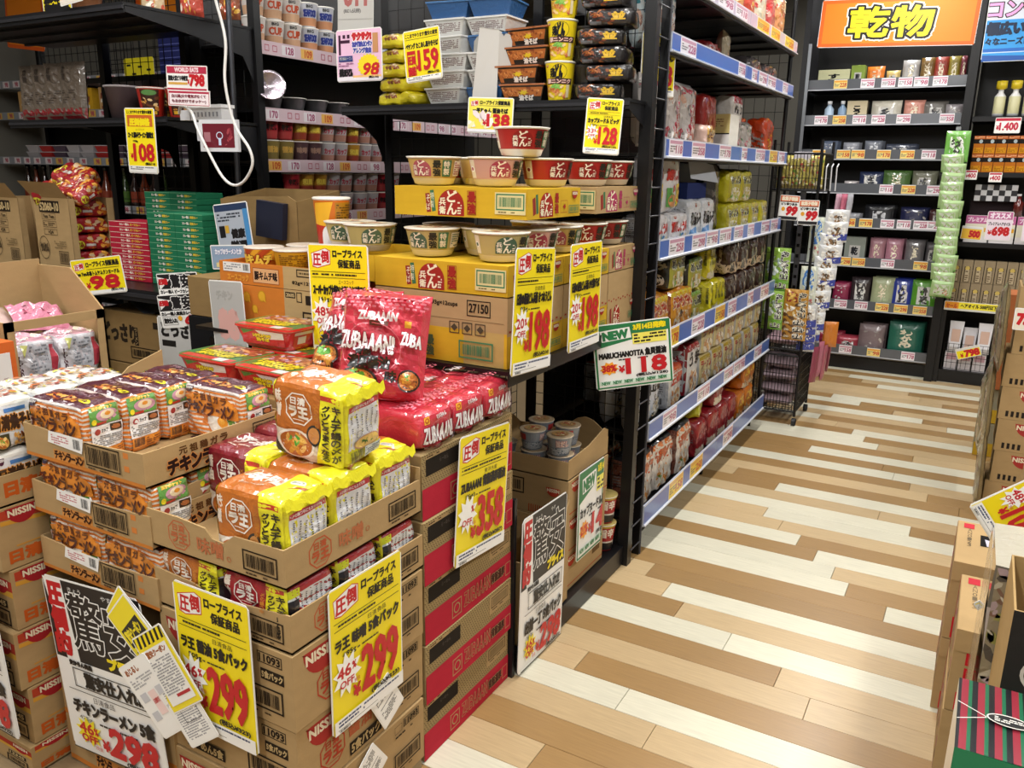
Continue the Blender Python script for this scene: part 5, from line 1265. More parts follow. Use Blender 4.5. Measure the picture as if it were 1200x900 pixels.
def k69b():
    s = Sheet(130, 90, WHT); s.rect(0, 0, 130, 44, '232124'); s.poly([(0, 6), (40, 14), (4, 40)], WHT); s.text('圧倒的', 3, 14, 28, 14, RED, bold=1.4)
    for i, q in enumerate('驚安'): s.text(q, 44 + i * 34, 6, 30, 32, '232124', bold=1.8, out=(2, WHT))
    s.text('カレー職人欧風カレー 中辛', 4, 47, 122, 10, INK, bold=.8); s.frame(5, 60, 54, 84, 1, INK); s.text('驚安仕入れ', 9, 65, 42, 13, INK, bold=.8); s.ell(63, 66, 7, 7, 'E9B030'); s.text('69', 76, 59, 46, 24, RED, bold=1.8, skew=.3); return s
sg('black and white 69 card hanging under the upper half card', k69b(), (-2.75, 2.165, 1.035), .15, .13, .21, .135)
def o354():
    s = Sheet(100, 60, 'F0A428'); s.rect(0, 48, 100, 60, 'E8E0D4'); s.text('354', 26, 8, 64, 34, RED, bold=3); s.text('¥', 10, 24, 12, 14, RED, bold=1); return s
sg('orange 354 card on the top left shelf', o354(), (-3.31, 2.22, 2.265), .05, .1, .14, .1)
sg('yellow 128 card hanging inside the black upright', yellow('明星', '一平ちゃん', '128g', '33', '128', '139'), (-1.17, 3.16, 1.99), .9, 0, .15, .23)
def g98():
    s = Sheet(100, 120, 'B5B5B2'); s.text('88', 22, 46, 56, 40, 'D8A8A0', bold=5); s.text('ﾁｷﾝ', 20, 14, 50, 14, 'A8A8A4', bold=1); s.lines(14, 94, 70, 14, 3, 'AEAEAA'); return s
sg('pale curved card standing left of the orange carton', g98(), (-2.275, 1.99, 1.07), -.1, .05, .19, .28)

# coupon leaflets hanging in a bunch from the corner card
LG = 'coupon leaflets in a bunch'
def leaf(k):
    s = Sheet(100, 150, WHT)
    if k == 0:
        s.rect(0, 0, 100, 150, 'F2DF30'); s.poly([(0, 0), (100, 0), (100, 22), (0, 22)], INK)
        for i in range(7): s.poly([(i * 16, 22), (i * 16 + 8, 22), (i * 16 + 14, 0), (i * 16 + 6, 0)], YEL)
        s.rect(8, 28, 92, 140, WHT); s.text('驚安クーポン', 16, 32, 68, 12, 'A05A30', bold=.8); s.lines(14, 50, 72, 70, 14, '9A9AA0'); s.rect(40, 122, 86, 128, 'B5303A')
    elif k == 1:
        s.text('めじるし', 10, 8, 50, 12, 'A05A30', bold=.8); s.lines(8, 28, 84, 22, 4, 'AAAAAE'); s.rect(10, 60, 34, 78, 'C5C6CC'); s.rect(10, 100, 34, 118, 'C5C6CC'); s.rect(40, 62, 66, 112, 'EFD3D0'); s.text('店舗限定', 42, 78, 22, 10, 'C05050', bold=.3); s.rect(72, 60, 94, 78, 'C5C6CC'); s.rect(72, 100, 94, 118, 'C5C6CC')
    elif k == 2:
        s.lines(8, 8, 84, 130, 24, '9A9AA0'); s.frame(30, 60, 90, 100, 1.4, INK)
    else:
        s.rect(0, 0, 100, 150, 'F2DF30'); s.rect(8, 40, 92, 80, '2A2A2A'); s.text('驚安クーポン', 12, 46, 70, 24, 'F2DF30', bold=1)
        s.rect(10, 90, 80, 92, INK); s.rect(10, 110, 80, 112, INK)
    return s
for i, (k, c, roll) in enumerate([(3, (-1.60, 1.062, .545), .95), (3, (-1.585, 1.057, .53), .85), (0, (-1.487, 1.05, .485), .62), (2, (-1.44, 1.056, .39), .62), (1, (-1.535, 1.044, .40), .66)]):
    sign('coupon_leaflet', ['rearmost yellow coupon leaflet of the bunch', 'yellow coupon leaflet with black stripes, second in the bunch', 'yellow bordered coupon leaflet, largest of the bunch', 'white leaflet with black table at the bottom of the bunch', 'white coupon leaflet with pink square, foremost of the bunch'][i], leaf(k), c, .04 * i, roll, .105 if k != 0 else .12, .2 if k != 2 else .17, cat='leaflet', group=LG)
def slipp():
    s = Sheet(60, 100, WHT); s.lines(8, 8, 44, 30, 6, '333333'); s.rect(10, 50, 50, 52, '333333'); s.lines(8, 60, 44, 24, 5, '666666'); return s
sign('paper_slip', 'white paper slip poking out under the yellow 299 card on the aisle side', slipp(), (-1.136, 1.40, .315), HP, .5, .09, .13, cat='paper slip')
sign('paper_slip', 'white paper slip stuck low on the aisle side of the centre stack', slipp(), (-1.138, 1.345, .17), HP, .6, .07, .1, cat='paper slip')
# ---------------------------------------------------------------- blue railed gondola along the aisle
RX = -1.10
SH = [(.125, .22), (.51, .59), (.87, .96), (1.26, 1.34), (1.65, 1.725), (2.03, 2.10), (2.27, 2.335)]
BL = '4468B4'
TAGS = [[(3.43, 3.63, 'y'), (3.74, 3.94, 'y'), (4.32, 4.51, 'w')], [(3.28, 3.46, 'w'), (3.77, 3.97, 'w'), (4.23, 4.40, 'w'), (4.42, 4.66, 'w'), (4.88, 5.06, 'w')],
        [(3.23, 3.42, 'y'), (3.6, 3.79, 'w'), (3.97, 4.14, 'y'), (4.2, 4.36, 'w'), (4.6, 4.72, 'w'), (4.9, 5.1, 'w')],
        [(3.22, 3.41, 'w'), (3.52, 3.71, 'w'), (3.73, 3.91, 'w'), (3.94, 4.14, 'w'), (4.2, 4.37, 'w'), (4.47, 4.6, 'w'), (4.77, 4.96, 'w'), (5.0, 5.18, 'w')],
        [(3.15, 3.31, 'w'), (3.43, 3.61, 'w'), (3.83, 4.02, 'w'), (4.22, 4.32, 'w'), (4.5, 4.7, 'w'), (4.81, 5.0, 'y'), (5.04, 5.19, 'w')],
        [(3.21, 3.4, 'w'), (4.04, 4.16, 'w'), (4.29, 4.39, 'w'), (4.43, 4.6, 'w'), (4.62, 4.8, 'w'), (4.98, 5.11, 'w')],
        [(3.4, 3.6, 'w'), (3.65, 3.88, 'w'), (3.92, 4.12, 'w'), (4.31, 4.55, 'y'), (4.6, 4.8, 'y'), (4.93, 5.15, 'y')]]
PR = ['158', '258', '298', '98', '118', '358', '178', '228']
BAYN = ['near bay', 'far bay']
LEV = ['lowest', 'second', 'third', 'fourth', 'fifth', 'sixth', 'topmost']
for i, (zb, zt) in enumerate(SH):
    for b, (y0, y1) in enumerate(((3.115, 4.185), (4.19, 5.26))):
        t = thing('rail_shelf', 'black shelf with %s price rail, %s from the floor, %s' % ('blue' if i < 6 else 'whitish', LEV[i], BAYN[b]), 'shelf', (RX, y0, zb + .02))
        L = y1 - y0
        mb = MB(); mb.box(-.455, 0, -.014, -.012, L, 0, BK); mb.box(-.03, 0, -.03, -.012, L, 0, BK2)
        for k in (1, 2, 3): mb.box(-.455, L * k / 4 - .012, -.024, -.03, L * k / 4 + .012, -.014, BK2)
        mb.build('shelf_plate', t)
        mb = MB(); h0, h1 = -.02, zt - zb - .02
        mb.box(-.012, 0, h0, -.004, L, h1, 'AEB4C2', 'rail'); mb.add([(-.004, 0, h0), (.004, 0, h0), (.004, L, h0), (-.004, L, h0), (-.004, 0, h0 + .01), (.004, 0, h0 + .006), (.004, L, h0 + .006), (-.004, L, h0 + .01)], [(0, 1, 2, 3), (1, 5, 6, 2), (4, 7, 6, 5), (0, 4, 5, 1), (3, 2, 6, 7)], 'C2C6CE', 'rail')
        s = Sheet(L * 1000, (h1 - h0) * 1000, BL if i < 6 else 'BFB2C6')
        r = random.Random(i * 3 + b)
        for q in range(int(L * 60)): s.rect(r.uniform(0, L * 980), r.uniform(4, 70), r.uniform(0, L * 980) * 0 + 0, 0, BL) if False else None
        s.rect(0, 0, L * 1000, 5, 'C8CCD8'); s.rect(0, s.H - 6, L * 1000, s.H, 'C4C8D2')
        s.put(mb, plane((-.004, 0, h0), (0, L, 0), (0, 0, h1 - h0)), 'rail'); mb.build('price_rail', t)
        for j, (a, c, k) in enumerate(TAGS[i]):
            m = (a + c) / 2
            if not (y0 < m < y1): continue
            a, c = max(a, y0 + .005), min(c, y1 - .005)
            sh = smallprice(PR[(i * 3 + j) % 8], 'E9C93A' if k == 'y' else 'ECE6EC', 'C0402A' if k == 'y' else 'B05A80', 'D9A040' if k == 'y' else 'C896AC')
            mb = MB(); mb.box(-.0042, a - y0, h0 + .008, -.0025, c - y0, h1 - .004, 'ECE6EC', 'rail'); sh.put(mb, plane((-.0025, a - y0, h0 + .008), (0, c - a, 0), (0, 0, h1 - h0 - .012)), 'rail'); mb.build('shelf_price_tag', t)
t = thing('gondola_frame', 'black back panel and posts behind the blue railed shelves', 'shelf frame', (-1.6, 4.2, 0))
mb = MB(); mb.box(-.005, -1.08, .1, .005, 1.07, 2.75, '0D0D0F', 'black'); mb.build('back_panel', t)
for y in (-.02, 1.05):
    mb = MB(); mb.box(.0, y, 0, .04, y + .03, 2.75, BK); mb.build('post', t)
for q in (-1.06, 0, 1.04): mb = MB(); mb.box(.01, q - .01, 0, .43, q + .01, .1, BK); mb.build('foot', t)
mb = MB(); mb.bar((.46, 1.08, .1), (.46, 1.08, 2.75), .012, BK, 'black', 6); wiregrid(mb, (.02, 1.08, .2), (.44, 0, 0), (0, 0, 2.4), 7, 26, .002); mb.build('side_grid', t)

_n = [0]
def bagart(bg, word, wc, out=None, pic=None, top=None, W=160, H=140, seed=1, word2=None, step=15, wy=.18, wh=.24, acc=None):
    s = Sheet(W, H, None, step=step); s.rect(0, 0, W, H, bg)
    if top: s.rect(0, 0, W, H * .14, top)
    if acc: s.poly([(W * .6, H * .3), (W, H * .2), (W, H), (W * .4, H)], acc)
    if pic:
        s.ell(W * .5, H * .74, W * .36, H * .22, 'E9E2D2'); s.blobs(W * .2, H * .56, W * .8, H * .92, pic, 26, W * .05, W * .1, seed)
    s.text(word, W * .1, H * wy, W * .8, H * wh, wc, bold=W * .014, out=(W * .012, out) if out else None)
    if word2: s.text(word2, W * .25, H * (wy + wh + .06), W * .5, H * .12, wc, bold=W * .006)
    return s
def infoart(bg='D3D4D6', bar=True, frame=None, W=120, H=140, seed=2):
    s = Sheet(W, H, None, step=15); s.rect(0, 0, W, H, frame or bg); s.rect(W * .08, H * .14, W * .92, H * .9, bg); s.lines(W * .14, H * .2, W * .72, H * .42, 8, '77777C', seed=seed)
    if bar: s.bars(W * .5, H * .7, W * .34, H * .14, '333333', 16)
    return s
def mk(kind, w, d, h, cols, front, left=None, top=None, seed=1, wr=.003, k=7):
    if kind == 'pack':
        a = {'front': front}
        if left: a['left'] = left
        if top: a['top'] = top
        return pack(w, d, h, cols, a, seed=seed, wr=wr, k=k, n=9).mesh('noodle_pack')
    return pouch(w, h, d, cols['*'] if isinstance(cols, dict) else cols, front, left, seed=seed).mesh('noodle_bag')
def row(kind, me, desc, grp, spots, cat='noodle pack'):
    """spots = (x offset behind the rail, y, z, extra yaw, where)"""
    for x, y, z, rz, wh_ in spots:
        o = link('noodle_pack' if kind == 'pack' else 'noodle_bag', me, None, (RX - .04 - x, y, z), (0, 0, HP + rz))
        tag(o, desc + ', ' + wh_, cat, grp)
NB = ['D99A5C', 'C77A3E', 'E8C890', '8A4A24', 'E0B070']
z1, z2, z3, z4, z5, z6, z7 = [a + .022 for a, b in SH]
# level 1
me = mk('pack', .25, .13, .25, {'*': 'D8CFC4', 'top': '2A2A30', 'left': '5A2018'}, bagart('E4DCD2', '元祖鶏ガラ', 'C0501E', None, ['E9972B', 'EFE6D6', '6FA53C', 'C98A3A'], 'D8701E', seed=3), infoart('7A4A3A'), (lambda s: ([s.poly([(i * 12, 0), (i * 12 + 6, 0), (i * 12, 12), (i * 12 - 6, 12)], YEL) for i in range(22)], s.text('チキンラーメン', 40, 40, 150, 40, '6A7A90', bold=2), s.poly([(150, 60), (210, 56), (200, 84), (150, 88)], 'B5A82A'), s)[-1])(Sheet(250, 130, '22242A', step=16)), wr=.005)
row('pack', me, 'orange and white noodle pack with black and yellow striped top', 'striped top packs on the lowest blue shelf', [(.09, 3.27, z1, .05, 'nearest the black upright'), (.1, 3.54, z1, -.06, 'second from the black upright'), (.09, 3.81, z1, .03, 'third from the black upright'), (.26, 3.3, z1, 0, 'behind the nearest one')])
me = mk('pack', .17, .15, .2, {'*': '8E1A24', 'front': '9A1C26'}, (lambda s: (s.rect(0, 100, 170, 140, 'D9CDB8'), s.poly([(60, 100), (110, 100), (85, 140)], 'E8DCC4'), s.ring(50, 50, 18, 2, 'C8707A', 16), [s.vtext('正麺うま', 100 + i * 22, 14, 12, 80, 'D87A82', bold=.5) for i in range(3)], s)[-1])(Sheet(170, 140, '9A1C26', step=15)), infoart('8E1A24', False), wr=.004)
row('pack', me, 'dark red noodle pack with cream bottom', 'dark red packs on the lowest blue shelf', [(.09, 4.08, z1, .02, 'nearest'), (.09, 4.30, z1, -.03, 'second along the shelf'), (.09, 4.49, z1, 0, 'third along the shelf'), (.09, 4.68, z1, .04, 'fourth along the shelf'), (.1, 4.40, z1 + .2, .03, 'lying on the second and third')])
me = mk('pack', .15, .15, .13, {'*': 'C9CC2A'}, bagart('CFD02C', '正麺', '3A5A1E', None, None, None, 150, 100), None, wr=.006)
row('pack', me, 'lime yellow noodle pack lying on the nearest dark red pack', 'lime pack', [(.12, 4.12, z1 + .2, .2, 'lowest blue shelf')])
me = mk('pack', .17, .15, .17, {'*': 'C46A1A', 'front': 'D07A22'}, (lambda s: (s.rect(0, 104, 170, 140, 'E0D2B8'), s.text('正麺', 30, 26, 100, 46, 'E9C040', bold=2), s.blobs(10, 80, 160, 130, ['3A2014', 'D9A050', 'E8D0A0'], 18, 6, 14, 7), s)[-1])(Sheet(170, 140, 'D07A22', step=15)), infoart('C46A1A', False), wr=.004)
row('pack', me, 'orange noodle pack with cream bottom', 'orange packs at the far end of the lowest blue shelf', [(.09, 4.89, z1, .02, 'lower layer, nearer'), (.09, 5.08, z1, -.03, 'lower layer, farther'), (.09, 4.98, z1 + .17, 0, 'upper layer, nearer'), (.1, 5.13, z1 + .17, .04, 'upper layer, farther')])
# level 2
bw = bagart('D5D9E0', '正直麺', '1B1A1C', None, ['9A8A60', 'C9B080', '5A5A4A', 'D9D0B0'], 'C8502A', 130, 180, seed=5, word2='しお', wy=.2, wh=.2)
me = mk('pouch', .17, .09, .235, 'CFD4DC', bw, infoart('C9CDD4'))
row('pouch', me, 'white noodle bag with black brush letters', 'white bags on the second blue shelf', [(.06, 3.2, z2, -.1, 'nearest the black upright'), (.07, 3.36, z2, .15, 'second from the black upright'), (.2, 3.28, z2, 0, 'behind the first two')], 'noodle bag')
me = mk('pack', .2, .2, .2, {'*': 'C9CCD0', 'top': 'C84A1E'}, bagart('D8D4CC', '正麺', 'C0402A', None, NB, 'D05A22', seed=8), infoart('B9BCC2'), bagart('C84A1E', 'とんこつ', 'E8A070', W=200, H=200), k=9)
row('pack', me, 'silver white noodle pack with orange top', 'orange topped packs on the second blue shelf', [(.12, 3.6, z2, .03, 'in front'), (.33, 3.55, z2, 0, 'behind the front one')])
me = mk('pack', .18, .22, .27, {'*': 'C9CCD0', 'top': '8E1A28'}, bagart('DAD8D6', 'うま', '1B1A1C', None, NB, '9A1C2A', seed=9), infoart('B4B7BC', frame='8E1A28'), bagart('8E1A28', '醤油', 'D8D8DA', W=180, H=220, wy=.3), k=10)
row('pack', me, 'large white noodle pack with dark red edges', 'red edged packs on the second blue shelf', [(.13, 3.86, z2, 0, 'in front'), (.33, 3.78, z2, .0, 'behind the front one')])
me = mk('pack', .19, .15, .165, {'*': 'BFAE7A', 'left': 'B4B6B8'}, bagart('CDBD8A', 'ラーメン', 'A8402A', None, NB + ['E4DCC8', 'B5503A'], 'A89020', seed=11), infoart('B4B6B8'))
row('pack', me, 'gold and cream noodle pack', 'gold and cream packs on the second blue shelf', [(.1, 4.10 + .21 * i, z2 + .166 * j, .02 * (i - 2), '%s layer, %s from the near end' % (['lower', 'upper'][j], ORD[i])) for i in range(6) for j in (0, 1) if 4.10 + .21 * i < 5.2])
# level 3
me = mk('pack', .29, .16, .2, {'*': 'D98A1E', 'left': '8A3A1E'}, bagart('E09A22', 'うまかっちゃん', 'B5301E', 'F0E0C0', NB + ['3A2A1A'], 'D9C02A', 240, 160, seed=12), infoart('A8602A'), bagart('D98A1E', 'とんこつ味', '6A2A14', W=260, H=150), wr=.005)
row('pack', me, 'wide orange noodle pack with pork bone soup picture', 'wide orange packs on the third blue shelf', [(.1, 3.32, z3, .05, 'nearest the black upright'), (.1, 3.63, z3, -.04, 'second from the black upright'), (.27, 3.4, z3, 0, 'behind the nearest one')])
me = mk('pack', .24, .18, .16, {'*': '2A2A1E', 'front': 'A8A83A'}, bagart('A9A63A', 'めん通', '1B1A1C', 'E8E8D0', ['2A2A22', 'C9A040', 'E4DCC8', '6FA53C'], '6FA53C', 200, 140, seed=13), bagart('1E1E18', 'もみ', 'C8C8B0', None, ['2A2A22', 'C9A040', 'E4DCC8']), None)
row('pack', me, 'dark green noodle pack with a round bowl picture', 'dark green packs on the third blue shelf', [(.12, 3.56, z3 + .202, .04, 'on top of the wide orange packs'), (.12, 3.84, z3, 0, 'beside the second wide orange pack, lower'), (.12, 3.83, z3 + .165, .03, 'beside the second wide orange pack, upper')])
ya = (lambda s: (s.poly([(0, 110), (60, 90), (150, 140), (0, 140)], 'D8D0C0'), [s.vtext('正直麺', 20 + 34 * i, 14, 14, 66, '6A6A1A', bold=.5) for i in range(4)], s)[-1])(Sheet(150, 140, 'D9CC22', step=15))
me = mk('pack', .17, .15, .175, {'*': 'D9CC22'}, ya, ya, None, wr=.005)
row('pack', me, 'bright yellow noodle pack', 'bright yellow packs on the third blue shelf', [(.09, 4.05, z3, .3, 'lower layer, nearer'), (.1, 4.26, z3, -.1, 'lower layer, farther'), (.12, 4.14, z3 + .178, .1, 'upper layer')])
ba = (lambda s: (s.poly([(0, 100), (75, 86), (150, 100), (150, 140), (0, 140)], 'C9B090'), s.ring(40, 40, 20, 2, '8A7A6A', 18), s.poly([(96, 0), (116, 0), (110, 90), (100, 90)], 'A89070'), s.ell(44, 118, 22, 14, '2A1C14'), s)[-1])(Sheet(150, 140, '3A2018', step=15))
me = mk('pack', .2, .16, .175, {'*': '3A2018'}, ba, ba, None, wr=.006)
row('pack', me, 'dark brown noodle pack with cream bottom', 'dark brown packs on the third blue shelf', [(.1, 4.47 + .215 * i, z3 + .178 * j, .03 * (i - 1), '%s layer, %s from the near end' % (['lower', 'upper'][j], ORD[i])) for i in range(4) for j in (0, 1) if 4.47 + .215 * i < 5.2])
# level 4
aa = (lambda s: (s.rect(0, 0, 140, 18, '8A1A2A'), nissin(s, 20, 26, 22, 'A5252A'), s.text('旭川しょうゆ', 8, 52, 126, 34, 'B5281E', bold=2), s.poly([(60, 100), (130, 96), (130, 150), (70, 170)], 'E8C820'), s.rect(8, 110, 40, 170, '5A9A4A'), s.ell(40, 150, 26, 22, 'C98A5A'), s.blobs(20, 110, 130, 176, ['C0402A', 'E8C820', 'D99A5C', '5A9A4A'], 16, 6, 14, 3), s)[-1])(Sheet(140, 190, 'D8D6D8', step=15))
me = mk('pouch', .2, .08, .245, 'D8D6D8', aa, infoart('C9CDD4'))
row('pouch', me, 'white noodle bag with red handwriting and dark red seal', 'red handwriting bags on the fourth blue shelf', [(.06, 3.2, z4 + .15, -.05, 'upper, nearest the upright'), (.06, 3.42, z4 + .15, .1, 'upper, second from the upright')], 'noodle bag')
me = mk('pack', .22, .14, .15, {'*': 'D8D6D8'}, (lambda s: (nissin(s, 30, 10, 26, 'A5252A'), s.text('旭川しょうゆ', 14, 34, 150, 40, 'B5281E', bold=2.4), s.blobs(10, 84, 170, 130, ['C0402A', 'E8C820', 'D99A5C', '5A9A4A', '4A8AC0'], 20, 6, 16, 3), s)[-1])(Sheet(180, 140, 'D8D6D8', step=15)), infoart('C9CDD4'))
row('pack', me, 'white block noodle pack with red handwriting', 'red handwriting blocks on the fourth blue shelf', [(.08, 3.24, z4, .02, 'nearest the upright'), (.08, 3.48, z4, -.03, 'second from the upright')])
me = mk('pack', .19, .14, .2, {'*': 'D4D6DA'}, (lambda s: (nissin(s, 50, 12, 26, 'A5252A'), s.text('札幌みそ', 14, 44, 120, 40, '1B1A1C', bold=2.4), s.poly([(10, 100), (80, 90), (90, 150), (10, 150)], '6FA0D4'), s)[-1])(Sheet(150, 150, 'D4D6DA', step=15)), infoart('C9CDD4'))
row('pack', me, 'white block noodle pack with black handwriting and blue patch', 'black handwriting packs on the fourth blue shelf', [(.08, 3.70, z4, .02, 'nearer'), (.08, 3.9, z4, -.03, 'farther')])
mb = MB(); mb.box(-.14, -.12, 0, .14, .12, .07, '1E2A5A', 'board'); mb.add([(-.1, -.12, .09), (.2, -.16, .07), (.2, -.13, .15), (-.1, -.1, .18)], [(0, 1, 2, 3)], 'A9ACB2', 'paper')
tag(mb.build('open_box', None, (RX - .2, 3.78, z4 + .2), HP), 'dark blue display box with grey flap on top of the black handwriting packs', 'box')
me = mk('pouch', .2, .1, .38, '23201F', (lambda s: (s.blobs(5, 20, 130, 180, ['3A3634', '6A645E', '151414', '8A8480'], 30, 8, 20, 4), s)[-1])(Sheet(140, 190, '23201F', step=15)), None)
row('pouch', me, 'tall crumpled black film bag', 'black film bag', [(.1, 4.14, z4, .1, 'between white and olive packs on the fourth blue shelf')], 'noodle bag')
oa = bagart('B5A83A', 'ちゃんぽん', '1B1A1C', 'D8D8B0', ['C9C08A', 'E4DCC8', '6FA53C', 'A8843A', 'D9D08A'], 'C8C02A', 150, 150, seed=15)
me = mk('pack', .21, .15, .165, {'*': 'C2B82A', 'left': 'CFC71E'}, oa, None, None, wr=.005)
row('pack', me, 'olive and yellow noodle pack', 'olive and yellow packs on the fourth blue shelf', [(.09, 4.36 + .225 * i, z4 + .167 * j, .04 * (i - 1), '%s layer, %s from the near end' % (['lower', 'upper'][j], ORD[i])) for i in range(4) for j in (0, 1) if 4.36 + .225 * i < 5.2 and not (j == 1 and i > 1)])
# level 5
fa = (lambda s: (s.blobs(4, 10, 130, 180, ['9A5A4A', 'D8D2CC', 'B53A4A', 'E8E4E0', '8A8480', 'C9A08A'], 46, 8, 22, 5), s.poly([(54, 60), (84, 60), (80, 150), (60, 150)], 'B5283A'), s.vtext('稲庭うどん', 62, 64, 14, 80, 'F0E4E0', bold=.6), s)[-1])(Sheet(140, 190, 'C4BCB8', step=15))
me = mk('pouch', .2, .1, .27, 'C4BCB8', fa, None)
row('pouch', me, 'clear noodle bag with pink and silver print', 'clear noodle bags on the fifth blue shelf', [(.07, 3.19, z5 + .02, -.1, 'nearest the upright'), (.07, 3.38, z5 + .02, .1, 'second from the upright'), (.07, 3.57, z5 + .02, 0, 'third from the upright')], 'noodle bag')
ra = bagart('8E2A22', '焼豚', 'E9C88A', None, ['C9A08A', '6A2A1A', 'D9C22A', 'B5503A'], None, 150, 150, seed=16, wy=.55)
me = mk('pack', .22, .1, .27, {'*': '9A221E'}, ra, None, None, wr=.006)
row('pack', me, 'dark red and brown noodle pack', 'dark red and brown packs on the fifth blue shelf', [(.09, 3.92, z5, .05, 'between clear bags and the white box')])
me = mk('pack', .16, .12, .13, {'*': 'C9A89A'}, bagart('C9A05A', 'みそ', '5A2A1E', None, NB, None, seed=18), None, None, wr=.006)
row('pack', me, 'small brown and gold noodle pack', 'small brown and gold packs on the fifth blue shelf', [(.05, 3.76, z5, .15, 'in front of the clear bags')])
mb = carton(.2, .16, .2, 'D4CFC4', (lambda s: (s.rect(0, 0, 200, 90, 'C9B87A'), s.lines(20, 20, 150, 50, 5, '8A6A4A'), s.rect(0, 88, 200, 94, '2A2A2A'), s.rect(60, 140, 150, 180, WHT), s.bars(70, 144, 70, 30, '222222', 16), s)[-1])(Sheet(200, 200, 'DAD6D2')))
tag(mb.build('noodle_box', None, (RX - .24, 4.1, z5), (0, 0, 0)), 'white and khaki boxed noodles with barcode facing the near end, fifth blue shelf', 'box')
wb = (lambda s: (s.rect(0, 0, 160, 34, 'B5283A'), s.text('出前一丁', 20, 44, 110, 30, '1B1A1C', bold=2.4), s.blobs(10, 90, 150, 146, NB, 22, 6, 14, 4), s)[-1])(Sheet(160, 150, 'D8D2CC', step=15))
me = mk('pack', .22, .1, .18, {'*': 'D8D2CC', 'top': 'B5283A'}, wb, None, None)
row('pack', me, 'white noodle pack with red top band', 'red banded packs on the fifth blue shelf', [(.1, 4.42, z5 + .13, .05, 'lying on the clear pouches')])
me = mk('pouch', .18, .08, .19, 'C9C0B8', (lambda s: (s.blobs(4, 10, 130, 180, ['D8D2CC', '3A3634', 'C9707A', 'E8E4E0', '5A8A5A'], 36, 8, 20, 6), s)[-1])(Sheet(140, 190, 'C9C0BA', step=15)), None)
row('pouch', me, 'clear pouch with white and pink print', 'clear pouches on the fifth blue shelf', [(.07, 4.40, z5, .1, 'nearer'), (.07, 4.58, z5, -.1, 'farther')], 'noodle bag')
oa = (lambda s: (s.rect(10, 70, 130, 180, 'B0A8A0'), s.bars(40, 90, 40, 40, '333333', 12), s)[-1])(Sheet(140, 190, 'D9481A', step=15)); ob = (lambda s: (s.vtext('からうま', 46, 60, 50, 110, 'F0C02A', bold=3, out=(3, 'A8201A')), s.ring(70, 36, 14, 3, '8A8480', 14), s)[-1])(Sheet(140, 190, 'DA4A1C', step=15))
me = mk('pack', .25, .12, .23, {'*': 'D9481A'}, ob, oa, None, wr=.006)
row('pack', me, 'bright orange noodle pack', 'bright orange packs on the fifth blue shelf', [(.09, 5.06, z5, .05, 'at the far end'), (.22, 5.0, z5 + .0, .2, 'behind the far end one')])
# level 6
me = mk('pouch', .17, .06, .25, 'C9D4D6', (lambda s: (s.poly([(0, 60), (70, 20), (140, 60), (140, 76), (70, 38), (0, 76)], '2A7A8A'), s.blobs(10, 100, 130, 180, ['C9A08A', 'D8D2CC', '9A6A5A'], 26, 8, 18, 4), s.text('糖質オフ', 30, 70, 80, 24, '4A6A7A', bold=1), s)[-1])(Sheet(140, 190, 'D8DCDA', step=15)), None)
row('pouch', me, 'pale noodle pouch with teal arch', 'pale pouches on the sixth blue shelf', [(.05, 3.24, z6 + .01, 0, 'nearest the upright'), (.14, 3.24, z6 + .01, 0, 'behind the nearest one')], 'noodle bag')
me = mk('pack', .3, .12, .12, {'*': 'A8222A'}, bagart('D8C0C8', 'うどん', 'A8222A', None, None, 'A8222A', 200, 100), bagart('7A1A1E', '麺', 'C9707A'), None, wr=.006)
row('pack', me, 'red noodle pack with pink front', 'red packs on the sixth blue shelf', [(.12, 3.98, z6, .1, 'middle of the near bay'), (.25, 3.7, z6, 0, 'deep in shade on the left')])
me = mk('pouch', .12, .06, .2, 'B8A88A', (lambda s: (s.blobs(5, 5, 130, 180, ['5A5244', 'D8CCB0', '8A8060'], 26, 8, 20, 3), s)[-1])(Sheet(140, 190, 'A89C80', step=15)), None)
row('pouch', me, 'olive clear noodle pouch', 'olive pouch', [(.08, 4.16, z6, .2, 'beside the red pack on the sixth blue shelf')], 'noodle bag')
me = mk('pack', .3, .14, .13, {'*': '4A4446'}, (lambda s: (s.blobs(60, 5, 195, 95, ['D8D2CC', '2A2A2A', 'B5A89A', 'C96A6A'], 22, 8, 18, 3), s)[-1])(Sheet(200, 100, '5A5456', step=15)), None, None, wr=.006)
row('pack', me, 'dark grey noodle pack', 'dark grey packs on the sixth blue shelf', [(.1, 4.62, z6, .05, 'nearer'), (.1, 4.95, z6, -.05, 'farther')])
# level 7
for i, (y, c, a) in enumerate(((4.2, 'C98A3A', ['C0402A', 'E8C040', 'A8602A']), (4.42, 'B5402A', ['C0402A', 'E8C040', 'D8C8A8']), (4.64, 'C9C0A8', ['B5302A', 'D8C8A0']), (4.86, 'B5504A', ['D8A090', 'C03030']), (5.08, 'C98A5A', ['C0402A', 'A8703A', 'E8D0B0']))):
    me = mk('pouch', .19, .08, .24, c, (lambda s: (s.blobs(5, 5, 130, 185, a, 34, 8, 20, i), s.text('辛麺', 36, 30, 70, 40, 'F0E0B0', bold=2, out=(2, 'A02018')), s)[-1])(Sheet(140, 190, c, step=15)), None, seed=i)
    row('pouch', me, ['gold', 'red and gold', 'cream and red', 'pink and red', 'orange and brown'][i] + ' noodle pouch on the topmost railed shelf', 'pouches on the topmost railed shelf', [(.06, y, z7 + .03, .1 * (i % 2), '%s one counted from the camera' % ORD[i])], 'noodle bag')
for i, y in enumerate((3.3, 3.55, 3.8, 4.0)):
    row('pouch', me, 'orange and brown noodle pouch on the near part of the topmost shelf', 'pouches on the topmost railed shelf', [(.1, y, z7 + .03, 0, '%s one' % ORD[i])], 'noodle bag')
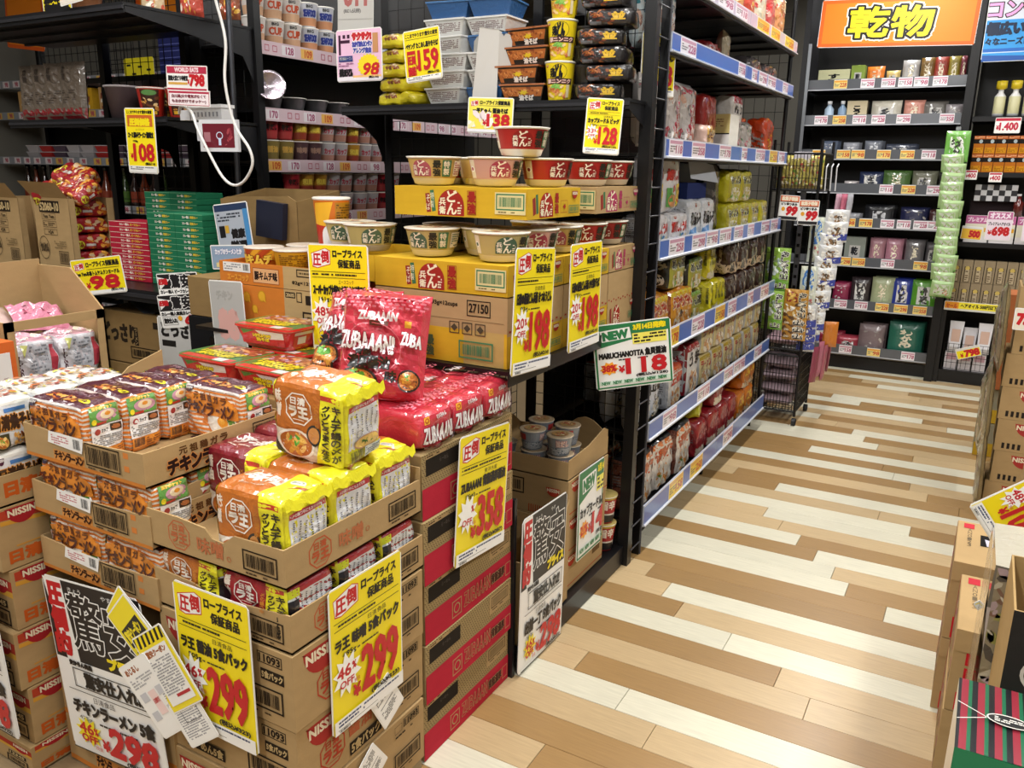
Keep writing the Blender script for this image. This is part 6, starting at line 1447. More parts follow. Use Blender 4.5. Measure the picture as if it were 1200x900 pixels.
# ---------------------------------------------------------------- wire rack at the end of the blue railed gondola
t = thing('wire_rack', 'black wheeled wire rack at the end of the blue railed gondola', 'wire rack', (-1.06, 5.6, 0))
def cage(z0, z1, nm):
    mb = MB(); x0, x1, y0, y1 = -.15, .13, -.2, .2
    for o, u in (((x0, y0, z0), (x1 - x0, 0, 0)), ((x1, y0, z0), (0, y1 - y0, 0)), ((x0, y1, z0), (x1 - x0, 0, 0)), ((x0, y0, z0), (0, y1 - y0, 0))): wiregrid(mb, o, u, (0, 0, z1 - z0), 14, max(2, int((z1 - z0) / .06)), .0028)
    wiregrid(mb, (x0, y0, z0), (x1 - x0, 0, 0), (0, y1 - y0, 0), 6, 8, .0022)
    for zz in (z0, z1):
        for a, b in (((x0, y0), (x1, y0)), ((x1, y0), (x1, y1)), ((x1, y1), (x0, y1)), ((x0, y1), (x0, y0))): mb.bar((*a, zz), (*b, zz), .006, BK, 'black', 6)
    mb.build(nm, t)
cage(.09, .46, 'wire_basket'); cage(.50, .66, 'wire_basket')
cage(1.5, 1.72, 'wire_basket')
for x, y in ((-.15, -.2), (.13, -.2), (.13, .2), (-.15, .2)):
    mb = MB(); mb.bar((x, y, .06), (x, y, 1.8), .009, BK, 'black', 6); mb.build('post', t)
    mb = MB(); mb.bar((x - .012, y, .025), (x + .012, y, .025), .025, '202022', 'black', 10); mb.build('wheel', t)
mb = MB(); wiregrid(mb, (-.15, .2, .66), (.28, 0, 0), (0, 0, .84), 8, 9, .002); mb.build('back_grid', t)
mb = MB(); mb.box(.03, -.19, .66, .06, -.185, 1.5, '5A5A60', 'metal'); 
for k in range(12): mb.box(.036, -.192, .7 + k * .065, .054, -.19, .72 + k * .065, '1A1A1C', 'metal')
mb.build('slotted_strip', t)
for i, z in enumerate((.095, .18, .265, .35)):
    mb = pouch(.32, .22, .07, 'A8929A', (lambda s: (s.lines(20, 20, 60, 60, 8, '7A5A66', seed=i), s.rect(8, 96, 92, 112, '9A2A3E'), s)[-1])(Sheet(100, 140, 'B09AA2', step=15)), seed=i)
    tag(mb.build('dried_food_bag', None, (-1.19, 5.6, z + .04), (HP + .06 * (i % 2), 0, HP + .05 * i)), 'dull pink bag in the lower basket of the wire rack, %s from the bottom' % ORD[i], 'bag', 'pink grey bags in the wire rack')
tag(pouch(.24, .3, .06, 'B5949E', None, seed=8).build('dried_food_bag', None, (-1.065, 5.45, .545), (-HP, 0, 0)), 'pale pink bag in the shallow middle basket of the wire rack', 'bag')
for i, x in enumerate((-1.14, -1.06, -.98)):
    mb = pouch(.12, .2, .07, 'B5A84A', (lambda s: (s.blobs(5, 5, 95, 135, ['C9C06A', 'E8DCC0', 'B5403A', '6A8A3A', '8A6A3A'], 30, 6, 16, i), s)[-1])(Sheet(100, 140, 'A89A50', step=15)), seed=i)
    tag(mb.build('snack_bag', None, (x, 5.48, 1.51)), 'yellow and green snack bag in the top basket of the wire rack, %s' % ['left', 'middle', 'right'][i], 'bag', 'snack bags in the top basket')
def yama(bg, wc='1B1A1C', sw='6FA53C'):
    s = Sheet(90, 180, None, step=15); s.rect(0, 0, 90, 180, bg); s.ell(34, 76, 28, 40, 'C9D6D4'); s.blobs(14, 46, 56, 110, ['A8C0C8', 'E4E8E0', '8AA070'], 14, 5, 12, 3)
    s.vtext('おしゃぶ山', 58, 14, 26, 116, wc, bold=1.6, out=(1.4, 'F0F0E8')); s.poly([(0, 120), (90, 138), (90, 152), (0, 134)], sw); s.text('山', 44, 148, 34, 24, wc, bold=2, out=(1.4, 'F0F0E8')); s.rect(0, 172, 90, 180, sw); return s
def hang(art, col, w, h, x, y, z, rz, label, grp, tilt=.06, seed=1):
    tag(pouch(w, h, .02, col, art, seed=seed).build('hanging_pack', None, (x, y, z), (tilt, 0, rz)), label, 'hanging pack', grp)
G1, B1y = yama('8FB54A'), (lambda s: (s.rect(0, 0, 90, 180, 'B8862E'), s.rect(10, 12, 50, 60, '8A1E1E'), s.text('焼', 16, 18, 28, 36, 'E8C060', bold=2), s.blobs(4, 70, 60, 170, ['E8DCC4', 'D9C08A', '5A3A20', 'F0ECE0'], 24, 8, 18, 4), s.vtext('おしゃぶ山', 58, 14, 26, 116, '1B1A1C', bold=1.6, out=(1.4, 'F0E8D0')), s.text('山', 44, 146, 34, 24, '1B1A1C', bold=2, out=(1.4, 'F0F0E8')), s)[-1])(Sheet(90, 180, None, step=15))
hang(G1, '8FB54A', .15, .27, -1.115, 5.365, .88, 0, 'green hanging pack with black characters, upper one on the front of the wire rack', 'green hanging packs')
hang(G1, '8FB54A', .13, .25, -1.12, 5.36, .63, 0, 'green hanging pack with black characters, lower one on the front of the wire rack', 'green hanging packs')
for i in range(3): hang(B1y, 'B8862E', .145, .24, -.98, 5.355 + .008 * i, .66 - .045 * i, 0, 'golden brown hanging pack with white rice cakes, %s of three on the rack front' % ['front', 'middle', 'rear'][i], 'brown hanging packs')
def c99():
    s = Sheet(100, 110, WHT); s.rect(0, 0, 100, 26, 'D9602A'); s.text('駄菓子特価', 8, 4, 84, 18, 'F0E0C8', bold=1.4); s.rect(0, 26, 100, 29, INK); s.text('ピリ辛つまみ', 8, 32, 84, 12, INK, bold=1); s.ell(20, 62, 10, 10, 'E0A030'); s.text('99', 36, 50, 54, 38, RED, bold=4, skew=.2); s.rect(0, 96, 100, 110, '2A2A2C'); return s
sg('left white and orange 99 card on the wire rack', c99(), (-1.085, 5.37, 1.395), 0, -.04, .12, .15); sg('right white and orange 99 card on the wire rack', c99(), (-.965, 5.365, 1.37), 0, 0, .12, .15)
mb = carton(.1, .08, .2, 'C9C4CC'); tag(mb.build('small_box', None, (-1.1, 5.45, 1.53)), 'pale grey small box standing in the top basket of the rack', 'box')
def nood_strip():
    s = Sheet(100, 90, None, step=15); s.rect(0, 0, 100, 90, 'D8DADC'); s.ell(50, 40, 40, 34, 'F0EEE8'); s.ell(50, 42, 22, 20, '8A6A4A'); s.blobs(34, 28, 66, 56, ['6A5034', 'A8845A', '4A3A2A'], 12, 5, 10, 3); s.poly([(0, 58), (100, 52), (100, 80), (0, 86)], '3A48A0'); return s
NS = nood_strip()
for i in range(11):
    hang(NS, 'D8DADC', .14, .13, -.82 - .0095 * i + .01 * (i % 2), 5.52 + .0 * i, 1.26 - .072 * i, .35, 'small pack with white bowl and blue edge in the hanging strip, %s from the top' % ORD[i], 'blue edged packs in a hanging strip', .12, i)
def tallp(a, b):
    s = Sheet(80, 180, None, step=15); s.rect(0, 0, 80, 180, 'D8DCC8'); s.ell(38, 60, 28, 50, a); s.text('のど', 20, 36, 36, 44, 'C8E0F0', bold=2); s.blobs(14, 110, 66, 165, [b, 'C9C0B0', 'E4E8E0', 'B56A6A'], 22, 5, 12, 4); return s
hang(tallp('3A7AC4', 'A89A8A'), 'C9D0C8', .09, .28, -.925, 5.5, 1.06, .2, 'slim white and blue hanging pack, upper one beside the hanging strip', 'slim white and blue packs')
hang(tallp('3A7AC4', 'A89A8A'), 'C9D0C8', .1, .28, -.935, 5.44, .76, .2, 'slim white and blue hanging pack, lower one beside the hanging strip', 'slim white and blue packs')
for i in range(4): hang(nood_strip(), 'BDBDBD', .11, .16, -.915, 5.42 + .01 * i, .64 - .05 * i, .3, 'grey white small pack below the slim hanging packs, %s from the top' % ORD[i], 'grey white small packs', .1, i)
hang(None, 'C9782A', .09, .17, -.80, 5.64, .50, .3, 'plain orange hanging pack low on the rack side', None); 
for i in range(6): hang(None, ['8A3A50', 'B56A80', 'A85A6A'][i % 3], .06, .24, -.86 + .02 * (i % 3), 5.5 + .05 * i, .28 + .03 * (i % 2), 1.0 + .2 * i, 'plum and pink hanging pack low beside the rack, %s from the front' % ORD[i], 'plum hanging packs', .05, i)
for i in range(3): hang(None, ['C9A0B0', 'C46A80', 'B0B0B8'][i], .045, .2, -.86 + .035 * i, 5.72, 1.28, .9, 'pink hanging strip behind the blue edged packs, %s' % ORD[i], 'pink hanging strips')
for i in range(3):
    mb = MB(); mb.tube([(-.9 + i * .03, 5.46, 1.5), (-.9 + i * .03, 5.44, 1.64), (-.895 + i * .03, 5.46, 1.66)], .004, 'D8D8DC', 'smooth', 6); tag(mb.build('plastic_hook'), 'white plastic hook at the top of the hanging strips, %s' % ['left', 'middle', 'right'][i], 'hook', 'white plastic hooks')

# ---------------------------------------------------------------- back gondola with the orange sign
BY = 7.3; BX0, BX1 = -1.42, -.285
BZ = [.21, .59, .945, 1.26, 1.53, 1.795, 2.06, 2.33]
cols_ = ['C9CCD0', '7A1E2A', '2E6E5A', '3A3E6A', '23242A', 'B5B8A8', '8A6A3A', '5A1E28']
BT = [[(-.9, 'w'), (-.68, 'y'), (-.42, 'w')], [(-.98, 'w'), (-.82, 'w'), (-.66, 'y'), (-.52, 'y'), (-.38, 'y')], [(-.99, 'y'), (-.88, 'y'), (-.66, 'w'), (-.42, 'y')], [(-.99, 'y'), (-.86, 'y'), (-.7, 'w'), (-.58, 'w'), (-.46, 'w'), (-.36, 'w')],
      [(-.74, 'w'), (-.58, 'y'), (-.4, 'w')], [(-1.28, 'y'), (-1.09, 'y'), (-.98, 'y'), (-.79, 'y'), (-.62, 'y'), (-.47, 'w')], [(-1.29, 'w'), (-1.15, 'y'), (-1.0, 'w'), (-.86, 'w'), (-.68, 'w'), (-.38, 'w')], [(-1.17, 'y'), (-.97, 'w'), (-.82, 'w'), (-.7, 'w'), (-.59, 'w'), (-.46, 'w')]]
for i, z in enumerate(BZ):
    t = thing('dark_shelf', 'dark shelf with grey price rail under the orange sign, %s from the floor' % ORD[i], 'shelf', (0, BY, z - .07))
    mb = MB(); mb.box(BX0, .012, -.012, BX1, .4, 0, BK); mb.build('shelf_plate', t)
    mb = MB(); mb.box(BX0, 0, -.01, BX1, .01, .07, '54575D' if i not in (6,) else '6A6D73', 'rail'); mb.box(BX0, -.002, -.012, BX1, .0, -.004, 'B9BCC2', 'rail'); mb.build('price_rail', t)
    for j, (x, k) in enumerate(BT[i]):
        mb = MB(); w = .1; mb.box(x - w / 2, -.004, -.002, x + w / 2, -.001, .066, 'EDEAEE', 'rail'); smallprice(PR[(i + j * 3) % 8], 'EBD27A' if k == 'y' else 'EFEAEE', 'C0402A' if k == 'y' else 'B05070', 'E09A3A' if k == 'y' else 'C890A0').put(mb, plane((x - w / 2, -.004, 0), (w, 0, 0), (0, 0, .062)), 'rail'); mb.build('shelf_price_tag', t)
t = thing('gondola_frame', 'black posts and back panel holding the dark shelves under the orange sign', 'shelf frame', (-.85, BY, 0))
mb = MB(); mb.box(-.6, .41, .1, .57, .43, 2.9, '0B0B0C', 'black'); mb.build('back_panel', t)
mb = MB(); mb.box(-.63, -.03, 0, -.585, .42, 3.1, '19191C', 'black'); mb.build('side_panel', t)
mb = MB(); mb.box(.57, -.08, 0, .63, .42, 3.1, '121214', 'black'); mb.build('side_panel', t)
mb = MB(); mb.box(-.585, -.04, 1.6, -.56, -.03, 2.6, '8A8D92', 'metal'); mb.build('slotted_strip', t)
mb = MB(); mb.box(-.58, .05, 0, .57, .08, .1, '141416'); mb.build('kick_panel', t)
def sign_kan():
    s = Sheet(1080, 360, 'E8661E'); s.rect(26, 26, 1054, 334, 'F08A20')
    for i, q in enumerate('乾物'): s.text(q, 170 + i * 290, 50, 270, 240, 'F2E022', bold=16, out=(24, '17130F')); 
    o = Sheet(1080, 360)
    return s
s = Sheet(1080, 360, 'E8661E'); s.rect(26, 26, 1054, 334, 'EE8420')
for i, q in enumerate('乾物'): s.text(q, 215 + i * 300, 66, 270, 220, 'F5E6DA', bold=34)
for i, q in enumerate('乾物'): s.text(q, 215 + i * 300, 66, 270, 220, '17130F', bold=24)
for i, q in enumerate('乾物'): s.text(q, 215 + i * 300, 66, 270, 220, 'F2E022', bold=8)
o = sign('hanging_sign', 'large orange sign with yellow characters above the dark back shelves', s, (-.81, 7.22, 2.715), 0, -.035, 1.1, .345, cat='sign')
goods = {
 7: [('box', -1.24, .24, .12, 'C9C8A0', 'すし', 'green and white boxed sushi vinegar mix'), ('box', -1.06, .1, .14, '8AA04A', '', 'olive green tall box'), ('pouch', -.93, .13, .13, 'E07A1E', 'ごま', 'orange pouch'), ('pouch', -.8, .1, .1, 'C9B06A', '', 'small khaki pouch'), ('pouch', -.68, .12, .16, 'B5B2B0', '昆布', 'silver pouch with red top'), ('pouch', -.565, .1, .17, '7A5A1E', '麩', 'brown and gold slim pack'), ('pouch', -.47, .1, .17, '9A2E1E', '麺', 'red and gold slim pack'), ('pouch', -.38, .09, .17, '8A7A1E', '麺', 'green and gold slim pack'), ('pouch', -.32, .05, .17, '7A2A3A', '麺', 'plum and gold slim pack')],
 6: [('bottle', -1.25, .09, .18, 'A8BCD0', '', 'milky blue capped bottle'), ('bottle', -1.15, .08, .18, '7A94B0', '', 'blue capped bottle'), ('box', -1.04, .15, .15, 'D8C9A8', 'こうや', 'cream and red boxed freeze-dried tofu'), ('pouch', -.82, .22, .14, 'B5AFA0', '', 'clear bag of white dried pieces'), ('pouch', -.62, .15, .14, 'C98A7A', '麩', 'pink and yellow bag'), ('pouch', -.47, .17, .13, '6A6660', '', 'clear bag of dark dried pieces'), ('pouch', -.34, .12, .11, '8A8486', '', 'grey clear bag')],
 5: [('pouch', -1.22, .13, .11, '5A6478', '', 'slate blue pouch'), ('pouch', -1.05, .12, .1, '8A8C94', '', 'grey pouch with white label'), ('pouch', -.88, .13, .11, '6A6E78', '', 'dark grey pouch with white label'), ('pouch', -.68, .22, .09, '3A4050', '', 'wide dark blue pouch'), ('pouch', -.45, .18, .06, '8A8C92', '', 'low grey pouch')],
 4: [('pouch', -1.02, .1, .07, 'B0A8A8', '', 'pale low pouch'), ('pouch', -.87, .18, .13, '2A3454', '昆布', 'navy pouch with white label'), ('pouch', -.68, .2, .15, '4A6A34', 'ひじき', 'green topped dark pouch'), ('pouch', -.48, .18, .14, '7A7A68', '', 'olive grey pouch'), ('pouch', -.34, .08, .14, '2A2628', '', 'dark slim pouch')],
 3: [('pouch', -.98, .12, .08, '9A9AA0', '', 'pale grey pouch'), ('pouch', -.78, .22, .14, '1E1F24', '', 'black pouch with grey label'), ('pouch', -.52, .2, .13, '23264A', '', 'dark navy pouch'), ('pouch', -.36, .1, .12, '4A2A2A', '', 'dark brown pouch')],
 2: [('pouch', -1.12, .1, .16, 'B5B2B0', '', 'silver pouch'), ('box', -.93, .16, .2, '8A9088', '', 'grey green seaweed pack'), ('pouch', -.76, .12, .18, 'A87A84', 'のり', 'pink and black topped seaweed pack'), ('pouch', -.63, .13, .18, 'B07A8A', 'のり', 'pink seaweed pack'), ('pouch', -.48, .14, .18, '6A6668', '海', 'dark grey seaweed pack'), ('pouch', -.35, .11, .17, '5A5658', '', 'smoky seaweed pack')],
 1: [('pouch', -1.0, .13, .16, '8A2A4A', '', 'plum pouch'), ('pouch', -.85, .15, .2, '3A3034', '黒米', 'black pouch with white label'), ('pouch', -.68, .17, .28, 'A8B08A', '切干', 'sage green tall pouch'), ('pouch', -.53, .15, .22, '2A3A94', '大豆', 'blue pouch with white label'), ('pouch', -.37, .18, .26, '5A9A2E', '押麦', 'green pouch with white label')],
 0: [('pouch', -1.05, .2, .12, '8A1E34', '', 'dark red low bag'), ('pouch', -.9, .18, .1, 'A83A4A', '', 'red lying bag'), ('pouch', -.72, .2, .2, '7A6A6C', '', 'clear bag with dark beans'), ('pouch', -.46, .26, .27, '2A6A58', 'わかめ', 'large green seaweed bag')]}
r_ = random.Random(4)
for i, lst in goods.items():
    z = BZ[i] - .068
    for j, (kind, x, w, h, c, word, desc) in enumerate(lst):
        lab = desc + ', %s shelf from the floor under the orange sign' % ORD[i]
        s = Sheet(100, 130, None, step=18)
        if word: s.rect(22, 26, 78, 96, 'D8D6D2' if desc.count('label') else c); s.vtext(word, 34, 28, 32, 66, '1B1A1C' if desc.count('label') or kind == 'box' else 'E8DCC0', bold=2)
        elif desc.count('label'): s.rect(30, 40, 74, 100, 'C9C9CC'); s.lines(34, 44, 36, 50, 5, '444444')
        else: s.rect(24, 40, 76, 96, 'BEBBB6') if j % 2 else None; s.text('乾', 34, 48, 30, 36, '2A2A2E', bold=2) if j % 2 else s.blobs(8, 30, 92, 120, [c, 'C9C6C0', '8A8480', 'B5AFA8'], 18, 5, 13, j)
        h *= 1.25
        h = min(h, (BZ[i + 1] - BZ[i] - .09) if i < 7 else .25)
        if kind == 'pouch':
            mb = pouch(w, h, .06, c, s, seed=j + i, n=8); nm = 'dried_food_pouch'
        elif kind == 'box':
            mb = carton(w, .1, h, c, s); nm = 'dried_food_box'
        else:
            mb = MB(); mb.lathe([(0, 0), (w * .38, 0), (w * .4, h * .1), (w * .4, h * .66), (w * .18, h * .8), (w * .16, h * .86), (w * .2, h * .87), (w * .2, h), (0, h)], c, 'smooth', 16, [c] * 5 + ['E8E8EC'] * 3); nm = 'bottle'
        yb_ = BY + .07 + r_.uniform(0, .03)
        if kind == 'box': x -= w / 2
        mb.build(nm, None, (x, yb_, z), (-.08 if kind == 'pouch' else 0, 0, r_.uniform(-.12, .12) if kind == 'pouch' else 0))
        o = bpy.context.scene.collection.objects[-1] if False else COL.objects[-1]
        tag(o, lab, 'pouch' if kind == 'pouch' else kind)
        if kind == 'pouch' and i < 6:
            q = o.copy(); COL.objects.link(q); q.location = (x + .01, yb_ + .1, z); q['label'] = desc + ' standing behind another, %s shelf under the orange sign' % ORD[i]

# green strip of hanging packs
GS = (lambda s: (s.rect(0, 0, 100, 90, 'A8C88A'), s.rect(14, 16, 86, 70, 'D4DCCE'), s.blobs(20, 40, 80, 70, ['8A4A3A', 'C9A080', '6A3A2A', 'E4E0D8'], 14, 5, 12, 3), s.rect(0, 78, 100, 90, '6FAE4A'), s)[-1])(Sheet(100, 90, None, step=18))
GT = (lambda s: (s.rect(0, 0, 100, 130, '6FAE4A'), s.rect(20, 24, 80, 100, 'E4E8E0'), s.text('茎わか', 28, 36, 44, 30, '1B1A1C', bold=2), s.text('め', 40, 68, 22, 24, '1B1A1C', bold=2), s)[-1])(Sheet(100, 130, None, step=18))
t0 = pouch(.16, .22, .025, '7AB85A', GT, seed=2).build('hanging_pack', None, (-.275, 7.085, 1.70), (.05, 0, -.05)); tag(t0, 'green hanging pack with white label at the top of the long strip', 'hanging pack', 'green packs in the long strip')
gm = pouch(.15, .13, .035, 'A8C88A', GS, seed=3, n=10).mesh('hanging_pack')
for i in range(15):
    o = link('hanging_pack', gm, None, (-.285 + .012 * (i % 2) + .003 * i, 7.085 - .004 * i, 1.63 - .066 * i), (.25, .05 * (i % 3 - 1), .08 * (i % 3 - 1))); tag(o, 'small green and white pack in the long hanging strip, %s from the top' % (ORD[i]), 'hanging pack', 'green packs in the long strip')

q = MB(); q.box(-.3, 7.1, .68, -.27, 7.102, 1.95, 'C9CDD0', 'clear'); q.box(-.3, 7.1, 1.93, -.27, 7.222, 1.95, 'C9CDD0', 'smooth'); tag(q.build('hanging_strip'), 'clear plastic strip carrying the long row of green packs', 'strip')
# ---------------------------------------------------------------- cosmetics unit right of the black post
t = thing('cosmetics_shelving', 'black shelving with hair care goods right of the black post', 'shelf unit', (.2, 7.28, 0))
for z, h in ((2.03, .035), (1.63, .035), (1.11, .035), (.62, .03), (.1, .1)):
    mb = MB(); mb.box(-.41, 0, z - h, 1.2, .42, z, '151517'); mb.build('shelf_plate', t)
mb = MB(); mb.box(-.41, .42, 0, 1.2, .44, 2.95, '0E0E10', 'black'); mb.build('back_panel', t)
for q in (-.42, .17): mb = MB(); mb.box(q, -.03, 0, q + .035, .0, .59, '151517'); mb.build('front_post', t)
mb = MB(); wiregrid(mb, (-.37, -.02, .12), (.54, 0, 0), (0, 0, .2), 16, 4, .0022); wiregrid(mb, (.2, -.02, .12), (.9, 0, 0), (0, 0, .2), 26, 4, .0022); mb.build('wire_basket', t)
s = Sheet(420, 520, '3A9AE0'); s.rect(0, 0, 420, 260, 'D8DCE8'); s.rect(0, 440, 420, 462, '2A6AC0'); s.rect(0, 462, 420, 468, 'C8E0F4'); s.poly([(0, 480), (420, 500), (420, 520), (0, 520)], '2A5AA8')
for txt, y, hh in (('シャンプ', 20, 100), ('コンディシ', 136, 110)): s.text(txt, 6, y, 460 if hh > 100 else 400, hh, '2A2A30', bold=10)
for txt, y, hh in (('シャンプ', 20, 100), ('コンディシ', 136, 110)): s.text(txt, 6, y, 460 if hh > 100 else 400, hh, 'F0A8DC', bold=4)
s.text('幅広いライン', 10, 276, 400, 76, '1A2A44', bold=6); s.text('々なニーズにお応えし', 8, 372, 400, 46, '1A2A44', bold=2)
s.p = [(np.clip(v, (0, 0), (420, 520)), f, c, l) for v, f, c, l in s.p]
sign('hanging_poster', 'blue and pink hair care poster above the cosmetics shelving', s, (.04, 7.2, 2.68), 0, 0, .5, .56, cat='poster')
def small(nm, mb, lab, cat, grp, pts, rz=0):
    me = mb.mesh(nm)
    for x, y, z, l in pts: tag(link(nm, me, None, (x, y, z), (0, 0, rz)), lab + ', ' + l, cat, grp)
mb = MB(); mb.lathe([(0, 0), (.035, 0), (.038, .02), (.038, .14), (.018, .17), (.018, .19), (.036, .2), (.036, .25), (0, .25)], 'C8C8B0', 'smooth', 16, ['B9BCC0', 'B9BCC0', 'C8C49A', 'D8D8D8', 'D8D8D8', 'D9C02A', 'D9C02A', 'D9C02A'])
small('spray_bottle', mb, 'yellow capped bottle', 'bottle', 'yellow capped bottles', [(-.05 + .095 * i, 7.36, 2.031, 'top cosmetics shelf, %s from the black post' % ORD[i]) for i in range(6)])
mb = carton(.07, .07, .13, 'A85A1E', (lambda s: (s.rect(0, 0, 70, 22, 'C06A3A'), s.lines(4, 6, 62, 12, 2, 'E8C8A0'), s.rect(0, 24, 70, 56, '1E1A18'), s.ell(46, 40, 12, 14, 'A8B4B8'), s.rect(4, 84, 66, 122, 'C98A1E'), s.lines(8, 88, 54, 30, 3, '8A5A10'), s)[-1])(Sheet(70, 130, 'B0651E')))
small('orange_box', mb, 'orange and black cosmetics box', 'box', 'orange and black cosmetics boxes', [(-.175 + .074 * i, 7.295, 1.631 + .132 * j, '%s row, %s from the black post' % (['lower', 'upper'][j], ORD[i])) for i in range(8) for j in (0, 1)])
mb = carton(.07, .07, .175, '8A7A5E', (lambda s: (s.rect(14, 50, 56, 170, '5A4E3A'), s.ell(36, 62, 16, 16, 'C9B060'), s.rect(22, 74, 52, 164, 'B5A488'), s.lines(25, 80, 24, 78, 5, '6A5A44'), s)[-1])(Sheet(70, 175, '94846A')))
small('gold_box', mb, 'gold cosmetics box with bottle window', 'box', 'gold cosmetics boxes', [(-.2 + .075 * i, 7.295, .621 + .177 * j, '%s row, %s from the black post' % (['lower', 'upper'][j], ORD[i])) for i in range(8) for j in (0, 1)])
mb = carton(.16, .1, .2, 'D8D4D0', (lambda s: (s.rect(0, 0, 160, 60, 'C06A9A'), s.text('プレミアム', 14, 14, 130, 32, 'F0D8E8', bold=2), s.rect(0, 60, 160, 150, 'E0DCC8'), s.rect(130, 90, 156, 120, 'D9A02A'), s)[-1])(Sheet(160, 200, 'E0DCDC')))
small('pink_topped_box', mb, 'white box with pink lettered top', 'box', 'pink topped boxes', [(-.15 + .17 * i, 7.3, 1.111, '%s from the black post' % ORD[i]) for i in range(4)])
mb = MB(); mb.box(0, 0, 0, .28, .2, .12, 'B5B5B8', 'card')
for i in range(7):
    for j in range(3): mb.box(.04 * i, -.001, .04 * j, .04 * i + .04, 0, .04 * j + .04, '2A2A2E' if (i + j) % 2 else 'C9C9CC')
tag(mb.build('checkered_box', None, (-.12, 7.34, 1.42)), 'black and white checkered box on the pink topped boxes', 'box')
b2 = MB(); b2.box(-.14, 7.4, 1.312, .36, 7.6, 1.419, '2A2022', 'board'); tag(b2.build('dark_box'), 'dark box behind and under the checkered box', 'box')
mb = MB(); mb.lathe([(0, 0), (.035, 0), (.036, .1), (.015, .12), (.012, .15), (0, .15)], '5A1E1A', 'glass', 14); mb.box(-.03, -.008, .15, .01, .008, .165, 'D8D8D8', 'smooth'); tag(mb.build('pump_bottle', None, (.18, 7.36, 1.312)), 'dark red pump bottle on the pink topped boxes', 'bottle')
mb = MB(); mb.add([(-.045, -.02, 0), (.045, -.02, 0), (.045, .02, 0), (-.045, .02, 0), (-.04, -.035, .04), (.04, -.035, .04), (.04, .035, .04), (-.04, .035, .04), (-.05, -.004, .24), (.05, -.004, .24), (.05, .004, .24), (-.05, .004, .24)], [(3, 2, 1, 0)] + [(4 * k + i, 4 * k + (i + 1) % 4, 4 * k + 4 + (i + 1) % 4, 4 * k + 4 + i) for k in (0, 1) for i in range(4)] + [(8, 9, 10, 11)], 'E4E2E6', 'smooth'); mb.box(-.03, -.03, .08, .03, -.0285, .18, 'D9B8A8')
small('white_tube', mb, 'white and pale pink tube in the wire basket', 'tube', 'white tubes in the wire basket', [(-.1 + .1 * i, 7.33 + .05 * (i % 2), .2 + .05 * ((i + 1) % 2), '%s from the black post' % ORD[i]) for i in range(3)])
mb = carton(.09, .06, .14, 'D4CCD0', (lambda s: (s.rect(10, 10, 80, 60, 'C9A0A8'), s)[-1])(Sheet(90, 140, 'DAD4D8')))
small('white_box', mb, 'white and pink box at the bottom of the wire basket', 'box', 'white boxes in the wire basket', [(-.155 + .1 * i, 7.32, .101, '%s from the black post' % ORD[i]) for i in range(3)])
for i in range(3): tag(link('white_box', mb.mesh('white_box'), None, (-.15 + .1 * i, 7.45, .241), None), 'white box standing at the back of the wire basket, %s from the black post' % ORD[i], 'box', 'white boxes at the back of the basket')
def yp(t, W=100, H=60, bg=WHT, c='C02A44'):
    s = Sheet(W, H, bg); s.rect(0, 0, W, H * .2, c if bg == WHT else 'D8661E'); s.text(t, W * .18, H * .32, W * .74, H * .5, c, bold=H * .03); s.text('¥', W * .05, H * .5, W * .1, H * .3, c, bold=1); return s
sg('white 1.400 card on the top cosmetics shelf edge', yp('1.400', 100, 66), (.026, 7.2775, 1.965), 0, 0, .165, .11)
sg('small white 400 tag under the orange and black boxes', yp('400'), (.0, 7.24, 1.595), 0, 0, .085, .07); sg('small white tag near the post under the orange and black boxes', yp('400'), (-.16, 7.24, 1.61), 0, 0, .08, .07)
s = Sheet(100, 120, 'EFE0EC'); s.rect(0, 0, 100, 32, 'C06A9A'); s.text('オススメ', 10, 5, 80, 22, 'F4E4F0', bold=2); s.text('プレミアムヘアオイル', 6, 44, 88, 14, INK, bold=.6); s.text('698', 26, 66, 66, 34, RED, bold=3); s.text('¥', 8, 80, 14, 18, RED, bold=1)
sg('pink and white 698 card on the pink topped boxes', s, (.075, 7.2975, 1.24), 0, 0, .17, .215); s2 = Sheet(100, 60, 'F0C040'); s2.text('500', 40, 20, 52, 30, RED, bold=3); s2.rect(0, 0, 100, 10, 'E4E4E4'); sg('yellow 500 card left of the 698 card', s2, (-.1, 7.297, 1.18), 0, -.05, .14, .1)
sg('pink and white card cut off at the right edge of the photo', s, (.31, 7.2, 1.25), 0, 0, .17, .215)
s = Sheet(300, 44, 'EFE03A'); s.rect(0, 0, 70, 44, 'E89A2A'); s.text('セール', 8, 10, 54, 24, 'C0402A', bold=1); s.text('ヘアオイル 500円以下 ◎', 80, 8, 200, 20, INK, bold=1); s.rect(0, 36, 300, 44, 'D8D8D0')
sg('long yellow card along the shelf edge below the gold boxes', s, (.0, 7.24, .62), 0, .0, .42, .07)
s = Sheet(100, 50, YEL); s.rect(0, 0, 100, 10, 'D8D8D4'); s.text('798', 34, 14, 60, 32, RED, bold=3); s.text('¥', 14, 26, 12, 18, RED, bold=1); sg('tilted yellow 798 card on the wire basket', s, (.005, 7.254, .265), 0, .36, .17, .085)

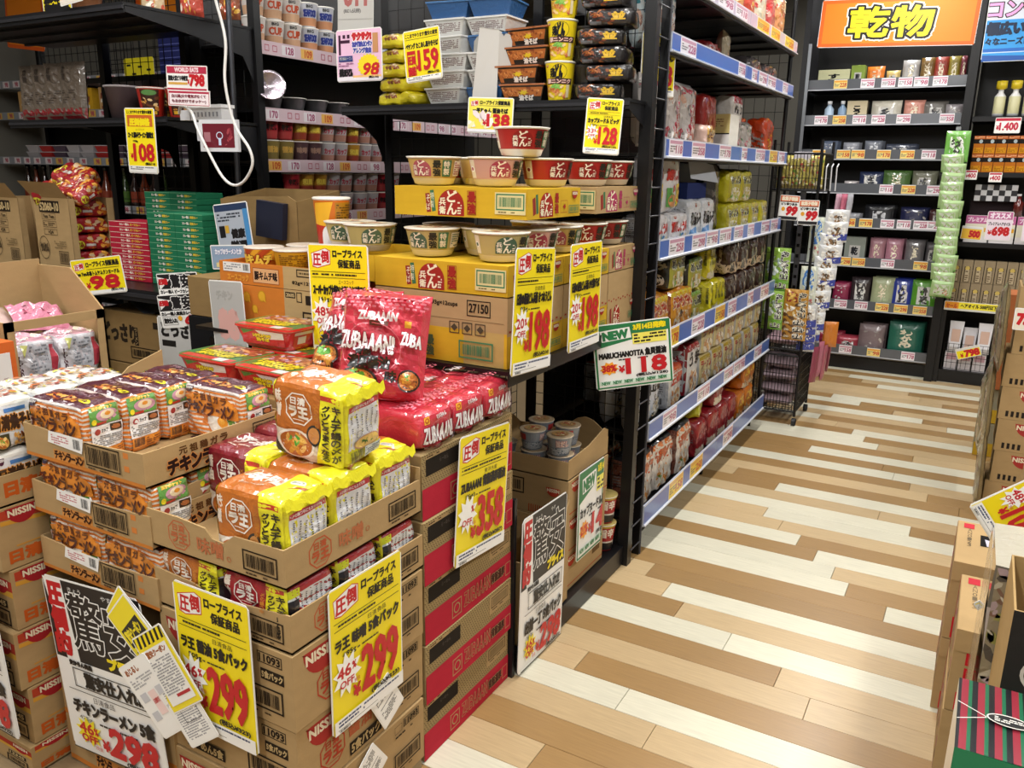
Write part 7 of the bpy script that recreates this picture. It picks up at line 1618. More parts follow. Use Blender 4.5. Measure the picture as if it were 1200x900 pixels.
# ---------------------------------------------------------------- stacks on the right edge
t = thing('noodle_stack_carton', 'kraft carton with handle hole on top of the near right stack', 'carton', (.03, 2.55, .255))
def nr_art(side):
    s = Sheet(380, 245, KR)
    if side == 'l':
        s.blobs(20, 20, 360, 225, ['8E7A58', 'A88A5E', 'B5656A', '9A8464'], 40, 10, 34, 5); s.frame(240, 60, 330, 190, 5, '4A4A44'); s.rect(0, 0, 30, 245, 'B5303A'); return s
    return s
RC1 = KR
def kbox(x0, y0, z0, w, d, h, lab, parts=True):
    o = thing('kraft_carton', lab, 'carton', (x0, y0, z0), 0, None)
    mb = carton(w, d, h, KR); 
    s = Sheet(d * 1000, h * 1000); W_, H_ = s.W, s.H
    s.blobs(W_ * .1, H_ * .1, W_ * .9, H_ * .9, ['7A6A50', 'A8606A', '9A8464', 'B58A8A'], 34, 8, 30, 5); s.rect(0, 0, W_ * .07, H_, 'A82A3A')
    s.put(mb, plane((0, d, 0), (0, -d, 0), (0, 0, h)), 'board')
    f = Sheet(w * 1000, h * 1000); fw = f.W; f.poly([(40, 26), (62, 26), (51, 8)], RED); f.rect(30, 26, 72, 44, RED)
    f.frame(30, 54, 76, 96, 6, RED); f.frame(30, 104, 76, 146, 6, RED); f.poly([(38, 62), (68, 62), (53, 76)], RED); f.poly([(38, 126), (68, 126), (53, 112)], RED); f.rect(84, 30, 110, 150, RED); f.vtext('07045', 88, 36, 18, 108, 'D8B890', bold=.8); f.rect(20, 176, 60, h * 1000 - 8, RED); f.put(mb, plane((0, 0, 0), (w, 0, 0), (0, 0, h)), 'board')
    tp = Sheet(w * 1000, d * 1000); tp.vtext('AN0123', 30, 60, 12, 150, '6A5A44'); tp.rect(18, 18, 48, 60, 'B5303A') if z0 < .3 else tp.vtext('0011', 16, 24, 22, 60, '4A3E2E'); tp.rect(66, 100, 120, 190, '0F0B0C'); tp.poly([(78, 130), (100, 140), (104, 186), (84, 186)], 'B9B4C4'); 
    for k in range(7): tp.rect(126 + (k % 2) * 8, 120 + k * 18, 138 + (k % 2) * 8, 128 + k * 18, 'C0452E')
    tp.put(mb, plane((0, 0, h), (w, 0, 0), (0, d, 0)), 'board'); link('box', mb.mesh('box'), o)
    q = MB(); q.box(w * .0, -.0022, h - .06, w * .62, -.0004, h + .0015, KR, 'board'); q.build('flap', o)
bpy.data.objects.remove(t)
kbox(.05, 2.585, .245, .3, .345, .253, 'kraft carton with black handle hole, higher and farther one on the right edge')
kbox(.05, 2.585, .0, .3, .345, .243, 'kraft carton on the floor under the farther one with a handle hole')
kbox(.074, 2.20, .245, .3, .345, .236, 'kraft carton with red arrows and handle hole, nearer and lower one on the right edge')
kbox(.072, 2.20, .0, .3, .345, .243, 'kraft carton on the floor under the nearer one with red arrows')
def wrapc(x0, y0, w, d, z0, h, lab, tilt=0.0, c='8A7E66'):
    mb = MB(); n = 8; seedr = random.Random(int(y0 * 10))
    P = [(0, 0), (w, 0), (w, d), (0, d)]
    rows = [[(px + seedr.uniform(-.008, .008), py + seedr.uniform(-.008, .008), h * k / n) for px, py in P] for k in range(n + 1)]
    cs = ['8A7E66', 'A89A7A', '6A6258', 'C9C2B0', '9A9A6A', 'B5A8A0']
    for k in range(n): mb.add(rows[k] + rows[k + 1], [(i, (i + 1) % 4, 4 + (i + 1) % 4, 4 + i) for i in range(4)], seedr.choice(cs), 'film')
    mb.add(rows[n], [(0, 1, 2, 3)], 'B5AE9C', 'film')
    for o_, u_, ww in (((0, 0, 0), (w, 0, 0), w), ((0, d, 0), (0, -d, 0), d)):
        s = Sheet(ww * 1000, h * 1000, '8A7E68', step=60); s.blobs(4, 4, s.W - 4, s.H - 6, ['8E8A4A', 'B5AC98', '7A5A4A', 'C9C0AC', 'A8949A', '4A4440'], 120, 6, 26, 5); s.lines(s.W * .2, s.H * .7, s.W * .5, s.H * .2, 9, '5A5060')
        o_ = np.array(o_, float); o_ += (-.009, .0, 0) if u_[0] == 0 else (0, -.009, 0); s.put(mb, plane(o_, u_, (0, 0, h)), 'film')
    tag(mb.build('wrapped_stack', None, (x0, y0, z0), (0, tilt, 0)), lab, 'wrapped goods')
wrapc(.118, 1.9, .07, .26, .0, .80, 'film wrapped stack of bags leaning by the near right cartons', 0.0)
mb = tray(.26, .26, .62, KR2, hf=[(0, .62), (1, .62)]); o = mb.build('tall_box', None, (.138, 1.62, .22)); tag(o, 'tall dark topped carton at the right edge in front of the yellow card', 'carton')
q = MB(); q.box(.0, -.0015, .36, .26, .0, .62, '2A2824', 'board'); q.ring = None
s = Sheet(260, 260, '2A2824'); s.ring(60, 120, 34, 6, 'C9C0B0', 20); s.ell(60, 120, 16, 16, '6A8A3A'); s.put(q, plane((0, -.0018, .36), (.26, 0, 0), (0, 0, .26)), 'board'); link('dark_label', q.mesh('dark_label'), o)
q = MB(); q.box(.14, 1.625, 0, .39, 1.87, .218, KD, 'board'); tag(q.build('kraft_carton'), 'plain carton on the floor under the tall dark topped carton', 'carton')
# glossy striped gift box in the corner
t = thing('striped_gift_box', 'glossy red, green and black striped box in the bottom right corner', 'gift box', (.07, 1.36, 0))
mb = MB(); mb.box(0, 0, .0, .36, .22, .70, '1F7A52', 'smooth')
s = Sheet(360, 220); cs = ['1C6B4A', 'B5283A', 'B5283A', '2E8A5E', '17181C', 'B5283A', '2E8A5E', '17181C']
x = 0
pat = [(5, '17181C'), (11, '8A2836'), (6, '1E6142'), (4, '17181C'), (3, '23724C')]
k = 0
while x < 360: w_, c_ = pat[k % 4]; s.rect(x, 0, min(360, x + w_), 220, c_); x += w_; k += 1
s.ring(78, 112, 34, 2.4, 'D8D4CC', 28, 17); s.ell(78, 112, 31, 14, '2A2A2A'); s.lines(56, 104, 44, 16, 3, 'D8D4CC')
s.poly([(0, 90), (44, 116), (44, 118), (0, 92)], 'D8D4CC'); s.poly([(0, 146), (44, 120), (44, 118), (0, 144)], 'D8D4CC')
s.put(mb, plane((0, 0, .70), (.36, 0, 0), (0, .22, 0)), 'smooth')
s = Sheet(220, 700); s.rect(0, 0, 220, 700, 'C9BCA8'); s.put(mb, plane((0, .22, 0), (0, -.22, 0), (0, 0, .70)), 'smooth'); mb.build('box', t)
# carton towers farther along the right side
def tower_art():
    s = Sheet(300, 160, KR); nissin(s, 70, 16, 110, 'A83A34'); 
    for i in range(4): s.rect(30 + i * 22, 118, 42 + i * 22, 146, '2A2420')
    return s
TA = tower_art(); tw = carton(.3, .3, .158, KR, TA).mesh('kraft_carton')
for k, (x0, y0, n, l) in enumerate(((.167, 4.45, 7, 'middle right tower'), (.235, 3.62, 5, 'nearer right tower'))):
    for i in range(n): tag(link('kraft_carton', tw, None, (x0 + .006 * ((i * 3) % 4 - 1) + (.0 if k == 0 else .03), y0, .001 + .159 * i)), 'kraft carton with red half-round badge in the %s, %s from the floor' % (l, ORD[i]), 'carton', 'cartons in the %s' % l)
mb = pouch(.3, .4, .035, '8E8462', (lambda s: (s.rect(0, 0, 100, 140, '8A7A62'), s.blobs(5, 5, 95, 135, ['8E8A40', 'A89C84', '7A5A44', 'B5AC94', '6A6A3A'], 60, 3, 12, 3), s)[-1])(Sheet(100, 140, None, step=15)), seed=4)
pm = mb.mesh('hanging_bag')
for i, (x, y, z) in enumerate(((.135, 4.50, .72), (.13, 4.52, .34), (.14, 4.49, .02), (.13, 4.85, .58), (.12, 4.88, .2))):
    tag(link('hanging_bag', pm, None, (x, y, z), (.04, 0, -HP)), 'green and khaki film bag on the middle right tower, %s' % ['highest at the front', 'second from the top', 'lowest at the front', 'upper one on the far side', 'lower one on the far side'][i], 'bag', 'film bags on the right tower')
yt = carton(.26, .26, .2, '8E8A70', (lambda s: (s.rect(0, 120, 260, 200, 'B5942A'), s)[-1])(Sheet(260, 200, '8A8672'))).mesh('yellow_based_carton')
for i in range(2): tag(link('yellow_based_carton', yt, None, (.105, 5.38, .002 + .205 * i)), 'grey carton with mustard lower band at the far right, %s' % ['lower', 'upper'][i], 'carton', 'mustard banded cartons')
mb = carton(.2, .25, .55, '9A5A34'); tag(mb.build('brown_carton', None, (.15, 5.35, .415)), 'tall reddish brown carton above the mustard banded cartons', 'carton')
mb = tray(.3, .3, .16, 'B0A080'); tag(mb.build('open_carton', None, (.18, 4.46, 1.12)), 'open kraft carton with curved flaps on top of the middle right tower', 'carton')
s = Sheet(100, 150, YEL); s.rect(0, 0, 100, 30, WHT); s.text('100', 8, 50, 84, 74, RED, bold=4)
s = yellow('エースコック', '鶏だし塩ラーメン', '90g', '48', '100', '108')
o = sign('price_card', 'yellow 100 card leaning sideways over the right edge cartons', s, (.205, 2.33, .80), .25, -.95, .15, .27, cat='price card')
s = yellow('エースコック', '鶏だし塩ラーメン', '90g', '48', '100', '108')
sign('price_card', 'corner of a second tilted yellow card behind the wrapped stack', s, (.2, 2.16, .60), .25, -.9, .12, .18, cat='price card')
s3 = Sheet(60, 80, 'E8E0D0'); s3.text('75', 10, 20, 40, 40, RED, bold=4); sg('small red numbered tag in the middle right tower', s3, (.2, 4.32, .98), 0, 0, .08, .1)
# ---------------------------------------------------------------- left gondola: end shelves
black_shelf('end_shelf', 'black top shelf of the left end display, seen from below', -4.5, -3.02, 2.245, 2.895, 2.205, .04, (-3.025,), 'front')
black_shelf('end_shelf', 'black second shelf of the left end display, with brown pouches on it', -4.15, -3.02, 2.4, 2.895, 1.79, .035, (-3.03, -3.58), 'front')
black_shelf('end_shelf', 'black counter shelf of the left end display carrying red and green boxes', -4.3, -2.74, 2.2, 2.895, 1.09, .05, (), 'front')
t = thing('gondola_frame', 'black posts and wire panels of the left end display', 'shelf frame', (-3.5, 2.9, 0))
for x in (-.63, .0, .47):
    mb = MB(); mb.box(x - .02, .0, 0, x + .02, .04, 2.75, BK); mb.build('post', t)
mb = MB(); wiregrid(mb, (-.62, .045, 1.1), (1.1, 0, 0), (0, 0, 1.5), 18, 24, .0022); mb.build('wire_mesh', t)
mb = MB(); mb.bar((.62, -.28, 1.1), (.60, -.24, 2.5), .012, '4A4B50', 'metal', 8); mb.build('grey_pole', t)
for q in (.1, -.42): mb = MB(); mb.box(q, -.69, 0, q + .035, -.655, 1.035, BK); mb.build('front_post', t)
def rtp():
    s = Sheet(150, 250, None, step=18); s.rect(0, 0, 150, 250, '6A5E52'); s.rect(0, 200, 150, 250, '8A1E24'); s.lines(30, 120, 80, 60, 6, '3A302A'); s.ring(70, 70, 22, 4, '4A3E36', 14); s.vtext('麻辣', 30, 20, 22, 60, '3A302A', bold=1.4); return s
RT = pouch(.17, .255, .05, '6A5E52', rtp(), seed=3).mesh('retort_pouch')
for i, (x, rz) in enumerate(((-4.08, .35), (-3.97, .3), (-3.86, .25), (-3.74, .05))): tag(link('retort_pouch', RT, None, (x, 2.5 - .01 * i, 1.791), (-.05, 0, rz)), 'brown retort pouch with red base on the second left shelf, %s from the left' % ORD[i], 'pouch', 'brown retort pouches')
def rsoup():
    s = Sheet(300, 120, None, step=12); s.rect(0, 0, 300, 120, 'A8281E'); s.rect(170, 4, 240, 116, '3A2018'); s.ell(204, 18, 28, 12, '5A8A4A'); s.blobs(176, 40, 236, 96, ['C98A3A', 'D9A85A', '6A3A1E', 'E8C890'], 18, 6, 13, 4); s.rect(180, 98, 232, 112, 'D9A82A'); return s
RS = cup(.042, .058, .125, 'A8281E', 'B5402E', rsoup(), n=28).mesh('soup_cup')
for i, (x, y) in enumerate(((-3.20, 2.47), (-3.08, 2.52), (-3.12, 2.64), (-3.25, 2.62))): tag(link('soup_cup', RS, None, (x, y, 1.791), (0, 0, -.4)), 'red soup cup with a food picture on the second left shelf, %s' % ['nearest', 'at the shelf corner', 'behind the corner', 'behind the nearest'][i], 'cup', 'red soup cups')
mb = MB(); mb.lathe([(0, .003), (.055, .003), (.075, .13), (.08, .132), (.08, .138)], '5A4A4C', 'smooth', 24, ['4A3A3E', '5E5054', 'A8A4A8', 'B5B0B4']); tag(mb.build('clear_tub', None, (-3.385, 2.47, 1.789)), 'smoky clear plastic tub beside the red soup cups', 'tub')
t = thing('extension_socket', 'white socket tap with a cord on the end of the second left shelf', 'socket', (-2.82, 2.44, 1.775))
mb = MB(); mb.box(-.07, -.03, 0, .11, .03, .05, 'D8D8DA', 'smooth'); mb.box(-.075, -.035, .045, .115, .035, .058, 'E4E4E6', 'smooth')
for i in range(7): mb.box(-.05 + i * .022, -.0315, .012, -.042 + i * .022, -.03, .03, '8A8A90', 'smooth')
mb.build('body', t); mb = MB(); mb.box(-.14, -.025, 0, -.08, .02, .04, 'CFCFD2', 'smooth'); mb.build('plug', t)
mb = MB(); pts = [(-2.62, 2.3, 2.35), (-2.60, 2.32, 2.2), (-2.56, 2.32, 2.05), (-2.555, 2.3, 1.9), (-2.52, 2.3, 1.75), (-2.45, 2.3, 1.66), (-2.44, 2.3, 1.60), (-2.49, 2.3, 1.54), (-2.55, 2.3, 1.525), (-2.61, 2.3, 1.56), (-2.68, 2.3, 1.66), (-2.75, 2.32, 1.74), (-2.80, 2.34, 1.80), (-2.88, 2.36, 1.825), (-2.92, 2.38, 1.80)]
def crm(P, n=5):
    P = [np.array(q, float) for q in [P[0]] + P + [P[-1]]]; o = []
    for a, b, c, d in zip(P, P[1:], P[2:], P[3:]):
        for k in range(n): u = k / n; o.append(.5 * (2 * b + (c - a) * u + (2 * a - 5 * b + 4 * c - d) * u * u + (3 * b - a - 3 * c + d) * u ** 3))
    return o + [P[-1]]
mb = MB(); mb.tube(crm(pts), .0055, 'D8D6D2', 'smooth', 8); o = mb.build('white_cable'); tag(o, 'white cable looping down below the tablet on the left display', 'cable')
t = thing('tablet', 'small white framed tablet with a dark red screen on a grey pole', 'tablet', (-2.66, 2.35, 1.71), 0); t.rotation_euler = (0, 0, .25)
mb = MB(); mb.box(-.085, -.008, -.06, .085, .008, .06, 'D4D6DA', 'smooth'); mb.build('frame', t); mb = MB()
s = Sheet(150, 100, '5A1A24'); s.ring(80, 50, 16, 3, 'B5C0D0', 14); s.rect(74, 60, 86, 90, 'A8B4C8'); s.rect(6, 36, 36, 76, '8A5A60'); s.blobs(100, 20, 140, 90, ['7A2A34', '8A3A40'], 8, 6, 14, 3); s.put(mb, plane((-.07, -.0085, -.045), (.14, 0, 0), (0, 0, .09)), 'screen'); mb.build('screen', t); mb = MB(); mb.box(-.1, -.004, -.02, -.085, .012, .05, 'C9CBD0', 'smooth'); mb.build('side_clip', t)
# items on the top left shelf
for i, (x, w, c, d) in enumerate(((-3.34 + .0, .1, 'C9B08A', 'cream pack with food picture'), (-3.22, .1, 'B5402E', 'red and white pack'), (-3.1, .09, '8A4A2A', 'brown and white pack'))):
    mb = pouch(w, .2, .04, c, (lambda s: (s.blobs(5, 5, 95, 120, [c, 'E8E0D0', 'C9502E', 'D9A83A'], 26, 6, 16, i), s)[-1])(Sheet(100, 130, None, step=15)), seed=i); tag(mb.build('snack_pack', None, (x + .36 - .22, 2.52 + .1 * i, 2.206), (0, 0, .5)), d + ' at the right end of the top left shelf', 'pack')
mb = cup(.05, .07, .1, '8A5A3A', 'A87A5A', None, n=20); tag(mb.build('snack_cup', None, (-3.37, 2.33, 2.206)), 'brown food cup beside the orange card on the top left shelf', 'cup')
s = Sheet(100, 100, YEL); [s.text('驚安価格', 6, 6 + i * 32, 88, 26, INK, bold=3) for i in range(3)]
sign('price_card', 'yellow card with black characters at the far left of the top shelf', s, (-3.62, 2.36, 2.30), .0, .05, .2, .2, cat='price card')
# display counter
def ymy():
    s = Sheet(300, 340); s.rect(50, 14, 220, 70, '2A2118'); s.text('52060-10', 58, 24, 154, 36, 'C9B080', bold=2); s.frame(66, 72, 180, 104, 2, '5A4A34'); s.text('Yum Yum', 76, 80, 92, 16, '5A4A34', bold=1); s.frame(70, 110, 184, 140, 2, '5A4A34'); s.lines(76, 116, 100, 18, 2, '5A4A34'); s.frame(74, 148, 184, 176, 2, '5A4A34'); s.text('×24', 110, 154, 40, 16, '5A4A34', bold=1)
    s.ring(60, 240, 44, 3, '4A3C2A', 24, 56); s.text('ヤムヤム', 28, 218, 66, 40, '4A3C2A', bold=2); barcode(s, 180, 250, 80, 60, '4A3C2A', 3); s.lines(150, 200, 100, 40, 4, '8A7450'); return s
def ncarton(x, y, z, rz, lab, w=.30):
    o = thing('open_carton', lab, 'carton', (x, y, z), rz); 
    mb = MB(); h = .33; d = .22
    mb.box(0, 0, 0, w, d, .004, KR, 'board'); wall(mb, (0, .002), (w, .002), [(0, h), (.3, h + .03), (1, h)], .004, KR); wall(mb, (w, d - .002), (0, d - .002), [(0, h), (1, h)], .004, KR); wall(mb, (.002, d), (.002, 0), [(0, h), (1, h)], .004, KR)
    ymy().put(mb, plane((0, 0, 0), (w, 0, 0), (0, 0, h)), 'board')
    wall(mb, (w - .002, 0), (w - .002, .03), [(0, h), (1, h)], .004, KR); wall(mb, (w - .002, d - .035), (w - .002, d), [(0, h), (1, h)], .004, KR); mb.build('box', o)
    q = MB(); q.add([(0, 0, h), (w, 0, h), (w, -.05, h + .07), (0, -.06, h + .075)], [(0, 1, 2, 3)], KR, 'board'); q.build('flap', o); return o
ncarton(-3.95, 2.34, 1.11, -.05, 'tilted kraft carton printed 52060-10 with an open window of red packs')
ncarton(-4.38, 2.36, 1.10, -.05, 'second kraft carton of red packs at the left edge behind the printed one')
def tom():
    s = Sheet(190, 90, None, step=15); s.rect(0, 0, 190, 90, 'A8202A'); s.ell(34, 54, 26, 24, 'D8D23A'); s.text('ヤム', 14, 40, 40, 26, '8A1E1A', bold=2); s.blobs(80, 10, 180, 80, ['D9762A', 'E8A03A', 'C0301E', 'E8C8A0', 'F0B04A'], 34, 8, 18, 4); s.rect(66, 50, 110, 64, 'D8D4CC'); return s
TM = pack(.2, .14, .075, {'*': 'A8202A'}, {'front': tom(), 'right': tom(), 'top': tom()}, seed=3, wr=.006, k=5, n=8).mesh('red_noodle_pack')
for i in range(4): tag(link('red_noodle_pack', TM, None, (-3.755, 2.45, 1.118 + .078 * i), (0, 0, HP - .05)), 'red noodle pack inside the window of the printed carton, %s from the bottom' % ORD[i], 'noodle pack', 'red packs in the carton window')
for i, (x, y, z, a) in enumerate(((-3.86, 2.42, 1.435, .25), (-3.80, 2.45, 1.455, -.15), (-3.72, 2.43, 1.44, .1), (-3.78, 2.47, 1.50, .05))): tag(link('red_noodle_pack', TM, None, (x, y, z), (.5, .1 * (i - 1), a)), 'red noodle pack on top of the printed carton, %s' % ['left', 'middle', 'right', 'highest'][i], 'noodle pack', 'red packs on top of the carton')
def cur(c, t='カレー職人'):
    s = Sheet(175, 24, c); s.rect(0, 0, 175, 2, 'D8D0C0' if c == 'A81E34' else '6FA880'); s.text('カレー職人', 50, 7, 44, 10, 'E4DCD0', bold=.5); s.text('欧風カレー' if c != 'A81E34' else 'ビーフカレー', 100, 7, 46, 10, 'D9B83A', bold=.5); return s
RBX = carton(.26, .15, .0232, 'A81E34', cur('A81E34'), None).mesh('curry_box'); GBX = carton(.172, .15, .0252, '1E6B4A', cur('1E6B4A'), None).mesh('curry_box')
for i in range(11): tag(link('curry_box', RBX, None, (-3.425 + .002 * (i % 3), 2.36, 1.092 + .0236 * i), (0, 0, .0)), 'red flat curry box in the stack on the left counter, %s from the bottom' % ORD[i], 'box', 'red flat curry boxes')
for j in range(2):
    for i in range(12): tag(link('curry_box', GBX, None, (-3.157 + .174 * j + .002 * (i % 2), 2.36, 1.092 + .0256 * i), (0, 0, .0)), 'green flat curry box in the front %s stack, %s from the bottom' % (['left', 'right'][j], ORD[i]), 'box', 'green flat curry boxes')
for j in range(2):
    for i in range(15): tag(link('curry_box', GBX, None, (-3.40 + .174 * j + .003 * (i % 2), 2.54, 1.092 + .0256 * i), (0, 0, .0)), 'green flat curry box in the rear %s stack, %s from the bottom' % (['left', 'right'][j], ORD[i]), 'box', 'green flat curry boxes')
# under the counter
def dos():
    s = Sheet(440, 240); s.text('どっさり', 40, 60, 220, 80, '2A2118', bold=5); s.rect(250, 66, 276, 150, '2A2118'); s.vtext('ラーメン', 254, 70, 18, 76, 'B59A6C'); barcode(s, 220, 156, 180, 56, '2A2118', 5); s.rect(380, 30, 410, 60, '2A2118'); return s
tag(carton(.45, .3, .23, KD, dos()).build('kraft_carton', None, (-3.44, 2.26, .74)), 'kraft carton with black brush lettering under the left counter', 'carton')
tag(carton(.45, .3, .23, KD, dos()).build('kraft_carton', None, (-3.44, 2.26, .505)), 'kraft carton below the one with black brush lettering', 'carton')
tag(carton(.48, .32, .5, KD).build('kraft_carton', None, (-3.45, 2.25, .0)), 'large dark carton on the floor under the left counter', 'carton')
mb = MB(); r = random.Random(2); n = 10; g = [(i / n, j / n) for j in range(n + 1) for i in range(n + 1)]
v = [(.42 * a, .22 * b, .04 + .035 * math.sin(a * 7) * math.cos(b * 5) + r.uniform(0, .012) - .03 * (abs(a - .5) + abs(b - .5))) for a, b in g]
mb.add(v, [(j * (n + 1) + i, j * (n + 1) + i + 1, (j + 1) * (n + 1) + i + 1, (j + 1) * (n + 1) + i) for j in range(n) for i in range(n)], '4E5258', 'film', True); tag(mb.build('grey_plastic_sheet', None, (-3.40, 2.28, .975)), 'crumpled grey plastic sheet on the brush lettered carton', 'plastic sheet')
def wp():
    s = Sheet(220, 150, 'C2C2C0'); s.text('どっさり', 12, 14, 130, 40, INK, bold=3); s.rect(10, 66, 60, 84, INK); s.poly([(90, 150), (190, 60), (220, 60), (220, 150)], '2A2A2C'); s.poly([(140, 0), (160, 0), (120, 150), (104, 150)], '2A2A2C'); return s
sign('white_board', 'white printed panel with black brush lettering under the 69 card', wp(), (-2.715, 2.17, .895), .1, 0, .33, .22, cat='panel')
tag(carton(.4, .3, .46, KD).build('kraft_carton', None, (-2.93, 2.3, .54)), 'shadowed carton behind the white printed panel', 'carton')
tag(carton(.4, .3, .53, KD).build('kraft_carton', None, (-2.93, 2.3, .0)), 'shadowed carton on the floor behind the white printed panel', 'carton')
# the taller box with posters
mb = MB(); wall(mb, (0, 0), (.42, 0), [(0, .26), (.1, .27), (.9, .28), (1, .26)], .004, KD); mb.box(0, 0, 0, .42, .25, .004, KD, 'board'); wall(mb, (0, .25), (.42, .25), [(0, .3), (1, .3)], .004, KD); wall(mb, (.418, 0), (.418, .25), [(0, .26), (1, .3)], .004, KD); wall(mb, (.002, 0), (.002, .25), [(0, .26), (1, .3)], .004, KD)
tag(mb.build('open_carton', None, (-2.76, 2.42, 1.205)), 'plain open kraft carton between the green boxes and the cup shelves', 'carton')
tag(carton(.4, .25, .112, KD).build('kraft_carton', None, (-2.75, 2.42, 1.091)), 'flat carton under the plain open carton on the counter', 'carton')
def bp():
    s = Sheet(140, 170, 'A8B0BC'); s.rect(0, 0, 140, 22, '2A3A5A'); s.lines(8, 28, 100, 30, 3, '333A44'); s.rect(10, 70, 34, 110, INK); s.text('健康', 60, 84, 56, 30, INK, bold=2); s.text('厳選', 50, 124, 70, 30, INK, bold=2); s.rect(120, 20, 140, 170, '4A8AC0'); s.rect(36, 70, 52, 96, 'C9A03A'); return s
sign('leaning_board', 'grey and blue printed board leaning on the open carton', bp(), (-2.52, 2.26, 1.36), .1, .12, .17, .2, cat='panel')
def rm():
    s = Sheet(180, 80, '8AA0B8'); s.text('カップのラーメンとか', 20, 10, 140, 20, 'E8E8EC', bold=1.4, out=(1, '3A4AA0')); s.poly([(20, 60), (160, 40), (160, 70), (20, 76)], 'D8C890'); return s
sign('leaning_board', 'pale blue printed board with white lettering in front of the orange cups', rm(), (-2.42, 2.14, 1.27), .1, .06, .17, .09, cat='panel')
mb = MB(); mb.box(0, 0, 0, .13, .03, .14, '1A1E30', 'card'); tag(mb.build('dark_board', None, (-2.52, 2.37, 1.33), (0, .1, .1)), 'dark navy board behind the grey printed board', 'panel')
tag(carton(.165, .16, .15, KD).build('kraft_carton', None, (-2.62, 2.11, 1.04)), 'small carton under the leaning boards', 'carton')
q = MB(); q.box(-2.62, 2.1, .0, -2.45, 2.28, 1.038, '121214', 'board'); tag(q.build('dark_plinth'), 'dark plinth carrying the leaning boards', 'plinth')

# ---- carton of pink packs
t = thing('display_carton', 'large open kraft carton of pink topped white noodle packs at the left edge', 'carton', (-2.95, 1.40, .60))
mb = MB(); w, d, h = .35, .34, .515
mb.box(0, 0, 0, w, d, .006, KR, 'board'); wall(mb, (0, .003), (w, .003), [(0, h), (1, h)], .006, KR); wall(mb, (0, d - .003), (w, d - .003), [(0, h + .13), (.55, h + .13), (1, h)], .006, KR); wall(mb, (.003, d), (.003, 0), [(0, h + .15), (1, h + .14)], .006, KR)
x = w - .003
for z0, z1 in ((0, .06), (h - .03, h)): mb.box(w - .006, 0, z0, w, d, z1, KR, 'board')
mb.box(w - .006, 0, 0, w, .03, h, KR, 'board'); mb.box(w - .006, d - .03, 0, w, d, h, KR, 'board'); mb.build('box', t)
def pnk():
    s = Sheet(170, 130, None, step=14); s.rect(0, 0, 170, 130, 'C9C9CE'); s.rect(56, 10, 130, 120, 'B4B8C0'); s.lines(60, 16, 66, 96, 9, '7A7E86'); s.vtext('しお', 20, 40, 16, 70, '4A2A34', bold=1.4); s.poly([(30, 8), (54, 14), (40, 50)], 'C9CC7A'); s.rect(134, 20, 160, 110, 'B03A4A'); return s
PK = pack(.155, .14, .145, {'*': 'C4BEC4', 'top': 'C99AA8'}, {'front': pnk(), 'top': (lambda s: (s.blobs(5, 5, 95, 95, ['D9AAB8', 'E4D8C0', 'C98A9A', 'E8E0E4'], 30, 6, 18, 3), s)[-1])(Sheet(100, 100, None, step=14))}, seed=5, wr=.007, k=6).mesh('pink_topped_pack')
for j in range(2):
    for i in range(3): tag(link('pink_topped_pack', PK, None, (-2.69, 1.50 + .15 * j, .607 + .147 * i), (0, 0, HP)), 'white noodle pack with pink top in the carton window, %s column, %s from the bottom' % (['near', 'far'][j], ORD[i]), 'noodle pack', 'pink topped packs')
tag(pouch(.17, .14, .035, 'C77A92', (lambda s: (s.lines(20, 20, 60, 40, 3, 'E0A8B8'), s)[-1])(Sheet(100, 100, None, step=15)), seed=6, fold=.3, wr=.02).build('pink_bag', None, (-2.72, 1.60, 1.05), (-1.0, .1, 1.4)), 'crumpled pink bag lying on top of the pink topped packs', 'bag')
tag(pouch(.2, .15, .05, 'C9B0A8', None, seed=9).build('pink_bag', None, (-2.78, 1.46, 1.045), (-1.1, 0, 1.5)), 'pale crumpled bag at the near end of the open carton', 'bag')
q = MB(); q.box(-2.95, 1.40, 0, -2.6, 1.74, .598, KD, 'board'); tag(q.build('kraft_carton'), 'plain carton carrying the open carton of pink topped packs', 'carton')
mb = carton(.3, .24, .9, KR); tag(mb.build('kraft_carton', None, (-2.78, 1.13, .0)), 'tall kraft carton at the very left edge in front of the pink topped packs', 'carton')
q = MB(); q.box(-2.774, 1.126, .9, -2.486, 1.36, 1.08, 'C9622A', 'board'); q.box(-2.48, 1.14, .93, -2.478, 1.34, 1.05, 'D8D4D0', 'card'); tag(q.build('orange_labelled_box'), 'orange box with white label at the very left edge', 'box')

# ---------------------------------------------------------------- shelves of cups facing the parallel aisle
t = thing('gondola_frame', 'black back panel of the cup noodle shelves beyond the white cable', 'shelf frame', (-3.5, 3.9, 0))
mb = MB(); mb.box(-.0, -.95, .1, .03, 1.6, 2.9, '0E0E10', 'black'); mb.build('back_panel', t); mb = MB(); mb.box(.03, -.98, 0, .1, -.95, 2.9, BK); mb.build('post', t)
CZ = [.5, .86, 1.10, 1.362, 1.62, 1.855, 2.15]
def rl(i):
    s = Sheet(1150, 60, 'CBB4BC'); r = random.Random(i)
    for k in range(9):
        x = 20 + k * 126
        if (k + i) % 3: s.rect(x, 8, x + 84, 52, 'DAD4D8' if (k + i) % 4 else 'E0B05A'); s.text(['109', '170', '98', '128'][(k + i) % 4], x + 26, 14, 50, 32, '9A4A6A' if (k + i) % 4 else 'C0502A', bold=1.6)
        else: s.ring(x + 30, 30, 20, 5, 'A8405A', 4); s.ring(x + 80, 30, 20, 5, 'A8405A', 4)
    return s
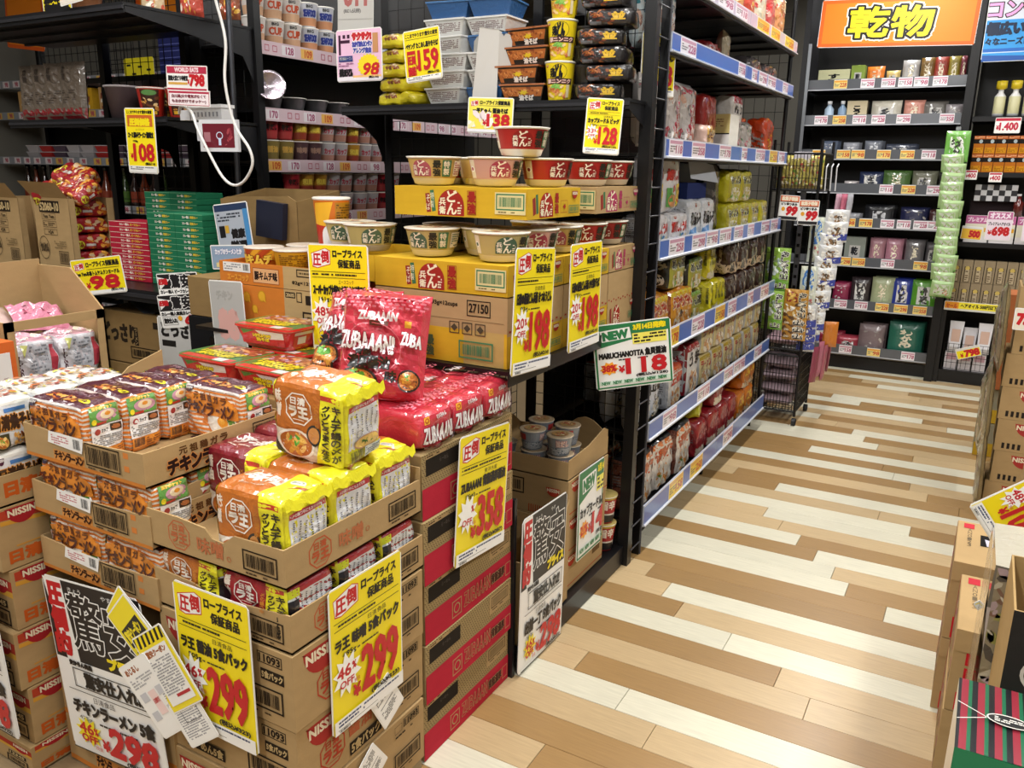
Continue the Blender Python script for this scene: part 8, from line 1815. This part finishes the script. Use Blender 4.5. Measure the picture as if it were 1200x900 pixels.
for i, z in enumerate(CZ):
    tt = thing('cup_shelf', 'black shelf with whitish price rail holding cup noodles, %s from the floor' % ORD[i], 'shelf', (-3.02, 2.93, z))
    mb = MB(); mb.box(-.445, 0, -.012, -.01, 2.5, 0, BK); mb.build('shelf_plate', tt)
    for k in (0, 1):
        mb = MB(); mb.box(-.01, 1.155 * k, -.05, 0, 1.15 + 1.155 * k, .01, 'CBB4BC', 'rail'); rl(i + k * 3).put(mb, plane((0, 1.155 * k, -.05), (0, 1.15, 0), (0, 0, .06)), 'rail'); mb.build('price_rail', tt)
def cn(c, word, wc, band=None):
    s = Sheet(320, 110, None, step=11); s.rect(0, 0, 320, 110, c)
    if band: s.rect(0, 70, 320, 110, band)
    for x in (20, 130, 240): s.text(word, x, 30, 66, 34, wc, bold=2); s.text('BIG', x + 14, 6, 30, 14, '3A3A3A', bold=.8) if word in ('CUP', 'SEAFOOD') else None
    return s
CB_ = {'a': cup(.042, .055, .112, 'C9C2BC', 'D4CEC6', cn('CCC6C0', 'CUP', 'C0502E', 'C8A080'), n=22).mesh('cup_noodle'), 'b': cup(.042, .055, .112, 'C2C4CC', 'D4CEC6', cn('C6C8D0', 'SEAFOOD', '2A3A8A', 'C9906A'), n=22).mesh('cup_noodle'),
       'c': cup(.034, .046, .1, '6A5A34', 'A89A8A', cn('7A6A3A', '醤油', 'C9A04A'), n=18).mesh('cup_noodle'), 'd': cup(.034, .046, .1, 'A8A4A8', 'B5AFA8', cn('ABA6A8', 'カップ', 'A83A4A', 'A87A6A'), n=18).mesh('cup_noodle'), 'e': cup(.034, .046, .1, '8E1E28', 'A8A09A', cn('8E1E28', '辛だし', '1A1214', 'A03A3A'), n=18).mesh('cup_noodle'),
       'f': cup(.034, .046, .1, '4A3438', 'A89A8A', cn('4A3438', '味噌', '9A7A6A'), n=18).mesh('cup_noodle'), 'g': cup(.034, .046, .1, 'A87A2A', 'B5A890', cn('A87A2A', '和風', 'D9C04A', '8A3A2A'), n=18).mesh('cup_noodle')}
nm_ = {'a': 'white cup noodle with red letters', 'b': 'white cup noodle with blue letters', 'c': 'dark gold cup noodle', 'd': 'pale cup noodle with red print', 'e': 'red cup noodle with black characters', 'f': 'dark brown cup noodle', 'g': 'amber cup noodle'}
for zi, hh, seq, y0, stp in ((6, .1145, 'aaabb', 2.97, .118), (4, .103, 'ccffddgdd', 3.03, .1), (3, .103, 'eeffdd', 3.06, .1), (3, .103, 'dded', 3.68, .1)):
    for j in (0, 1):
        for i, k in enumerate(seq):
            kk = k if j == 0 or zi == 6 else {'c': 'e', 'f': 'g', 'd': 'd', 'g': 'g', 'e': 'e'}[k]
            if zi == 3 and j == 1 and i == 0 and y0 < 3.1: continue
            o = link('cup_noodle', CB_[kk], None, (-3.085, y0 + stp * i, CZ[zi] + .001 + hh * j), (0, 0, HP - .5)); tag(o, '%s, %s layer, %s cup shelf, %s %s' % (nm_[kk], ['lower', 'upper'][j], ORD[zi], ORD[i], 'past the gap' if y0 > 3.5 else 'along'), 'cup noodle', 'cup noodles on the %s shelf' % ORD[zi])
BB_ = cup(.05, .07, .07, '4A4A4C', 'C9C2BC', None, n=20).mesh('bowl_cup')
for i in range(4): tag(link('bowl_cup', BB_, None, (-3.1, 3.05 + .16 * i, CZ[5] + .001)), 'dark bowl cup on the sixth cup shelf, %s from the near end' % ORD[i], 'noodle bowl', 'dark bowl cups')
mb = MB(); mb.lathe([(0, 0), (.03, .005), (.062, .03), (.07, .05), (.06, .045), (.02, .02), (0, .018)], 'C9BCC8', 'foil', 18); tag(mb.build('foil_dish', None, (-3.03, 2.99, 1.95), (0, 1.3, -.6)), 'round crinkled foil dish leaning out from the cup shelf', 'dish')

# ---------------------------------------------------------------- far aisle at the left
t = thing('far_shelving', 'black shelving far behind the left display with bottles and tubs', 'shelf unit', (-5.9, 4.1, 0))
for z in (.5, .9, 1.28, 1.63, 1.98, 2.22):
    mb = MB(); mb.box(-1.4, 0, z - .02, 1.35, .45, z, BK); mb.build('shelf_plate', t)
    mb = MB(); s = Sheet(2750, 60, '8A8E96'); r = random.Random(int(z * 100))
    for k in range(18): x = 30 + k * 150 + r.uniform(0, 40); s.rect(x, 6, x + 90, 54, r.choice(['DCD4D8', 'DCD4D8', 'D8B050'])); s.text('98', x + 30, 14, 40, 32, 'B0405A', bold=2)
    mb.box(-1.4, -.008, z - .05, 1.35, 0, z + .01, '8A8E96', 'rail'); s.put(mb, plane((-1.4, -.009, z - .05), (2.75, 0, 0), (0, 0, .06)), 'rail'); mb.build('price_rail', t)
mb = MB(); mb.box(-1.4, .45, 0, 1.35, .48, 2.25, '101012', 'black'); mb.build('back_panel', t)
for x in (-1.38, -.5, .45, 1.3): mb = MB(); mb.box(x, .4, 0, x + .04, .46, 2.9, BK); mb.build('post', t)
mb = MB(); wiregrid(mb, (-1.4, .43, 2.25), (2.7, 0, 0), (0, 0, .6), 34, 8, .003); mb.build('wire_mesh', t)
BTL = {}
for c, k in (('2A1612', 'dark'), ('6A2A14', 'amber'), ('2A3A1A', 'green')):
    mb = MB(); mb.lathe([(0, 0), (.04, 0), (.042, .02), (.042, .13), (.016, .2), (.014, .26), (.019, .262), (.019, .3), (0, .3)], c, 'glass', 14, [c] * 5 + ['0E0E10'] * 3); mb.lathe([(.0425, .03), (.0427, .11)], 'B5301E', 'card', 14, ['8A3A24' if k != 'green' else '4A6A2A']); BTL[k] = mb.mesh('sauce_bottle')
for i in range(16):
    k = ['dark', 'amber', 'dark', 'green'][i % 4]; tag(link('sauce_bottle', BTL[k], None, (-7.1 + .115 * i, 4.2, 1.281)), '%s glass sauce bottle in the far left row, %s from the left' % (k, ORD[i]), 'bottle', 'sauce bottles in the far row')
for i in range(12):
    c = ['B5B0B4', 'B5302E', '5A4A5A', 'B8B4B8'][i % 4]; mb = slope_tray('tub', .16, .12, .05, c, 'C9C4C8')
    for j in (0, 1): tag(link('tub', mb, None, (-6.9 + .18 * i, 4.2, 1.631 + .051 * j)), '%s tub on the far left shelf, %s layer, %s from the left' % (['pale', 'red', 'plum', 'light grey'][i % 4], ['lower', 'upper'][j], ORD[i]), 'tub', 'tubs on the far left shelf')
for i in range(9):
    c = ['C9A06A', '5A5E66', 'D8D4D0', 'D9A82A'][i % 4]; mb = carton(.18, .12, .17, c, (lambda s: (s.blobs(10, 20, 90, 90, [c, 'E8E0D0', '8A4A3A'], 12, 6, 18, i), s)[-1])(Sheet(100, 100, None))); tag(mb.build('food_box', None, (-7.0 + .26 * i, 4.14, 1.981)), '%s food box on the upper far left shelf, %s from the left' % (['tan', 'slate', 'white', 'yellow'][i % 4], ORD[i]), 'box', 'food boxes on the upper far left shelf')
s = Sheet(300, 300, 'E0601E'); s.rect(14, 14, 286, 286, 'F08A20')
sign('hanging_sign', 'orange sign panel above the far left shelving, nearer the left edge', s, (-6.55, 4.0, 2.68), 0, -.12, .48, .5, cat='sign', base='E0601E')
sign('hanging_sign', 'orange sign panel above the far left shelving, behind the first one', s, (-5.2, 4.3, 2.7), 0, -.1, .9, .42, cat='sign', base='E0601E')
s = Sheet(100, 60, 'EFE02A'); [s.rect(8 + (i * 17) % 80, 8 + (i * 13) % 44, 22 + (i * 17) % 80, 11 + (i * 13) % 44, INK) for i in range(10)]
sign('hanging_sign', 'yellow sign with black marks seen through the wire behind the left display', s, (-5.35, 4.05, 2.18), 0, 0, .32, .28, cat='sign', base='EFE02A')
mb = carton(.3, .2, .22, '23285A', (lambda s: ([s.rect(4, 10 + i * 34, 296, 14 + i * 34, '5A60A0') for i in range(6)], s)[-1])(Sheet(300, 220, '23285A')))
o = mb.build('navy_box', None, (-4.05, 3.2, 2.05)); tag(o, 'navy striped box behind the wire panel of the left display', 'box')
q = MB(); q.box(-4.5, 3.0, 2.02, -3.52, 3.45, 2.048, BK); rs0 = thing('rear_shelf', 'black rear shelf behind the wire panel of the left display', 'shelf'); q.build('shelf_plate', rs0)
q = MB(); wiregrid(q, (-4.45, 3.44, .5), (0, 0, 1.53), (.88, 0, 0), 8, 12, .003); 
for x in (-4.45, -3.6): q.box(x, 3.4, 0, x + .04, 3.44, 2.02, BK)
q.build('wire_frame', rs0)
